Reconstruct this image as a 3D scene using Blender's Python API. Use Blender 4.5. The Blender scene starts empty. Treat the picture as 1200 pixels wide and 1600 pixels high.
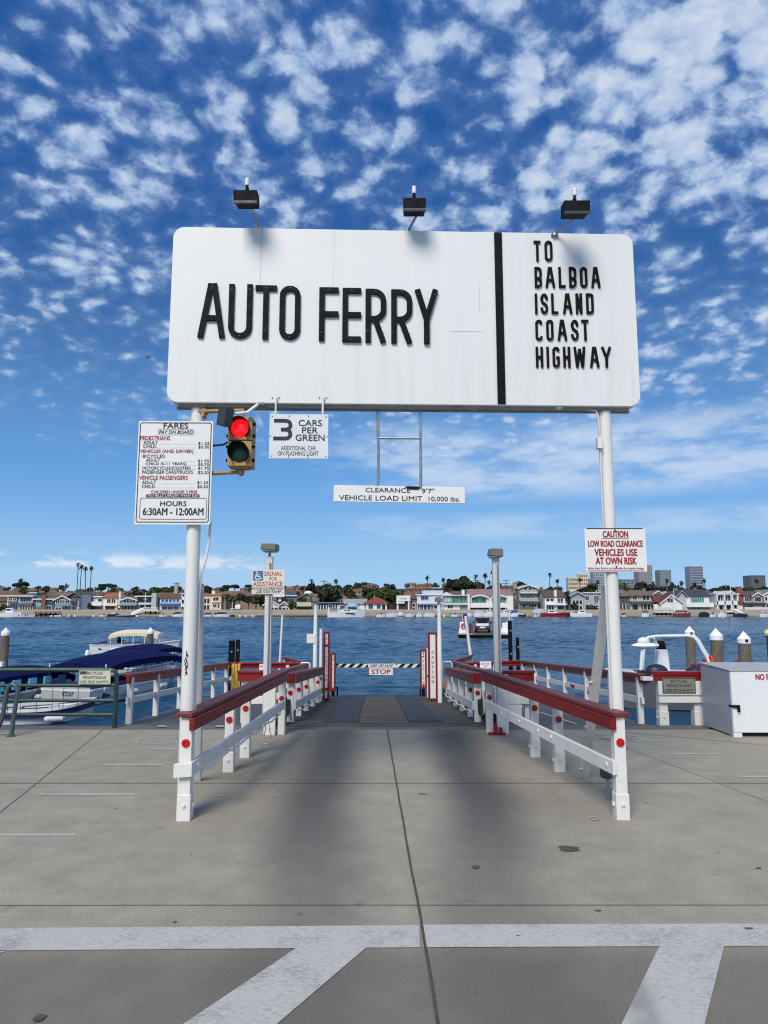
import bpy, math, random
from mathutils import Vector, Matrix
R = math.radians
rnd = random.Random(7)
scene = bpy.context.scene
COL = scene.collection

# ------------------------------------------------------------------ camera, sky, sun, exposure
FPX, PITCH, EYE = 1100.0, R(7.56), 1.8
cam_d = bpy.data.cameras.new("camera")
cam = bpy.data.objects.new("camera", cam_d)
COL.objects.link(cam)
cam.location = (0, 0, EYE)
cam.rotation_euler = (R(90) + PITCH, 0, 0)
cam_d.sensor_fit = 'VERTICAL'
cam_d.sensor_height = 36.0
cam_d.lens = 36.0 * FPX / 1600.0
cam_d.clip_start = 0.05
cam_d.clip_end = 20000
scene.camera = cam

SUN_DIR = Vector((0.24, 0.68, -0.69)).normalized()
SUN_EL = math.asin(-SUN_DIR.z)
SUN_AZ = math.atan2(-SUN_DIR.x, -SUN_DIR.y)
sun_d = bpy.data.lights.new("sun", 'SUN')
sun_d.energy = 3.2
sun_d.angle = R(26)
sun_d.color = (1.0, 0.94, 0.85)
sun = bpy.data.objects.new("sun", sun_d)
COL.objects.link(sun)
sun.rotation_euler = SUN_DIR.to_track_quat('-Z', 'Y').to_euler()
sun.location = (0, 0, 60)

scene.view_settings.view_transform = 'Standard'
scene.view_settings.look = 'None'
scene.view_settings.gamma = 1.0
scene.view_settings.exposure = 0.12
scene.cycles.max_bounces = 6
scene.cycles.pixel_filter_type = 'BLACKMAN_HARRIS'
scene.cycles.filter_width = 1.15
scene.cycles.transparent_max_bounces = 8


def lin(r, g, b):
    def c(x):
        x /= 255.0
        return x / 12.92 if x <= 0.04045 else ((x + 0.055) / 1.055) ** 2.4
    return (c(r), c(g), c(b), 1.0)


class NT:
    """short-hand for building node trees"""
    def __init__(s, tree):
        s.t = tree
        s.n = tree.nodes
        s.l = tree.links

    def new(s, kind, **kw):
        n = s.n.new(kind)
        for k, v in kw.items():
            setattr(n, k, v)
        return n

    def put(s, sock, v):
        if isinstance(v, bpy.types.NodeSocket):
            s.l.new(v, sock)
        elif isinstance(v, (tuple, list)) and hasattr(sock.default_value, '__len__'):
            n = len(sock.default_value)
            v = tuple(v)
            if len(v) < n:
                v = v + (1.0,) * (n - len(v))
            sock.default_value = v[:n]
        else:
            sock.default_value = v

    def math(s, op, a, b=0.0, c=None, clamp=False):
        n = s.new('ShaderNodeMath', operation=op)
        n.use_clamp = clamp
        s.put(n.inputs[0], a)
        s.put(n.inputs[1], b)
        if c is not None:
            s.put(n.inputs[2], c)
        return n.outputs[0]

    def vmath(s, op, a, b=(0, 0, 0)):
        n = s.new('ShaderNodeVectorMath', operation=op)
        s.put(n.inputs[0], a)
        s.put(n.inputs[1], b)
        return n.outputs[0]

    def noise(s, vec, scale, detail=3.0, rough=0.55, dist=0.0, color=False, dim='3D'):
        n = s.new('ShaderNodeTexNoise')
        n.noise_dimensions = dim
        s.put(n.inputs['Vector'], vec)
        n.inputs['Scale'].default_value = scale
        n.inputs['Detail'].default_value = detail
        n.inputs['Roughness'].default_value = rough
        n.inputs['Distortion'].default_value = dist
        return n.outputs['Color' if color else 'Fac']

    def ramp(s, v, a, b, x=0.0, y=1.0, smooth=True):
        n = s.new('ShaderNodeMapRange')
        n.interpolation_type = 'SMOOTHSTEP' if smooth else 'LINEAR'
        n.clamp = True
        s.put(n.inputs['Value'], v)
        n.inputs['From Min'].default_value = a
        n.inputs['From Max'].default_value = b
        n.inputs['To Min'].default_value = x
        n.inputs['To Max'].default_value = y
        return n.outputs[0]

    def mix(s, f, a, b, mode='MIX'):
        n = s.new('ShaderNodeMix', data_type='RGBA', blend_type=mode)
        s.put(n.inputs[0], f)
        s.put(n.inputs[6], a)
        s.put(n.inputs[7], b)
        return n.outputs[2]

    def scalev(s, vec, sc):
        n = s.new('ShaderNodeMapping')
        s.put(n.inputs['Vector'], vec)
        n.inputs['Scale'].default_value = sc
        return n.outputs[0]

    def sep(s, vec):
        n = s.new('ShaderNodeSeparateXYZ')
        s.put(n.inputs[0], vec)
        return n.outputs

    def comb(s, x, y, z):
        n = s.new('ShaderNodeCombineXYZ')
        for i, v in enumerate((x, y, z)):
            s.put(n.inputs[i], v)
        return n.outputs[0]

    def bump(s, h, strength=0.3, dist=0.01):
        n = s.new('ShaderNodeBump')
        n.inputs['Strength'].default_value = strength
        n.inputs['Distance'].default_value = dist
        s.put(n.inputs['Height'], h)
        return n.outputs[0]


# ---- sky: Nishita air, a sheet of broken high cloud projected on a plane overhead, low banks near the horizon
world = bpy.data.worlds.new("World")
scene.world = world
world.use_nodes = True
w = NT(world.node_tree)
w.n.clear()
SKY = 0.1
EXPO = 1.087
sky = w.new('ShaderNodeTexSky', sky_type='NISHITA')
sky.sun_disc = False
sky.sun_elevation = SUN_EL
sky.sun_rotation = SUN_AZ % (2 * math.pi)
sky.altitude = 0
sky.air_density = 1.0
sky.dust_density = 0.6
sky.ozone_density = 2.0
hs = w.new('ShaderNodeHueSaturation')
hs.inputs['Hue'].default_value = 0.505
hs.inputs['Saturation'].default_value = 1.28
hs.inputs['Value'].default_value = 1.0
w.put(hs.inputs['Color'], sky.outputs[0])
tc = w.new('ShaderNodeTexCoord')
dirv = tc.outputs['Generated']
dx, dy, dz = w.sep(dirv)
dzc = w.math('MAXIMUM', dz, 0.0)
inv = w.math('DIVIDE', 1.0, w.math('ADD', dzc, 0.30))
ux = w.math('MULTIPLY', dx, inv)
uy = w.math('MULTIPLY', dy, inv)
uv = w.comb(ux, uy, 0.0)
# cover: how much of the sky each region holds; puffs: clumps of altocumulus with ragged edges
warp = w.vmath('SCALE', w.vmath('SUBTRACT', w.noise(uv, 9.0, 4, 0.6, color=True), (0.5, 0.5, 0.5)))
warp.node.inputs['Scale'].default_value = 0.050
uvw = w.vmath('ADD', uv, warp)
cover = w.noise(w.vmath('ADD', uv, (4.1, 1.7, 0.0)), 2.6, 2.0, 0.5)


def cells(scale, off, sm=0.35):
    vo = w.new('ShaderNodeTexVoronoi', feature='SMOOTH_F1', voronoi_dimensions='2D')
    w.put(vo.inputs['Vector'], w.vmath('ADD', uvw, off))
    vo.inputs['Scale'].default_value = scale
    vo.inputs['Smoothness'].default_value = sm
    return vo.outputs['Distance']


puff_v = w.vmath('ADD', uvw, (0.3, 5.2, 0.0))
fbm = w.noise(puff_v, 25.0, 7.0, 0.60)
big = cells(11.5, (1.3, 0.4, 0.0))
sml = cells(25.0, (5.3, 2.4, 0.0))
dens = w.math('ADD', w.math('MULTIPLY', big, -0.66), w.math('MULTIPLY', sml, -0.52))
dens = w.math('ADD', dens, w.math('MULTIPLY', w.math('SUBTRACT', fbm, 0.5), 1.30))
dens = w.math('ADD', dens, w.math('MULTIPLY', w.math('SUBTRACT', cover, 0.5), 0.85))
dens = w.math('ADD', dens, w.math('MULTIPLY', dx, 0.26))
dens = w.math('ADD', dens, w.ramp(dz, 0.22, 0.56, 0.38, 0.60, False))
mask = w.math('ADD', w.ramp(dens, -0.05, 0.40, 0.0, 0.82), w.ramp(dens, -0.36, 0.02, 0.0, 0.08))
mask = w.math('MULTIPLY', mask, w.ramp(dz, 0.17, 0.24))
# smooth veil on the right above the hills
az = w.math('ARCTAN2', dx, dy)
veil_v = w.comb(w.math('MULTIPLY', az, 7.0), w.math('MULTIPLY', dz, 24.0), 0.0)
veil_n = w.noise(veil_v, 1.3, 7.0, 0.60)
veil_band = w.math('MULTIPLY', w.ramp(dz, 0.135, 0.17), w.ramp(dz, 0.265, 0.225))
veil_band2 = w.math('MULTIPLY', w.ramp(dz, 0.085, 0.105), w.math('MULTIPLY', w.ramp(dz, 0.135, 0.115), 0.6))
veil = w.math('ADD', veil_band, veil_band2)
veil = w.math('MULTIPLY', veil, w.ramp(w.math('ADD', az, w.math('MULTIPLY', veil_n, 0.3)), 0.05, 0.24))
veil = w.math('MULTIPLY', veil, w.ramp(veil_n, 0.34, 0.60, 0.10, 0.72))
# a low bank of small cumulus just over the horizon
low_v = w.comb(w.math('MULTIPLY', az, 24.0), w.math('MULTIPLY', dz, 70.0), 0.0)
low_n = w.noise(low_v, 1.0, 5.0, 0.6)
low_c = w.noise(w.comb(w.math('MULTIPLY', az, 5.0), 3.0, 0.0), 1.0, 1.0, 0.5)
low_band = w.math('MULTIPLY', w.ramp(dz, 0.046, 0.054), w.ramp(dz, 0.074, 0.058))
low = w.math('MULTIPLY', low_band, w.ramp(w.math('ADD', low_n, w.math('SUBTRACT', low_c, 0.55)), 0.36, 0.56))
low = w.math('MULTIPLY', low, w.ramp(az, -0.1, -0.24, 0.0, 0.85))
low_base = w.math('MULTIPLY', w.math('MULTIPLY', w.ramp(dz, 0.0, 0.03), w.ramp(dz, 0.06, 0.045)), w.ramp(az, 0.0, -0.25, 0.0, 0.22))
# cloud colour: bright where thick toward the sun, blue-grey in the thin parts
cl_col = w.mix(w.math('ADD', w.ramp(dens, 0.10, 0.70, 0.0, 0.75), w.ramp(w.noise(puff_v, 38.0, 4.0, 0.6), 0.35, 0.65, -0.12, 0.25)), lin(156, 186, 226), lin(216, 226, 242))
cl_low = lin(225, 234, 246)
clear = w.mix(w.ramp(dz, 0.0, 0.42, 0.95, 0.0), hs.outputs[0], w.mix(w.ramp(dz, 0.0, 0.20), tuple(c / SKY / EXPO for c in lin(160, 204, 242)[:3]), tuple(c / SKY / EXPO for c in lin(84, 156, 230)[:3])))
deep = w.mix(w.ramp(dz, 0.16, 0.60, 0.0, 0.75), clear, tuple(c / SKY / EXPO for c in lin(32, 88, 164)[:3]))


def bright(col):
    return w.mix(1.0, col, (1 / SKY / EXPO, 1 / SKY / EXPO, 1 / SKY / EXPO, 1), 'MULTIPLY')


c0 = w.mix(mask, deep, bright(cl_col))
c1 = w.mix(veil, c0, bright(lin(206, 222, 243)))
c2 = w.mix(low_base, c1, tuple(c / SKY / EXPO for c in lin(190, 212, 235)[:3]))
c3 = w.mix(low, c2, tuple(c / SKY / EXPO for c in cl_low[:3]))
bg = w.new('ShaderNodeBackground')
bg.inputs['Strength'].default_value = SKY
w.put(bg.inputs['Color'], c3)
wo = w.new('ShaderNodeOutputWorld')
w.l.new(bg.outputs[0], wo.inputs[0])


# ------------------------------------------------------------------ pixel rays -> real points (1200 x 1600 photo)
def ray(px, py):
    u, v = (px - 600) / FPX, (800 - py) / FPX
    c, s = math.cos(PITCH), math.sin(PITCH)
    return Vector((u, c - v * s, s + v * c))


def G(px, py, z=0.0):
    d = ray(px, py)
    return Vector((0, 0, EYE)) + d * ((z - EYE) / d.z)


def YP(px, py, y):
    d = ray(px, py)
    return Vector((0, 0, EYE)) + d * (y / d.y)


SLOPE, HINGE = 0.07, 10.95


def RP(px, py):
    d = ray(px, py)
    t = (-EYE + SLOPE * HINGE) / (d.z + SLOPE * d.y)
    return Vector((0, 0, EYE)) + d * t


def ramp_z(y):
    return -(y - HINGE) * SLOPE if y > HINGE else 0.0


# ------------------------------------------------------------------ materials
MATS = {}


def material(name):
    m = bpy.data.materials.new(name)
    m.use_nodes = True
    t = NT(m.node_tree)
    b = m.node_tree.nodes['Principled BSDF']
    return m, t, b


def paint(name, col, rough=0.5, var=0.10, scale=6.0, dirt=0.0, dirt_col=(0.12, 0.10, 0.08), bump=0.0, metal=0.0, streak=False, spec=0.5):
    if name in MATS:
        return MATS[name]
    m, t, b = material(name)
    tcn = t.new('ShaderNodeTexCoord')
    v = tcn.outputs['Object']
    if streak:
        v2 = t.scalev(v, (5.0, 5.0, 0.35))
    else:
        v2 = v
    n = t.noise(v2, scale, 4, 0.6)
    f = t.ramp(n, 0.25, 0.75, 1 - var, 1 + var, smooth=False)
    base = t.mix(1.0, col[:3], t.comb(f, f, f), 'MULTIPLY')
    if dirt > 0:
        dn = t.noise(v2, scale * 0.45, 6, 0.65)
        base = t.mix(t.ramp(dn, 0.52, 0.78, 0.0, dirt), base, dirt_col)
        if dirt > 0.2:
            ch = t.noise(v2, scale * 5.5, 6, 0.7)
            base = t.mix(t.ramp(ch, 0.66, 0.70, 0.0, 0.55), base, dirt_col)
    t.put(b.inputs['Base Color'], base)
    t.put(b.inputs['Roughness'], t.ramp(t.noise(v, scale * 2.3, 3), 0.3, 0.7, max(0.02, rough - 0.1), min(1, rough + 0.1)))
    b.inputs['Metallic'].default_value = metal
    b.inputs['Specular IOR Level'].default_value = spec
    if bump > 0:
        t.put(b.inputs['Normal'], t.bump(t.noise(v, scale * 6, 4), bump, 0.004))
    MATS[name] = m
    return m


def wood(name, col, col2, along='x', rough=0.55, var=0.25, spec=0.4):
    if name in MATS:
        return MATS[name]
    m, t, b = material(name)
    v = t.new('ShaderNodeTexCoord').outputs['Object']
    sc = {'x': (1.2, 18, 18), 'y': (18, 1.2, 18), 'z': (18, 18, 1.2)}[along]
    n = t.noise(t.scalev(v, sc), 1.6, 5, 0.6, 0.4)
    n2 = t.noise(v, 3.0, 3)
    base = t.mix(t.ramp(n, 0.3, 0.7), col, col2)
    base = t.mix(t.ramp(n2, 0.45, 0.75, 0, var), base, tuple(c * 0.55 for c in col[:3]))
    chip = t.noise(t.scalev(v, tuple(max(4.0, q * .8) for q in sc)), 2.2, 6, 0.7)
    base = t.mix(t.ramp(chip, 0.635, 0.67, 0, 0.75), base, tuple(min(1, c * 1.25 + 0.07) for c in col[:3]))
    t.put(b.inputs['Base Color'], base)
    b.inputs['Roughness'].default_value = rough
    b.inputs['Specular IOR Level'].default_value = spec
    t.put(b.inputs['Normal'], t.bump(n, 0.35, 0.005))
    MATS[name] = m
    return m


def glow(name, col, strength):
    m, t, b = material(name)
    t.put(b.inputs['Base Color'], col)
    t.put(b.inputs['Emission Color'], col)
    b.inputs['Emission Strength'].default_value = strength
    b.inputs['Roughness'].default_value = 0.3
    MATS[name] = m
    return m


def glass(name, col, rough=0.08):
    if name in MATS:
        return MATS[name]
    m, t, b = material(name)
    v = t.new('ShaderNodeTexCoord').outputs['Object']
    n = t.noise(v, 0.9, 2)
    t.put(b.inputs['Base Color'], t.mix(t.ramp(n, 0.35, 0.65), col, tuple(min(1, c * 2.4 + 0.006) for c in col[:3])))
    b.inputs['Roughness'].default_value = rough
    b.inputs['Specular IOR Level'].default_value = 0.3
    MATS[name] = m
    return m


WHITE = paint("white_paint", (0.70, 0.685, 0.645, 1), 0.5, 0.06, 5, 0.34, (0.36, 0.34, 0.30), 0.12)
WHITE_POLE = paint("white_pole_paint", (0.71, 0.695, 0.66, 1), 0.42, 0.04, 3, 0.22, (0.45, 0.42, 0.37), 0.06)
SIGNWHITE = paint("sign_white", (0.74, 0.73, 0.70, 1), 0.4, 0.03, 4, 0.05, (0.5, 0.5, 0.48))
GREYWHITE = paint("weathered_white_post", (0.58, 0.58, 0.56, 1), 0.6, 0.10, 8, 0.35, (0.30, 0.29, 0.26), 0.2, streak=True)
RED = wood("red_rail_paint", lin(138, 27, 18), lin(108, 20, 14), 'y', 0.42, 0.35)
REDX = wood("red_rail_paint_across", lin(140, 20, 17), lin(118, 16, 14), 'x', 0.42, 0.25)
REDTOP = wood("faded_sky_lit_red_rail_top", lin(116, 48, 43), lin(94, 39, 36), 'y', 0.5, 0.3)  # sky reflection on the rail tops put into the weathered red
REFLECT = paint("red_reflector", lin(178, 12, 12), 0.25, 0.06, 30)
BLACK = paint("black_paint", (0.007, 0.007, 0.009, 1), 0.7, 0.2, 8, spec=0.15)
LETTER = paint("black_letter", (0.0045, 0.0052, 0.0075, 1), 0.6, 0.25, 7, 0.10, (0.03, 0.03, 0.034), spec=0.12)
INK = paint("black_ink", (0.012, 0.012, 0.012, 1), 0.6, 0.1, 8)
REDINK = paint("red_ink", lin(150, 14, 18), 0.6, 0.1, 8)
FADEDRED = paint("faded_red_ink", lin(168, 70, 58), 0.6, 0.1, 8)
FADEDINK = paint("faded_black_ink", lin(52, 52, 48), 0.6, 0.2, 8)
GREYINK = paint("grey_ink", (0.35, 0.35, 0.36, 1), 0.6, 0.1, 8)
WHITEINK = paint("white_ink", (0.75, 0.75, 0.75, 1), 0.6, 0.05, 8)
BLUEINK = paint("blue_ink", lin(72, 104, 150), 0.6, 0.15, 12)
TAN = paint("signal_tan", lin(168, 132, 80), 0.5, 0.14, 9, 0.45, (0.13, 0.075, 0.03), 0.15)
DARKGREY = paint("dark_grey_metal", lin(52, 55, 60), 0.5, 0.12, 6)
STEEL = paint("galvanised_steel", (0.30, 0.31, 0.32, 1), 0.4, 0.15, 12, 0.2, (0.12, 0.10, 0.08), 0, 0.6)
RUSTSTEEL = paint("stained_steel", (0.28, 0.27, 0.25, 1), 0.5, 0.2, 7, 0.5, (0.10, 0.07, 0.04), 0, 0.3)
GREEN = paint("dark_green_pipe", lin(30, 58, 52), 0.35, 0.15, 8, 0.2, (0.05, 0.05, 0.05))
GREYPIPE = paint("grey_green_pipe", lin(66, 80, 86), 0.4, 0.12, 8)
YELLOW = paint("yellow_paint", lin(206, 168, 62), 0.5, 0.12, 6, 0.3, (0.25, 0.19, 0.07))
NAVY = paint("navy_canvas", (0.0035, 0.0065, 0.060, 1), 0.95, 0.3, 2.0, spec=0.15)
NAVYTRIM = paint("navy_trim", lin(28, 34, 84), 0.35, 0.1, 5)
CREAMCLOTH = paint("cream_canvas", lin(216, 204, 172), 0.85, 0.06, 2.0)
GEL = paint("white_gelcoat", (0.72, 0.73, 0.74, 1), 0.28, 0.04, 2, 0.15, (0.4, 0.4, 0.38))
GREYGEL = paint("grey_gelcoat", (0.40, 0.42, 0.43, 1), 0.3, 0.06, 2)
CYAN = paint("cyan_canvas", lin(120, 200, 225), 0.7, 0.1, 2)
DARKWOODPILE = wood("pile_wood", lin(122, 112, 98), lin(84, 77, 68), 'z', 0.85, 0.5)
BLACKPILE = paint("black_pile", (0.006, 0.005, 0.006, 1), 0.8, 0.3, 4, spec=0.12)
PILECAP = paint("pile_cap_plastic", (0.8, 0.81, 0.82, 1), 0.4, 0.03, 3)
DOCKWOOD = wood("dock_wood", lin(140, 116, 90), lin(104, 84, 64), 'x', 0.8, 0.4)
GLASSD = glass("dark_glass", (0.010, 0.013, 0.018, 1))
GLASSB = glass("blue_glass", lin(42, 62, 92))
GLASSG = glass("green_glass", lin(58, 96, 84))
RUBBER = paint("black_rubber", (0.012, 0.012, 0.012, 1), 0.8, 0.2, 6)


# ------------------------------------------------------------------ mesh builder
ORG = {}


class MB:
    def __init__(s):
        s.v, s.f, s.mi = [], [], []

    def add(s, vs, fs, mi=0):
        o = len(s.v)
        s.v += [Vector(p) for p in vs]
        s.f += [tuple(i + o for i in f) for f in fs]
        s.mi += [mi] * len(fs)
        return s

    def hexa(s, p, mi=0):  # 4 bottom (ccw from above) then 4 top
        return s.add(p, [(0, 3, 2, 1), (4, 5, 6, 7), (0, 1, 5, 4), (1, 2, 6, 5), (2, 3, 7, 6), (3, 0, 4, 7)], mi)

    def bx(s, x0, x1, y0, y1, z0, z1, mi=0):
        return s.hexa([(x0, y0, z0), (x1, y0, z0), (x1, y1, z0), (x0, y1, z0), (x0, y0, z1), (x1, y0, z1), (x1, y1, z1), (x0, y1, z1)], mi)

    def obox(s, c, ax, ay, az, mi=0):  # centre and three half-axis vectors
        c, ax, ay, az = Vector(c), Vector(ax), Vector(ay), Vector(az)
        b = [c - ax - ay - az, c + ax - ay - az, c + ax + ay - az, c - ax + ay - az]
        return s.hexa(b + [p + 2 * az for p in b], mi)

    def beam(s, a, b, w, h, so=0.0, uo=0.0, up=(0, 0, 1), mi=0):
        a, b, up = Vector(a), Vector(b), Vector(up)
        d = (b - a).normalized()
        side = d.cross(up).normalized()
        u = side.cross(d).normalized()
        off = side * so + u * uo
        hw, hh = side * (w / 2), u * (h / 2)
        A, B = a + off, b + off
        return s.hexa([A - hw - hh, A + hw - hh, B + hw - hh, B - hw - hh, A - hw + hh, A + hw + hh, B + hw + hh, B - hw + hh], mi)

    def prism(s, poly, vec, mi=0):
        n = len(poly)
        poly = [Vector(p) for p in poly]
        vec = Vector(vec)
        return s.add(poly + [p + vec for p in poly], [tuple(range(n - 1, -1, -1)), tuple(range(n, 2 * n))] + [(i, (i + 1) % n, n + (i + 1) % n, n + i) for i in range(n)], mi)

    def tube(s, pts, r, n=10, mi=0, caps=True):
        pts = [Vector(p) for p in pts]
        rs = r if isinstance(r, (list, tuple)) else [r] * len(pts)
        t0 = (pts[1] - pts[0]).normalized()
        ref = Vector((0, 0, 1)) if abs(t0.z) < 0.9 else Vector((0, 1, 0))
        u = t0.cross(ref).normalized()
        vs = []
        for i, p in enumerate(pts):
            if i == 0:
                t = t0
            elif i == len(pts) - 1:
                t = (pts[i] - pts[i - 1]).normalized()
            else:
                t = ((pts[i + 1] - p).normalized() + (p - pts[i - 1]).normalized()).normalized()
            u = (u - t * u.dot(t)).normalized()
            v = t.cross(u)
            for k in range(n):
                a = 2 * math.pi * k / n
                vs.append(p + (u * math.cos(a) + v * math.sin(a)) * rs[i])
        fs = []
        for i in range(len(pts) - 1):
            for k in range(n):
                k2 = (k + 1) % n
                fs.append((i * n + k, i * n + k2, (i + 1) * n + k2, (i + 1) * n + k))
        if caps:
            fs.append(tuple(range(n - 1, -1, -1)))
            fs.append(tuple(range((len(pts) - 1) * n, len(pts) * n)))
        return s.add(vs, fs, mi)

    def lathe(s, c, prof, n=16, mi=0, axis='z'):
        c = Vector(c)
        vs, fs = [], []
        for r, h in prof:
            for k in range(n):
                a = 2 * math.pi * k / n
                p = (r * math.cos(a), r * math.sin(a), h)
                if axis == 'y':
                    p = (r * math.cos(a), -h, r * math.sin(a))
                vs.append(c + Vector(p))
        for i in range(len(prof) - 1):
            for k in range(n):
                k2 = (k + 1) % n
                fs.append((i * n + k, i * n + k2, (i + 1) * n + k2, (i + 1) * n + k))
        fs.append(tuple(range(n - 1, -1, -1)))
        fs.append(tuple(range((len(prof) - 1) * n, len(prof) * n)))
        return s.add(vs, fs, mi)

    def sphere(s, c, rx, ry, rz, n=12, m=7, mi=0):
        c = Vector(c)
        vs, fs = [c + Vector((0, 0, -rz))], []
        for i in range(1, m):
            a = -math.pi / 2 + math.pi * i / m
            for k in range(n):
                b = 2 * math.pi * k / n
                vs.append(c + Vector((rx * math.cos(a) * math.cos(b), ry * math.cos(a) * math.sin(b), rz * math.sin(a))))
        vs.append(c + Vector((0, 0, rz)))
        for k in range(n):
            fs.append((0, 1 + (k + 1) % n, 1 + k))
        for i in range(m - 2):
            for k in range(n):
                k2 = (k + 1) % n
                fs.append((1 + i * n + k, 1 + i * n + k2, 1 + (i + 1) * n + k2, 1 + (i + 1) * n + k))
        t = len(vs) - 1
        for k in range(n):
            fs.append((t, 1 + (m - 2) * n + k, 1 + (m - 2) * n + (k + 1) % n))
        return s.add(vs, fs, mi)

    def loft(s, rings, mi=0, close=True, cap0=True, cap1=True):
        n = len(rings[0])
        vs = [Vector(p) for r in rings for p in r]
        fs = []
        for i in range(len(rings) - 1):
            for k in range(n if close else n - 1):
                k2 = (k + 1) % n
                fs.append((i * n + k, i * n + k2, (i + 1) * n + k2, (i + 1) * n + k))
        if close and cap0:
            fs.append(tuple(range(n - 1, -1, -1)))
        if close and cap1:
            fs.append(tuple(range((len(rings) - 1) * n, len(rings) * n)))
        return s.add(vs, fs, mi)

    def build(s, name, mats, parent=None, label=None, smooth=False, bevel=0.0, fix=True):
        if not isinstance(mats, (list, tuple)):
            mats = [mats]
        off = ORG.get(parent.name, Vector((0, 0, 0))) if parent else Vector((0, 0, 0))
        me = bpy.data.meshes.new(name)
        me.from_pydata([tuple(p - off) for p in s.v], [], s.f)
        for m in mats:
            me.materials.append(m)
        me.polygons.foreach_set('material_index', s.mi)
        if fix:
            import bmesh
            bm = bmesh.new()
            bm.from_mesh(me)
            bmesh.ops.recalc_face_normals(bm, faces=bm.faces[:])
            bm.to_mesh(me)
            bm.free()
        if smooth:
            me.polygons.foreach_set('use_smooth', [True] * len(me.polygons))
            try:
                me.set_sharp_from_angle(angle=R(38))
            except Exception:
                pass
        me.update()
        o = bpy.data.objects.new(name, me)
        COL.objects.link(o)
        if parent:
            o.parent = parent
            ORG[o.name] = off
        if label:
            o['label'] = label
        if bevel > 0:
            md = o.modifiers.new("edge", 'BEVEL')
            md.width = bevel
            md.segments = 2
            md.limit_method = 'ANGLE'
            md.angle_limit = R(40)
        return o


def tag(o, label, cat, group=None):
    o['label'] = label
    o['category'] = cat
    if group:
        o['group'] = group
    return o


def thing(name, label, cat, loc=(0, 0, 0), group=None, rz=0.0, local=False):
    o = bpy.data.objects.new(name, None)
    COL.objects.link(o)
    o.location = loc
    o.rotation_euler = (0, 0, rz)
    o.empty_display_size = 0.2
    ORG[o.name] = Vector((0, 0, 0)) if local else Vector(loc)
    return tag(o, label, cat, group)


def struct(o, kind='structure'):
    o['kind'] = kind
    return o


def copy_tree(o, loc=None, rz=None, label=None, group=None, scale=None):
    kids = {}
    for ob in bpy.data.objects:
        if ob.parent:
            kids.setdefault(ob.parent.name, []).append(ob)

    def rec(src, par):
        c = src.copy()
        COL.objects.link(c)
        if par:
            c.parent = par
        for k in kids.get(src.name, []):
            rec(k, c)
        return c
    r = rec(o, None)
    if loc is not None:
        r.location = loc
    if rz is not None:
        r.rotation_euler = (0, 0, rz)
    if scale is not None:
        r.scale = scale if isinstance(scale, (tuple, list)) else (scale,) * 3
    if label:
        r['label'] = label
    if group:
        r['group'] = group
    return r


# ------------------------------------------------------------------ lettering
_TXT = {}


def text_shape(s, bold=0.0, shear=0.0):
    key = (s, bold, shear)
    if key in _TXT:
        return _TXT[key]
    cu = bpy.data.curves.new("lettering", 'FONT')
    cu.body = s
    cu.offset = bold
    cu.shear = shear
    cu.resolution_u = 3
    ob = bpy.data.objects.new("lettering", cu)
    COL.objects.link(ob)
    dg = bpy.context.evaluated_depsgraph_get()
    me = ob.evaluated_get(dg).to_mesh()
    vs = [(v.co.x, v.co.y) for v in me.vertices]
    fs = [tuple(p.vertices) for p in me.polygons]
    ob.evaluated_get(dg).to_mesh_clear()
    bpy.data.objects.remove(ob)
    bpy.data.curves.remove(cu)
    x0, x1 = min(v[0] for v in vs), max(v[0] for v in vs)
    y0, y1 = min(v[1] for v in vs), max(v[1] for v in vs)
    vs = [((x - x0) / (x1 - x0), (y - y0) / (y1 - y0)) for x, y in vs]
    _TXT[key] = (vs, fs)
    return _TXT[key]


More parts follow.
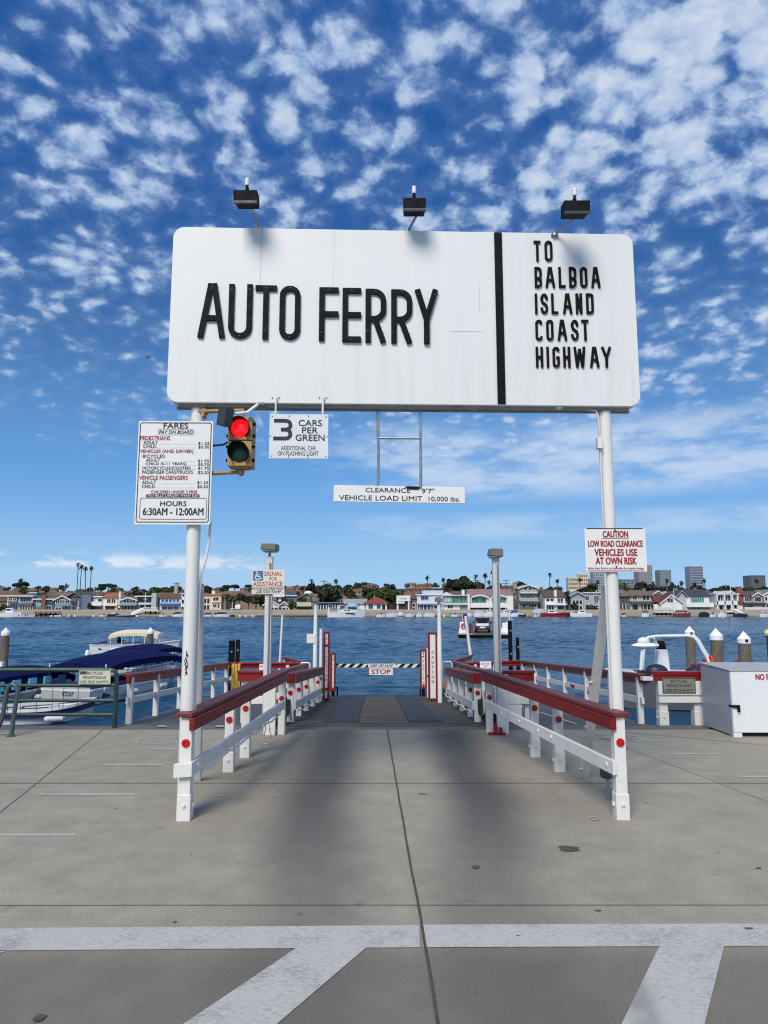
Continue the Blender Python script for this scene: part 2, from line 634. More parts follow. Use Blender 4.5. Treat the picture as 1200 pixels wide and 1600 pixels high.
class Face:
    """a flat sign face: origin, right, up; uv() finds where a photo pixel lands on it"""
    def __init__(s, o, u, v=(0, 0, 1)):
        s.o, s.u, s.v = Vector(o), Vector(u).normalized(), Vector(v).normalized()
        s.n = s.u.cross(s.v).normalized()
        if s.n.y > 0:
            s.n = -s.n

    def uv(s, px, py):
        d = ray(px, py)
        c = Vector((0, 0, EYE))
        t = (s.o - c).dot(s.n) / d.dot(s.n)
        p = c + d * t - s.o
        return p.dot(s.u), p.dot(s.v)

    def pt(s, u, v, d=0.0):
        return s.o + s.u * u + s.v * v + s.n * d

    def rect(s, mb, px0, py0, px1, py1, d0, d1, mi=0):
        u0, v1 = s.uv(px0, py0)
        u1, v0 = s.uv(px1, py1)
        return s.rect_uv(mb, u0, v0, u1, v1, d0, d1, mi)

    def rect_uv(s, mb, u0, v0, u1, v1, d0, d1, mi=0):
        mb.prism([s.pt(u0, v0, d0), s.pt(u1, v0, d0), s.pt(u1, v1, d0), s.pt(u0, v1, d0)], s.n * (d1 - d0), mi)
        return (u0, v0, u1, v1)

    def text(s, mb, txt, px0, py0, px1, py1, d=0.003, mi=0, bold=0.0, shear=0.0):
        u0, v1 = s.uv(px0, py0)
        u1, v0 = s.uv(px1, py1)
        s.text_uv(mb, txt, u0, v0, u1, v1, d, mi, bold, shear)

    def text_uv(s, mb, txt, u0, v0, u1, v1, d=0.003, mi=0, bold=0.0, shear=0.0):
        # heavier weights are built from nudged copies, each a hair above the last
        vs, fs = text_shape(txt, 0.0, shear)
        b_ = bold * (v1 - v0) * 0.9
        st = [(0, 0)] if b_ <= 0 else [(0, 0), (-b_, 0), (b_, 0), (0, b_ * .6), (0, -b_ * .6)]
        for k, (ox, oy) in enumerate(st):
            mb.add([s.pt(u0 + b_ * .8 + ox + x * (u1 - u0 - b_ * 1.6), v0 + oy + y * (v1 - v0), d + k * 0.0003) for x, y in vs], fs, mi)

    def ring(s, mb, u0, v0, u1, v1, w, r, d, mi=0, n=5):
        def rr(a0, b0, a1, b1, rad):
            out = []
            for cx, cy, a in ((a1 - rad, b0 + rad, -90), (a1 - rad, b1 - rad, 0), (a0 + rad, b1 - rad, 90), (a0 + rad, b0 + rad, 180)):
                for k in range(n + 1):
                    t = R(a + 90 * k / n)
                    out.append((cx + rad * math.cos(t), cy + rad * math.sin(t)))
            return out
        o = rr(u0, v0, u1, v1, r)
        i = rr(u0 + w, v0 + w, u1 - w, v1 - w, max(r - w, 0.001))
        m = len(o)
        mb.add([s.pt(x, y, d) for x, y in o + i], [(k, (k + 1) % m, m + (k + 1) % m, m + k) for k in range(m)], mi)


def rounded(u0, v0, u1, v1, r, n=6):
    out = []
    for cx, cy, a in ((u1 - r, v0 + r, -90), (u1 - r, v1 - r, 0), (u0 + r, v1 - r, 90), (u0 + r, v0 + r, 180)):
        for k in range(n + 1):
            t = R(a + 90 * k / n)
            out.append((cx + r * math.cos(t), cy + r * math.sin(t)))
    return out


def arc(cx, cy, rx, ry, a0, a1, n=8):
    return [(cx + rx * math.cos(R(a0 + (a1 - a0) * k / n)), cy + ry * math.sin(R(a0 + (a1 - a0) * k / n))) for k in range(n + 1)]


def letter_paths(ch, w_, h_, t):
    """centre lines of a plain one-stroke sans letter inside w x h"""
    a, b, c, d = t / 2, w_ - t / 2, t / 2, h_ - t / 2
    r = min((b - a) / 2, (d - c) / 2)
    m = (c + d) / 2
    rr = r * 0.85
    if ch == 'A':
        return [([(a, 0), (w_ / 2 - t * .28, h_)], 0), ([(b, 0), (w_ / 2 + t * .28, h_)], 0), ([(a + w_ * .17, h_ * .36), (b - w_ * .17, h_ * .36)], 0)]
    if ch == 'U':
        return [([(a, h_), (a, c + r)] + arc(w_ / 2, c + r, r, r, 180, 360, 10) + [(b, h_)], 0)]
    if ch == 'T':
        return [([(0, d), (w_, d)], 0), ([(w_ / 2, d), (w_ / 2, 0)], 0)]
    if ch == 'O':
        return [(arc(w_ / 2, d - r, r, r, 0, 180, 10) + arc(w_ / 2, c + r, r, r, 180, 360, 10), 1)]
    if ch == 'F':
        return [([(a, 0), (a, h_)], 0), ([(a, d), (w_, d)], 0), ([(a, m), (w_, m)], 0)]
    if ch == 'E':
        return [([(a, 0), (a, h_)], 0), ([(a, d), (w_, d)], 0), ([(a, m), (w_, m)], 0), ([(a, c), (w_, c)], 0)]
    if ch in 'RB':
        q = h_ * .44
        rb = min((d - q) / 2, (b - a) * .62)
        ps = [([(a, 0), (a, h_)], 0), ([(a, d), (b - rb, d)] + arc(b - rb, d - rb, rb, rb, 90, 0, 6) + arc(b - rb, q + rb, rb, rb, 0, -90, 6) + [(a, q)], 0)]
        if ch == 'R':
            ps.append(([(w_ * .46, q), (b, 0)], 0))
        else:
            r2 = min((q - c) / 2, (b - a) * .62)
            ps.append(([(a, q), (b - r2, q)] + arc(b - r2, q - r2, r2, r2, 90, 0, 6) + arc(b - r2, c + r2, r2, r2, 0, -90, 6) + [(a, c)], 0))
        return ps
    if ch == 'Y':
        return [([(a * .6, h_), (w_ / 2, h_ * .45)], 0), ([(w_ - a * .6, h_), (w_ / 2, h_ * .45)], 0), ([(w_ / 2, h_ * .5), (w_ / 2, 0)], 0)]
    if ch == 'L':
        return [([(a, h_), (a, 0)], 0), ([(a, c), (w_, c)], 0)]
    if ch == 'I':
        return [([(w_ / 2, 0), (w_ / 2, h_)], 0)]
    if ch == 'H':
        return [([(a, 0), (a, h_)], 0), ([(b, 0), (b, h_)], 0), ([(a, m), (b, m)], 0)]
    if ch == 'N':
        return [([(a, 0), (a, h_)], 0), ([(b, 0), (b, h_)], 0), ([(a, h_ - t * .3), (b, t * .3)], 0)]
    if ch == 'W':
        return [([(a, h_), (w_ * .27, 0)], 0), ([(w_ * .27, 0), (w_ / 2, h_ * .9)], 0), ([(w_ / 2, h_ * .9), (w_ * .73, 0)], 0), ([(w_ * .73, 0), (b, h_)], 0)]
    if ch == 'D':
        return [([(a, 0), (a, h_)], 0), ([(a, d), (b - rr, d)] + arc(b - rr, d - rr, rr, rr, 90, 0, 6) + arc(b - rr, c + rr, rr, rr, 0, -90, 6) + [(a, c)], 0)]
    if ch == 'C':
        return [([(b, d - r * 1.35)] + arc(w_ / 2, d - r, r, r, 0, 180, 10) + arc(w_ / 2, c + r, r, r, 180, 360, 10) + [(b, c + r * 1.35)], 0)]
    if ch == 'G':
        return [([(b, d - r * 1.35)] + arc(w_ / 2, d - r, r, r, 0, 180, 10) + arc(w_ / 2, c + r, r, r, 180, 360, 10) + [(b, m - t * .2), (w_ * .52, m - t * .2)], 0)]
    if ch == 'S':
        q = (d - c) / 4
        return [([(b, d - q * 1.1)] + arc(w_ / 2, d - q, r, q, 0, 180, 8) + [(a + r * .35, m + q * .28), (b - r * .35, m - q * .28)] + arc(w_ / 2, c + q, r, q, 0, -180, 8) + [(a, c + q * 1.1)], 0)]
    return []


def stroke(mb, pts, closed, t, place, depth, mi=0):
    """thick line through pts on a plane, extruded by depth"""
    P = [Vector((x, y)) for x, y in pts]
    Q = [P[0]]
    for p in P[1:]:
        if (p - Q[-1]).length > 1e-5:
            Q.append(p)
    if closed and (Q[0] - Q[-1]).length < 1e-5:
        Q.pop()
    n = len(Q)
    L, Rr = [], []
    for i in range(n):
        if closed:
            d0, d1 = (Q[i] - Q[i - 1]).normalized(), (Q[(i + 1) % n] - Q[i]).normalized()
        else:
            d0 = (Q[i] - Q[i - 1]).normalized() if i else (Q[1] - Q[0]).normalized()
            d1 = (Q[i + 1] - Q[i]).normalized() if i < n - 1 else d0
        n0, n1 = Vector((-d0.y, d0.x)), Vector((-d1.y, d1.x))
        mm = (n0 + n1)
        mm = mm.normalized() if mm.length > 1e-6 else n0
        k = 1 / max(0.45, mm.dot(n1))
        L.append(Q[i] + mm * (t / 2 * k))
        Rr.append(Q[i] - mm * (t / 2 * k))
    m = n if closed else n - 1
    vs = [place(p.x, p.y, 0) for p in L + Rr] + [place(p.x, p.y, depth) for p in L + Rr]
    fs = []
    for i in range(m):
        j = (i + 1) % n
        fs += [(2 * n + i, 2 * n + j, 3 * n + j, 3 * n + i), (i, j, 2 * n + j, 2 * n + i), (n + i, 3 * n + i, 3 * n + j, n + j), (i, n + i, n + j, j)]
    if not closed:
        fs += [(0, 2 * n, 3 * n, n), (n - 1, 2 * n - 1, 4 * n - 1, 3 * n - 1)]
    mb.add(vs, fs, mi)

# ------------------------------------------------------------------ ground, water, far shore
WZ = -1.8


def concrete_mat(name, tint=(0.320, 0.291, 0.226), tracks=True):
    m, t, b = material(name)
    v = t.new('ShaderNodeTexCoord').outputs['Object']
    x, y, z = t.sep(v)
    big = t.noise(v, 0.55, 5, 0.6)
    med = t.noise(v, 3.5, 6, 0.65)
    fine = t.noise(v, 55, 4, 0.7)
    grit = t.noise(v, 190, 2, 0.6)
    base = t.mix(t.ramp(big, 0.3, 0.7), tuple(c * 0.93 for c in tint), tuple(c * 1.07 for c in tint))
    f = t.math('ADD', t.ramp(med, 0.25, 0.75, 0.82, 1.14, False), t.math('ADD', t.ramp(fine, 0.3, 0.7, -0.17, 0.17, False), t.ramp(grit, 0.3, 0.7, -0.14, 0.14, False)))
    base = t.mix(1.0, base, t.comb(f, f, f), 'MULTIPLY')
    # cross-wise broom marks and small scuffs
    broom = t.noise(t.scalev(v, (1.5, 14, 1)), 4, 4, 0.65)
    base = t.mix(t.ramp(broom, 0.52, 0.78, 0, 0.22), base, tuple(c * 0.62 for c in tint))
    spots = t.noise(t.scalev(v, (1, 1.5, 1)), 4.6, 2, 0.5)
    base = t.mix(t.ramp(spots, 0.70, 0.80, 0, 0.5), base, (0.055, 0.053, 0.05))
    spots2 = t.noise(v, 1.9, 3, 0.5)
    base = t.mix(t.ramp(spots2, 0.70, 0.80, 0, 0.4), base, (0.06, 0.057, 0.052))
    if tracks:
        wob = t.math('MULTIPLY', t.math('SUBTRACT', t.noise(v, 0.7, 3, 0.5), 0.5), 0.28)
        for xc, hw in ((-0.66, 0.60), (0.93, 0.58)):
            xs_ = t.math('SUBTRACT', x, t.ramp(y, 4.3, 7.0, xc * 0.68, xc))
            d = t.math('ABSOLUTE', t.math('ADD', xs_, wob))
            k = t.ramp(d, hw, hw * 0.10)
            k = t.math('MULTIPLY', k, t.ramp(y, 3.7, 7.4, 0.42, 1.0))
            k = t.math('MULTIPLY', k, t.ramp(med, 0.2, 0.6, 0.9, 1.0))
            base = t.mix(t.math('MULTIPLY', k, 0.88), base, (0.060, 0.058, 0.056))
        # rusty brown bloom between the tyre marks and the rails
        for xc in (-1.4, 1.6):
            d = t.math('ABSOLUTE', t.math('ADD', t.math('SUBTRACT', x, xc), wob))
            k = t.math('MULTIPLY', t.ramp(d, 0.75, 0.1), t.math('MULTIPLY', t.ramp(y, 5.4, 7.2), t.ramp(med, 0.35, 0.7)))
            base = t.mix(t.math('MULTIPLY', k, 0.55), base, (0.165, 0.120, 0.072))
        # darker concrete in front of the stop bar
        k = t.ramp(t.math('ADD', y, wob), 4.35, 3.75)
        base = t.mix(t.math('MULTIPLY', k, 0.58), base, (0.085, 0.08, 0.072))
    t.put(b.inputs['Base Color'], base)
    t.put(b.inputs['Roughness'], t.ramp(med, 0.3, 0.7, 0.62, 0.85))
    b.inputs['Specular IOR Level'].default_value = 0.35
    h = t.math('ADD', t.math('MULTIPLY', fine, 0.6), grit)
    t.put(b.inputs['Normal'], t.bump(h, 0.35, 0.004))
    return m


CONC = concrete_mat("concrete")
CAPM = concrete_mat("seawall_concrete", (0.135, 0.125, 0.105), False)
ASPH = paint("side_ramp_surface", (0.075, 0.078, 0.084, 1), 0.8, 0.18, 5, 0.25, (0.04, 0.04, 0.04), 0.3)
CRACK = paint("dark_joint", (0.075, 0.062, 0.048, 1), 0.9, 0.5, 14)


def roadpaint(name, worn=0.5):
    m, t, b = material(name)
    v = t.new('ShaderNodeTexCoord').outputs['Object']
    x, y, z = t.sep(v)
    fine = t.noise(t.scalev(v, (26, 60, 1)), 1.0, 5, 0.75)
    blot = t.noise(v, 2.6, 5, 0.65)
    grit = t.noise(v, 140, 3, 0.7)
    k = t.math('ADD', t.math('MULTIPLY', fine, 0.55), t.math('ADD', t.math('MULTIPLY', blot, 0.6), t.math('MULTIPLY', grit, 0.25)))
    wear = t.ramp(k, 0.62, 0.90, 0.0, 0.75)
    col = t.mix(t.ramp(blot, 0.3, 0.7), (0.46, 0.445, 0.41), (0.57, 0.552, 0.51))
    # one tyre scuff where vehicles turn in
    sc = t.math('ABSOLUTE', t.math('SUBTRACT', x, t.math('ADD', 1.18, t.math('MULTIPLY', t.math('SUBTRACT', y, 3.6), 0.12))))
    sk = t.math('MULTIPLY', t.ramp(sc, 0.13, 0.02), t.math('MULTIPLY', t.ramp(y, 3.96, 3.8), t.ramp(blot, 0.25, 0.55)))
    wear = t.math('MAXIMUM', wear, t.math('MULTIPLY', sk, 0.6))
    t.put(b.inputs['Base Color'], t.mix(wear, col, (0.13, 0.125, 0.115)))
    b.inputs['Roughness'].default_value = 0.65
    t.put(b.inputs['Normal'], t.bump(grit, 0.25, 0.003))
    return m


ROADW = roadpaint("road_paint")

mb = MB()
nx, ny = 40, 40
X0, X1, Y0, Y1 = -30.0, 30.0, -14.0, 10.62
vs = [(X0 + (X1 - X0) * i / nx, Y0 + (Y1 - Y0) * j / ny, 0) for j in range(ny + 1) for i in range(nx + 1)]
fs = [(j * (nx + 1) + i, j * (nx + 1) + i + 1, (j + 1) * (nx + 1) + i + 1, (j + 1) * (nx + 1) + i) for j in range(ny) for i in range(nx)]
mb.add(vs, fs)
struct(mb.build("ground", CONC, fix=False))

mb = MB()
mb.bx(-30, -1.52, 10.62, 11.06, -4.5, -0.012)
mb.bx(1.52, 30, 10.62, 11.06, -4.5, -0.012)
mb.bx(-1.52, 1.52, 10.62, 10.95, -4.5, -0.010)
struct(mb.build("seawall", CAPM))


def strip(mb, pts, w_, z):
    for a, b in zip(pts, pts[1:]):
        a, b = Vector((a[0], a[1], z)), Vector((b[0], b[1], z))
        d = (b - a).normalized()
        s_ = Vector((-d.y, d.x, 0)) * (w_ / 2)
        mb.add([a - s_, b - s_, b + s_, a + s_], [(0, 1, 2, 3)])


def jitter_line(a, b, n, amp):
    out = []
    for i in range(n + 1):
        k = i / n
        out.append((a[0] + (b[0] - a[0]) * k + (rnd.uniform(-amp, amp) if 0 < i < n else 0), a[1] + (b[1] - a[1]) * k + (rnd.uniform(-amp, amp) if 0 < i < n else 0)))
    return out


mb = MB()
strip(mb, jitter_line((0.40, -2), (0.245, 3.0), 8, 0.003), 0.020, 0.0055)
strip(mb, jitter_line((0.245, 3.0), (0.045, 10.6), 22, 0.004), 0.016, 0.0055)
strip(mb, jitter_line((-28, 7.46), (28, 7.50), 40, 0.004), 0.012, 0.0050)
strip(mb, jitter_line((-28, 4.50), (28, 4.56), 40, 0.004), 0.006, 0.0050)
strip(mb, jitter_line((-2.9, 4.56), (-3.35, 6.40), 8, 0.003), 0.006, 0.0052)
strip(mb, jitter_line((-3.35, 6.40), (-4.1, 10.6), 14, 0.004), 0.007, 0.0052)
strip(mb, jitter_line((3.95, 4.56), (3.1, 9.2), 14, 0.004), 0.006, 0.0052)
strip(mb, jitter_line((3.1, 9.2), (2.9, 10.6), 6, 0.004), 0.010, 0.0052)
strip(mb, jitter_line((3.2, 10.55), (6.5, 8.5), 10, 0.006), 0.012, 0.0052)
struct(mb.build("ground_joint", CRACK, fix=False))

# white road markings
mb = MB()


def quad_px(mb, pts, z=0.004):
    mb.add([G(x, y, z) for x, y in pts], [tuple(range(len(pts)))])


quad_px(mb, [(-900, 1492), (656, 1480), (655, 1445.5), (-900, 1456)])
quad_px(mb, [(661, 1480), (2100, 1474), (2100, 1440), (659.5, 1444.5)])
struct(mb.build("stop_bar_marking", ROADW, fix=False))
mb = MB()
quad_px(mb, [(160, 1685), (333, 1685), (572, 1480.5), (462, 1481.5)], 0.0042)
quad_px(mb, [(942, 1660), (1086, 1660), (1132, 1475.8), (1031, 1476.6)], 0.0042)
quad_px(mb, [(-400, 1600), (-300, 1600), (9, 1486), (-30, 1486.5)], 0.0042)
struct(mb.build("crosswalk_marking", ROADW, fix=False))
mb = MB()
for pts in ([(-260, 1306.5), (117, 1305.5), (117, 1302.5), (-260, 1303)], [(60, 1242.5), (209, 1242), (211, 1239.5), (62, 1240)],
            [(160, 1195.3), (255, 1195.3), (256, 1193.5), (162, 1193.5)], [(234, 1170.2), (277, 1170), (277, 1168.6), (235, 1168.8)],
            [(1154, 1214), (1300, 1214), (1300, 1212), (1154, 1212)], [(1052, 1178), (1123, 1178), (1122, 1176.4), (1052, 1176.4)],
            [(992, 1158.6), (1051, 1158.6), (1050, 1157.2), (992, 1157.2)]):
    quad_px(mb, pts)
struct(mb.build("parking_line_marking", ROADW, fix=False))
mb = MB()
strip(mb, [(-3.0 + 0.32 * math.cos(a / 20 * 2 * math.pi), 9.75 + 0.22 * math.sin(a / 20 * 2 * math.pi)) for a in range(21)], 0.03, 0.004)
strip(mb, [(3.18 + 0.36 * math.cos(a / 20 * 2 * math.pi), 9.95 + 0.24 * math.sin(a / 20 * 2 * math.pi)) for a in range(21)], 0.03, 0.004)
strip(mb, [(2.9, 9.95), (3.46, 9.95)], 0.03, 0.0042)
strip(mb, [(2.92, 9.86), (3.44, 9.86)], 0.03, 0.0042)
struct(mb.build("path_marking", ROADW, fix=False))

# oil spots and gum on the concrete
mb = MB()
for px, py, rx, ry in ((889, 1326, 0.085, 0.07), (744, 1354, 0.035, 0.03), (935, 1422, 0.025, 0.010), (660, 1240, 0.05, 0.012),
                       (60, 1590, 0.03, 0.04), (1185, 1356, 0.028, 0.014), (273, 1440, 0.014, 0.008), (1170, 1450, 0.035, 0.012)):
    c = G(px, py, 0.0062)
    n = 13
    mb.add([c + Vector((rx * math.cos(2 * math.pi * k / n), ry * math.sin(2 * math.pi * k / n), 0)) * rnd.uniform(0.65, 1.15) for k in range(n)], [tuple(range(n))])
struct(mb.build("ground_stain", paint("oil_stain", (0.075, 0.07, 0.064, 1), 0.8, 0.45, 25), fix=False))
mb = MB()
for _ in range(70):
    x, y = rnd.uniform(-4.5, 4.5), rnd.uniform(3.1, 10.4)
    s_ = rnd.uniform(0.002, 0.007)
    n = 6
    mb.add([Vector((x, y, 0.0058)) + Vector((s_ * math.cos(2 * math.pi * k / n) * rnd.uniform(0.8, 2.6), s_ * math.sin(2 * math.pi * k / n), 0)) for k in range(n)], [tuple(range(n))])
struct(mb.build("ground_speck", paint("dark_speck", (0.04, 0.038, 0.035, 1), 0.8, 0.3, 20), fix=False), 'stuff')
mb = MB()
for px, py in ((345, 1243), (428, 1235), (430, 1244), (380, 1188), (400, 1171), (920, 1278), (930, 1281), (925, 1276), (990, 1150), (880, 1150), (1010, 1253)):
    c = G(px, py, 0.006)
    n = 9
    mb.add([c + Vector((0.05 * math.cos(2 * math.pi * k / n), 0.02 * math.sin(2 * math.pi * k / n), 0)) * rnd.uniform(0.3, 1.0) for k in range(n)], [tuple(range(n))])
struct(mb.build("ground_paint_drip", ROADW, fix=False), 'stuff')

# water: a fan of real wavelets, finest near the quay
import numpy as np
m, t, b = material("harbour_water")
v = t.new('ShaderNodeTexCoord').outputs['Object']
n1 = t.noise(t.scalev(v, (0.9, 2.0, 1)), 1.5, 5, 0.62, 0.4)
n3 = t.noise(t.scalev(v, (0.02, 0.07, 1)), 1.0, 3, 0.5)
t.put(b.inputs['Base Color'], t.mix(t.ramp(n3, 0.3, 0.7), (0.008, 0.048, 0.098), (0.013, 0.068, 0.136)))
b.inputs['Roughness'].default_value = 0.10
b.inputs['IOR'].default_value = 1.33
b.inputs['Specular IOR Level'].default_value = 0.42
t.put(b.inputs['Normal'], t.bump(n1, 1.0, 0.16))
WATER = m
rg = np.random.default_rng(5)
ys = [10.9, 12.0]
while ys[-1] < 236:
    ys.append(ys[-1] + max(0.09, ys[-1] * 0.0042))
ys = np.array(ys)
us = np.concatenate([[-6, -2.5, -1.2], np.linspace(-0.72, 0.72, 330), [1.2, 2.5, 6]])
Yg_, Ug_ = np.meshgrid(ys, us, indexing='ij')
Xg_ = Ug_ * (Yg_ + 2)
Zg_ = np.zeros_like(Xg_)
patch = 0.65 + 0.35 * np.sin(Xg_ * 0.05 + 1.3 * np.sin(Yg_ * 0.045)) * np.sin(Yg_ * 0.09 + 0.8)
for _ in range(46):
    lam = 0.45 * 9 ** rg.random()
    th = rg.normal(-1.35, 0.55)
    k_ = 2 * np.pi / lam
    fade = np.clip(2.2 - Yg_ * 0.0042 * 2.6 / lam, 0.0, 1.0)
    ph = (Xg_ * np.cos(th) + Yg_ * np.sin(th)) * k_ + rg.random() * 6.28
    Zg_ += 0.0085 * lam ** 0.9 * np.sin(ph + 0.6 * np.sin(ph * 0.37 + Xg_ * 0.2)) * fade
Zg_ = Zg_ * patch
vs = np.stack([Xg_, Yg_, WZ + Zg_], -1).reshape(-1, 3)
nr, nc = Xg_.shape
idx = np.arange(nr * nc).reshape(nr, nc)
fs = np.stack([idx[:-1, :-1], idx[:-1, 1:], idx[1:, 1:], idx[1:, :-1]], -1).reshape(-1, 4)
me = bpy.data.meshes.new("water")
me.from_pydata(vs.tolist(), [], fs.tolist())
me.materials.append(WATER)
me.polygons.foreach_set('use_smooth', [True] * len(me.polygons))
wo_ = bpy.data.objects.new("water", me)
COL.objects.link(wo_)
struct(wo_)

# far beach, promenade and hill
m, t, b = material("sand")
v = t.new('ShaderNodeTexCoord').outputs['Object']
n = t.noise(t.scalev(v, (0.3, 1, 1)), 0.5, 5, 0.6)
z_ = t.sep(v)[2]
t.put(b.inputs['Base Color'], t.mix(t.ramp(z_, -1.9, -1.25), (0.13, 0.10, 0.07), t.mix(t.ramp(n, 0.3, 0.7), (0.26, 0.21, 0.15), (0.36, 0.30, 0.22))))
b.inputs['Roughness'].default_value = 0.9
SAND = m
mb = MB()
N = 120
shore = [232 + 0.8 * math.sin(i * 0.37) + 0.5 * math.sin(i * 1.3) for i in range(N + 1)]
rows = []
for dy, z in ((-6, -2.6), (0, -1.85), (3.5, -0.85), (6.5, -0.30), (40, 0.15)):
    rows.append([Vector((-420 + 840 * i / N, shore[i] + dy, z)) for i in range(N + 1)])
mb.loft(rows, close=False)
struct(mb.build("beach", SAND, fix=False))
mb = MB()
mb.bx(-420, 420, 239.2, 239.6, -0.4, 0.42)
mb.bx(-420, 420, 239.6, 243, 0.15, 0.30)
struct(mb.build("promenade", paint("promenade_concrete", (0.34, 0.31, 0.26, 1), 0.8, 0.12, 0.6)))

m, t, b = material("hill_scrub")
v = t.new('ShaderNodeTexCoord').outputs['Object']
n = t.noise(v, 0.06, 6, 0.65)
n2 = t.noise(v, 0.5, 4, 0.6)
t.put(b.inputs['Base Color'], t.mix(t.ramp(n, 0.4, 0.6), (0.030, 0.036, 0.018), t.mix(t.ramp(n2, 0.4, 0.6), (0.085, 0.070, 0.048), (0.05, 0.05, 0.028))))
b.inputs['Roughness'].default_value = 0.95
HILLM = m


def sstep(a, b, x):
    k = max(0, min(1, (x - a) / (b - a)))
    return k * k * (3 - 2 * k)


def hill_z(x, y):
    top = 10.0 + 1.6 * math.sin(x * 0.021 + 1.2) + 1.0 * math.sin(x * 0.06)
    return 0.2 + top * sstep(275, 455, y)


mb = MB()
rows = [[Vector((-1400 + 2800 * i / 160, y, hill_z(-1400 + 2800 * i / 160, y))) for i in range(161)] for y in (262, 280, 300, 325, 350, 380, 410, 440, 470, 560, 900, 2600)]
mb.loft(rows, close=False)
struct(mb.build("hill", HILLM, fix=False))
# pale far mountains
mb = MB()
pts = []
for i in range(81):
    x = -3000 + 9000 * i / 80
    hgt = 200 + 90 * math.sin(i * 0.31) + 60 * math.sin(i * 0.83 + 1) + 35 * math.sin(i * 2.1)
    if x < 1500:
        hgt *= 0.4
    pts.append((x, hgt * 0.62))
mb.loft([[Vector((x, 9000, -5)) for x, h_ in pts], [Vector((x, 9500, h_ * .6)) for x, h_ in pts], [Vector((x, 10400, h_)) for x, h_ in pts], [Vector((x, 12000, 0)) for x, h_ in pts]], close=False)
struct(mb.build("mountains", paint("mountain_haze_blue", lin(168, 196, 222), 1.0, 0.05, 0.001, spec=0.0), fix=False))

# ------------------------------------------------------------------ the overhead sign
YL, YR = 6.26, 6.40
tl, bl = YP(270, 353, YL), YP(264, 625, YL)
XL, XRr = -1.995, 2.405
su = Vector((XRr - XL, YR - YL, 0)).normalized()
SW = (Vector((XRr, YR, 0)) - Vector((XL, YL, 0))).length
SB, ST = 3.645, 5.360
SF = Face((XL, YL, SB), su)
back = -SF.n
sign = thing("overhead_sign", "big white billboard on two white poles with raised black auto ferry lettering", "sign", (0.17, 6.44, 0))


def slab_face(mb, face, poly, th, mi=0):
    mb.prism([face.pt(u, v_, 0) for u, v_ in poly], -face.n * th, mi)


# panel face with streaks of grime
m, t, b = material("sign_panel_paint")
v = t.new('ShaderNodeTexCoord').outputs['Object']
n = t.noise(t.scalev(v, (9, 9, 0.5)), 1.2, 6, 0.65)
n2 = t.noise(v, 1.4, 4, 0.6)
n3 = t.noise(t.scalev(v, (40, 40, 3)), 1, 3, 0.7)
x_, y_, z_ = t.sep(v)
low_ = t.ramp(z_, 4.7, 3.7, 0.35, 1.0)
c_ = t.mix(t.math('MULTIPLY', t.ramp(n, 0.44, 0.78, 0.0, 0.36), low_), (0.72, 0.715, 0.69), (0.46, 0.445, 0.405))
c_ = t.mix(t.ramp(n2, 0.35, 0.75, 0.0, 0.14), c_, (0.61, 0.61, 0.59))
c_ = t.mix(t.ramp(n3, 0.73, 0.80, 0.0, 0.35), c_, (0.42, 0.41, 0.38))
t.put(b.inputs['Base Color'], c_)
b.inputs['Roughness'].default_value = 0.5
t.put(b.inputs['Normal'], t.bump(n2, 0.12, 0.01))
PANEL = m
mb = MB()
slab_face(mb, SF, rounded(0, 0, SW, ST - SB, 0.105, 7), 0.20)
panel = mb.build("sign_panel", PANEL, sign, bevel=0.006)
mb = MB()
u0, v0_ = SF.uv(777.5, 629)
u1, v1_ = SF.uv(789.5, 369.5)
SF.rect_uv(mb, u0, 0.012, u0 + 0.073, ST - SB - 0.012, 0.001, 0.016)
mb.build("divider_bar", LETTER, sign)
# steel edge beam below the panel
mb = MB()
mb.beam(SF.pt(0.10, -0.014, -0.07), SF.pt(SW - 0.10, -0.014, -0.07), 0.05, 0.028)
mb.beam(SF.pt(0.06, -0.010, -0.16), SF.pt(SW - 0.06, -0.010, -0.16), 0.05, 0.02)
for k in range(9):
    u = 0.3 + k * (SW - 0.6) / 8
    mb.beam(SF.pt(u, -0.005, -0.045), SF.pt(u, -0.005, -0.19), 0.04, 0.010)
mb.build("frame_beam", RUSTSTEEL, sign)
# panel seams
mb = MB()
for u, va, vb in ((0.83, 1.02, 1.70), (1.52, 1.05, 1.71), (2.9, 0.9, 1.2)):
    SF.rect_uv(mb, u, va, u + 0.002, vb, 0.0005, 0.0016)
SF.rect_uv(mb, 2.62, 0.71, 2.92, 0.713, 0.0005, 0.0016)
mb.build("panel_seam", GREYINK, sign)


def raised(ch, px0, py0, px1, py1, tpx, depth, bolts=()):
    ua, vt = SF.uv(px0, py0)
    ub, vb = SF.uv(px1, py1)
    w_, h_ = ub - ua, vt - vb
    t_ = tpx * 6.45 / FPX
    mb = MB()
    for i, (pts, cl) in enumerate(letter_paths(ch, w_, h_, t_)):
        d = depth + i * 0.0016
        stroke(mb, pts, cl, t_, lambda x, y, dd, a=ua, b_=vb: SF.pt(a + x, b_ + y, 0.002 + dd), d)
    if bolts:
        for bx_, by_ in bolts:
            p = SF.pt(ua + bx_ * w_, vb + by_ * h_, 0.002 + depth + 0.004)
            mb.obox(p, SF.u * 0.006, SF.v * 0.006, SF.n * 0.0025, 1)
    mb.build("letter", [LETTER, DARKGREY], sign)


def z4(a, b_, c, d):
    k = 390 / 1200
    return (250 + a * k, 270 + b_ * k, 250 + c * k, 270 + d * k)


def z5(a, b_, c, d):
    k = 390 / 1200
    return (620 + a * k, 270 + b_ * k, 620 + c * k, 270 + d * k)


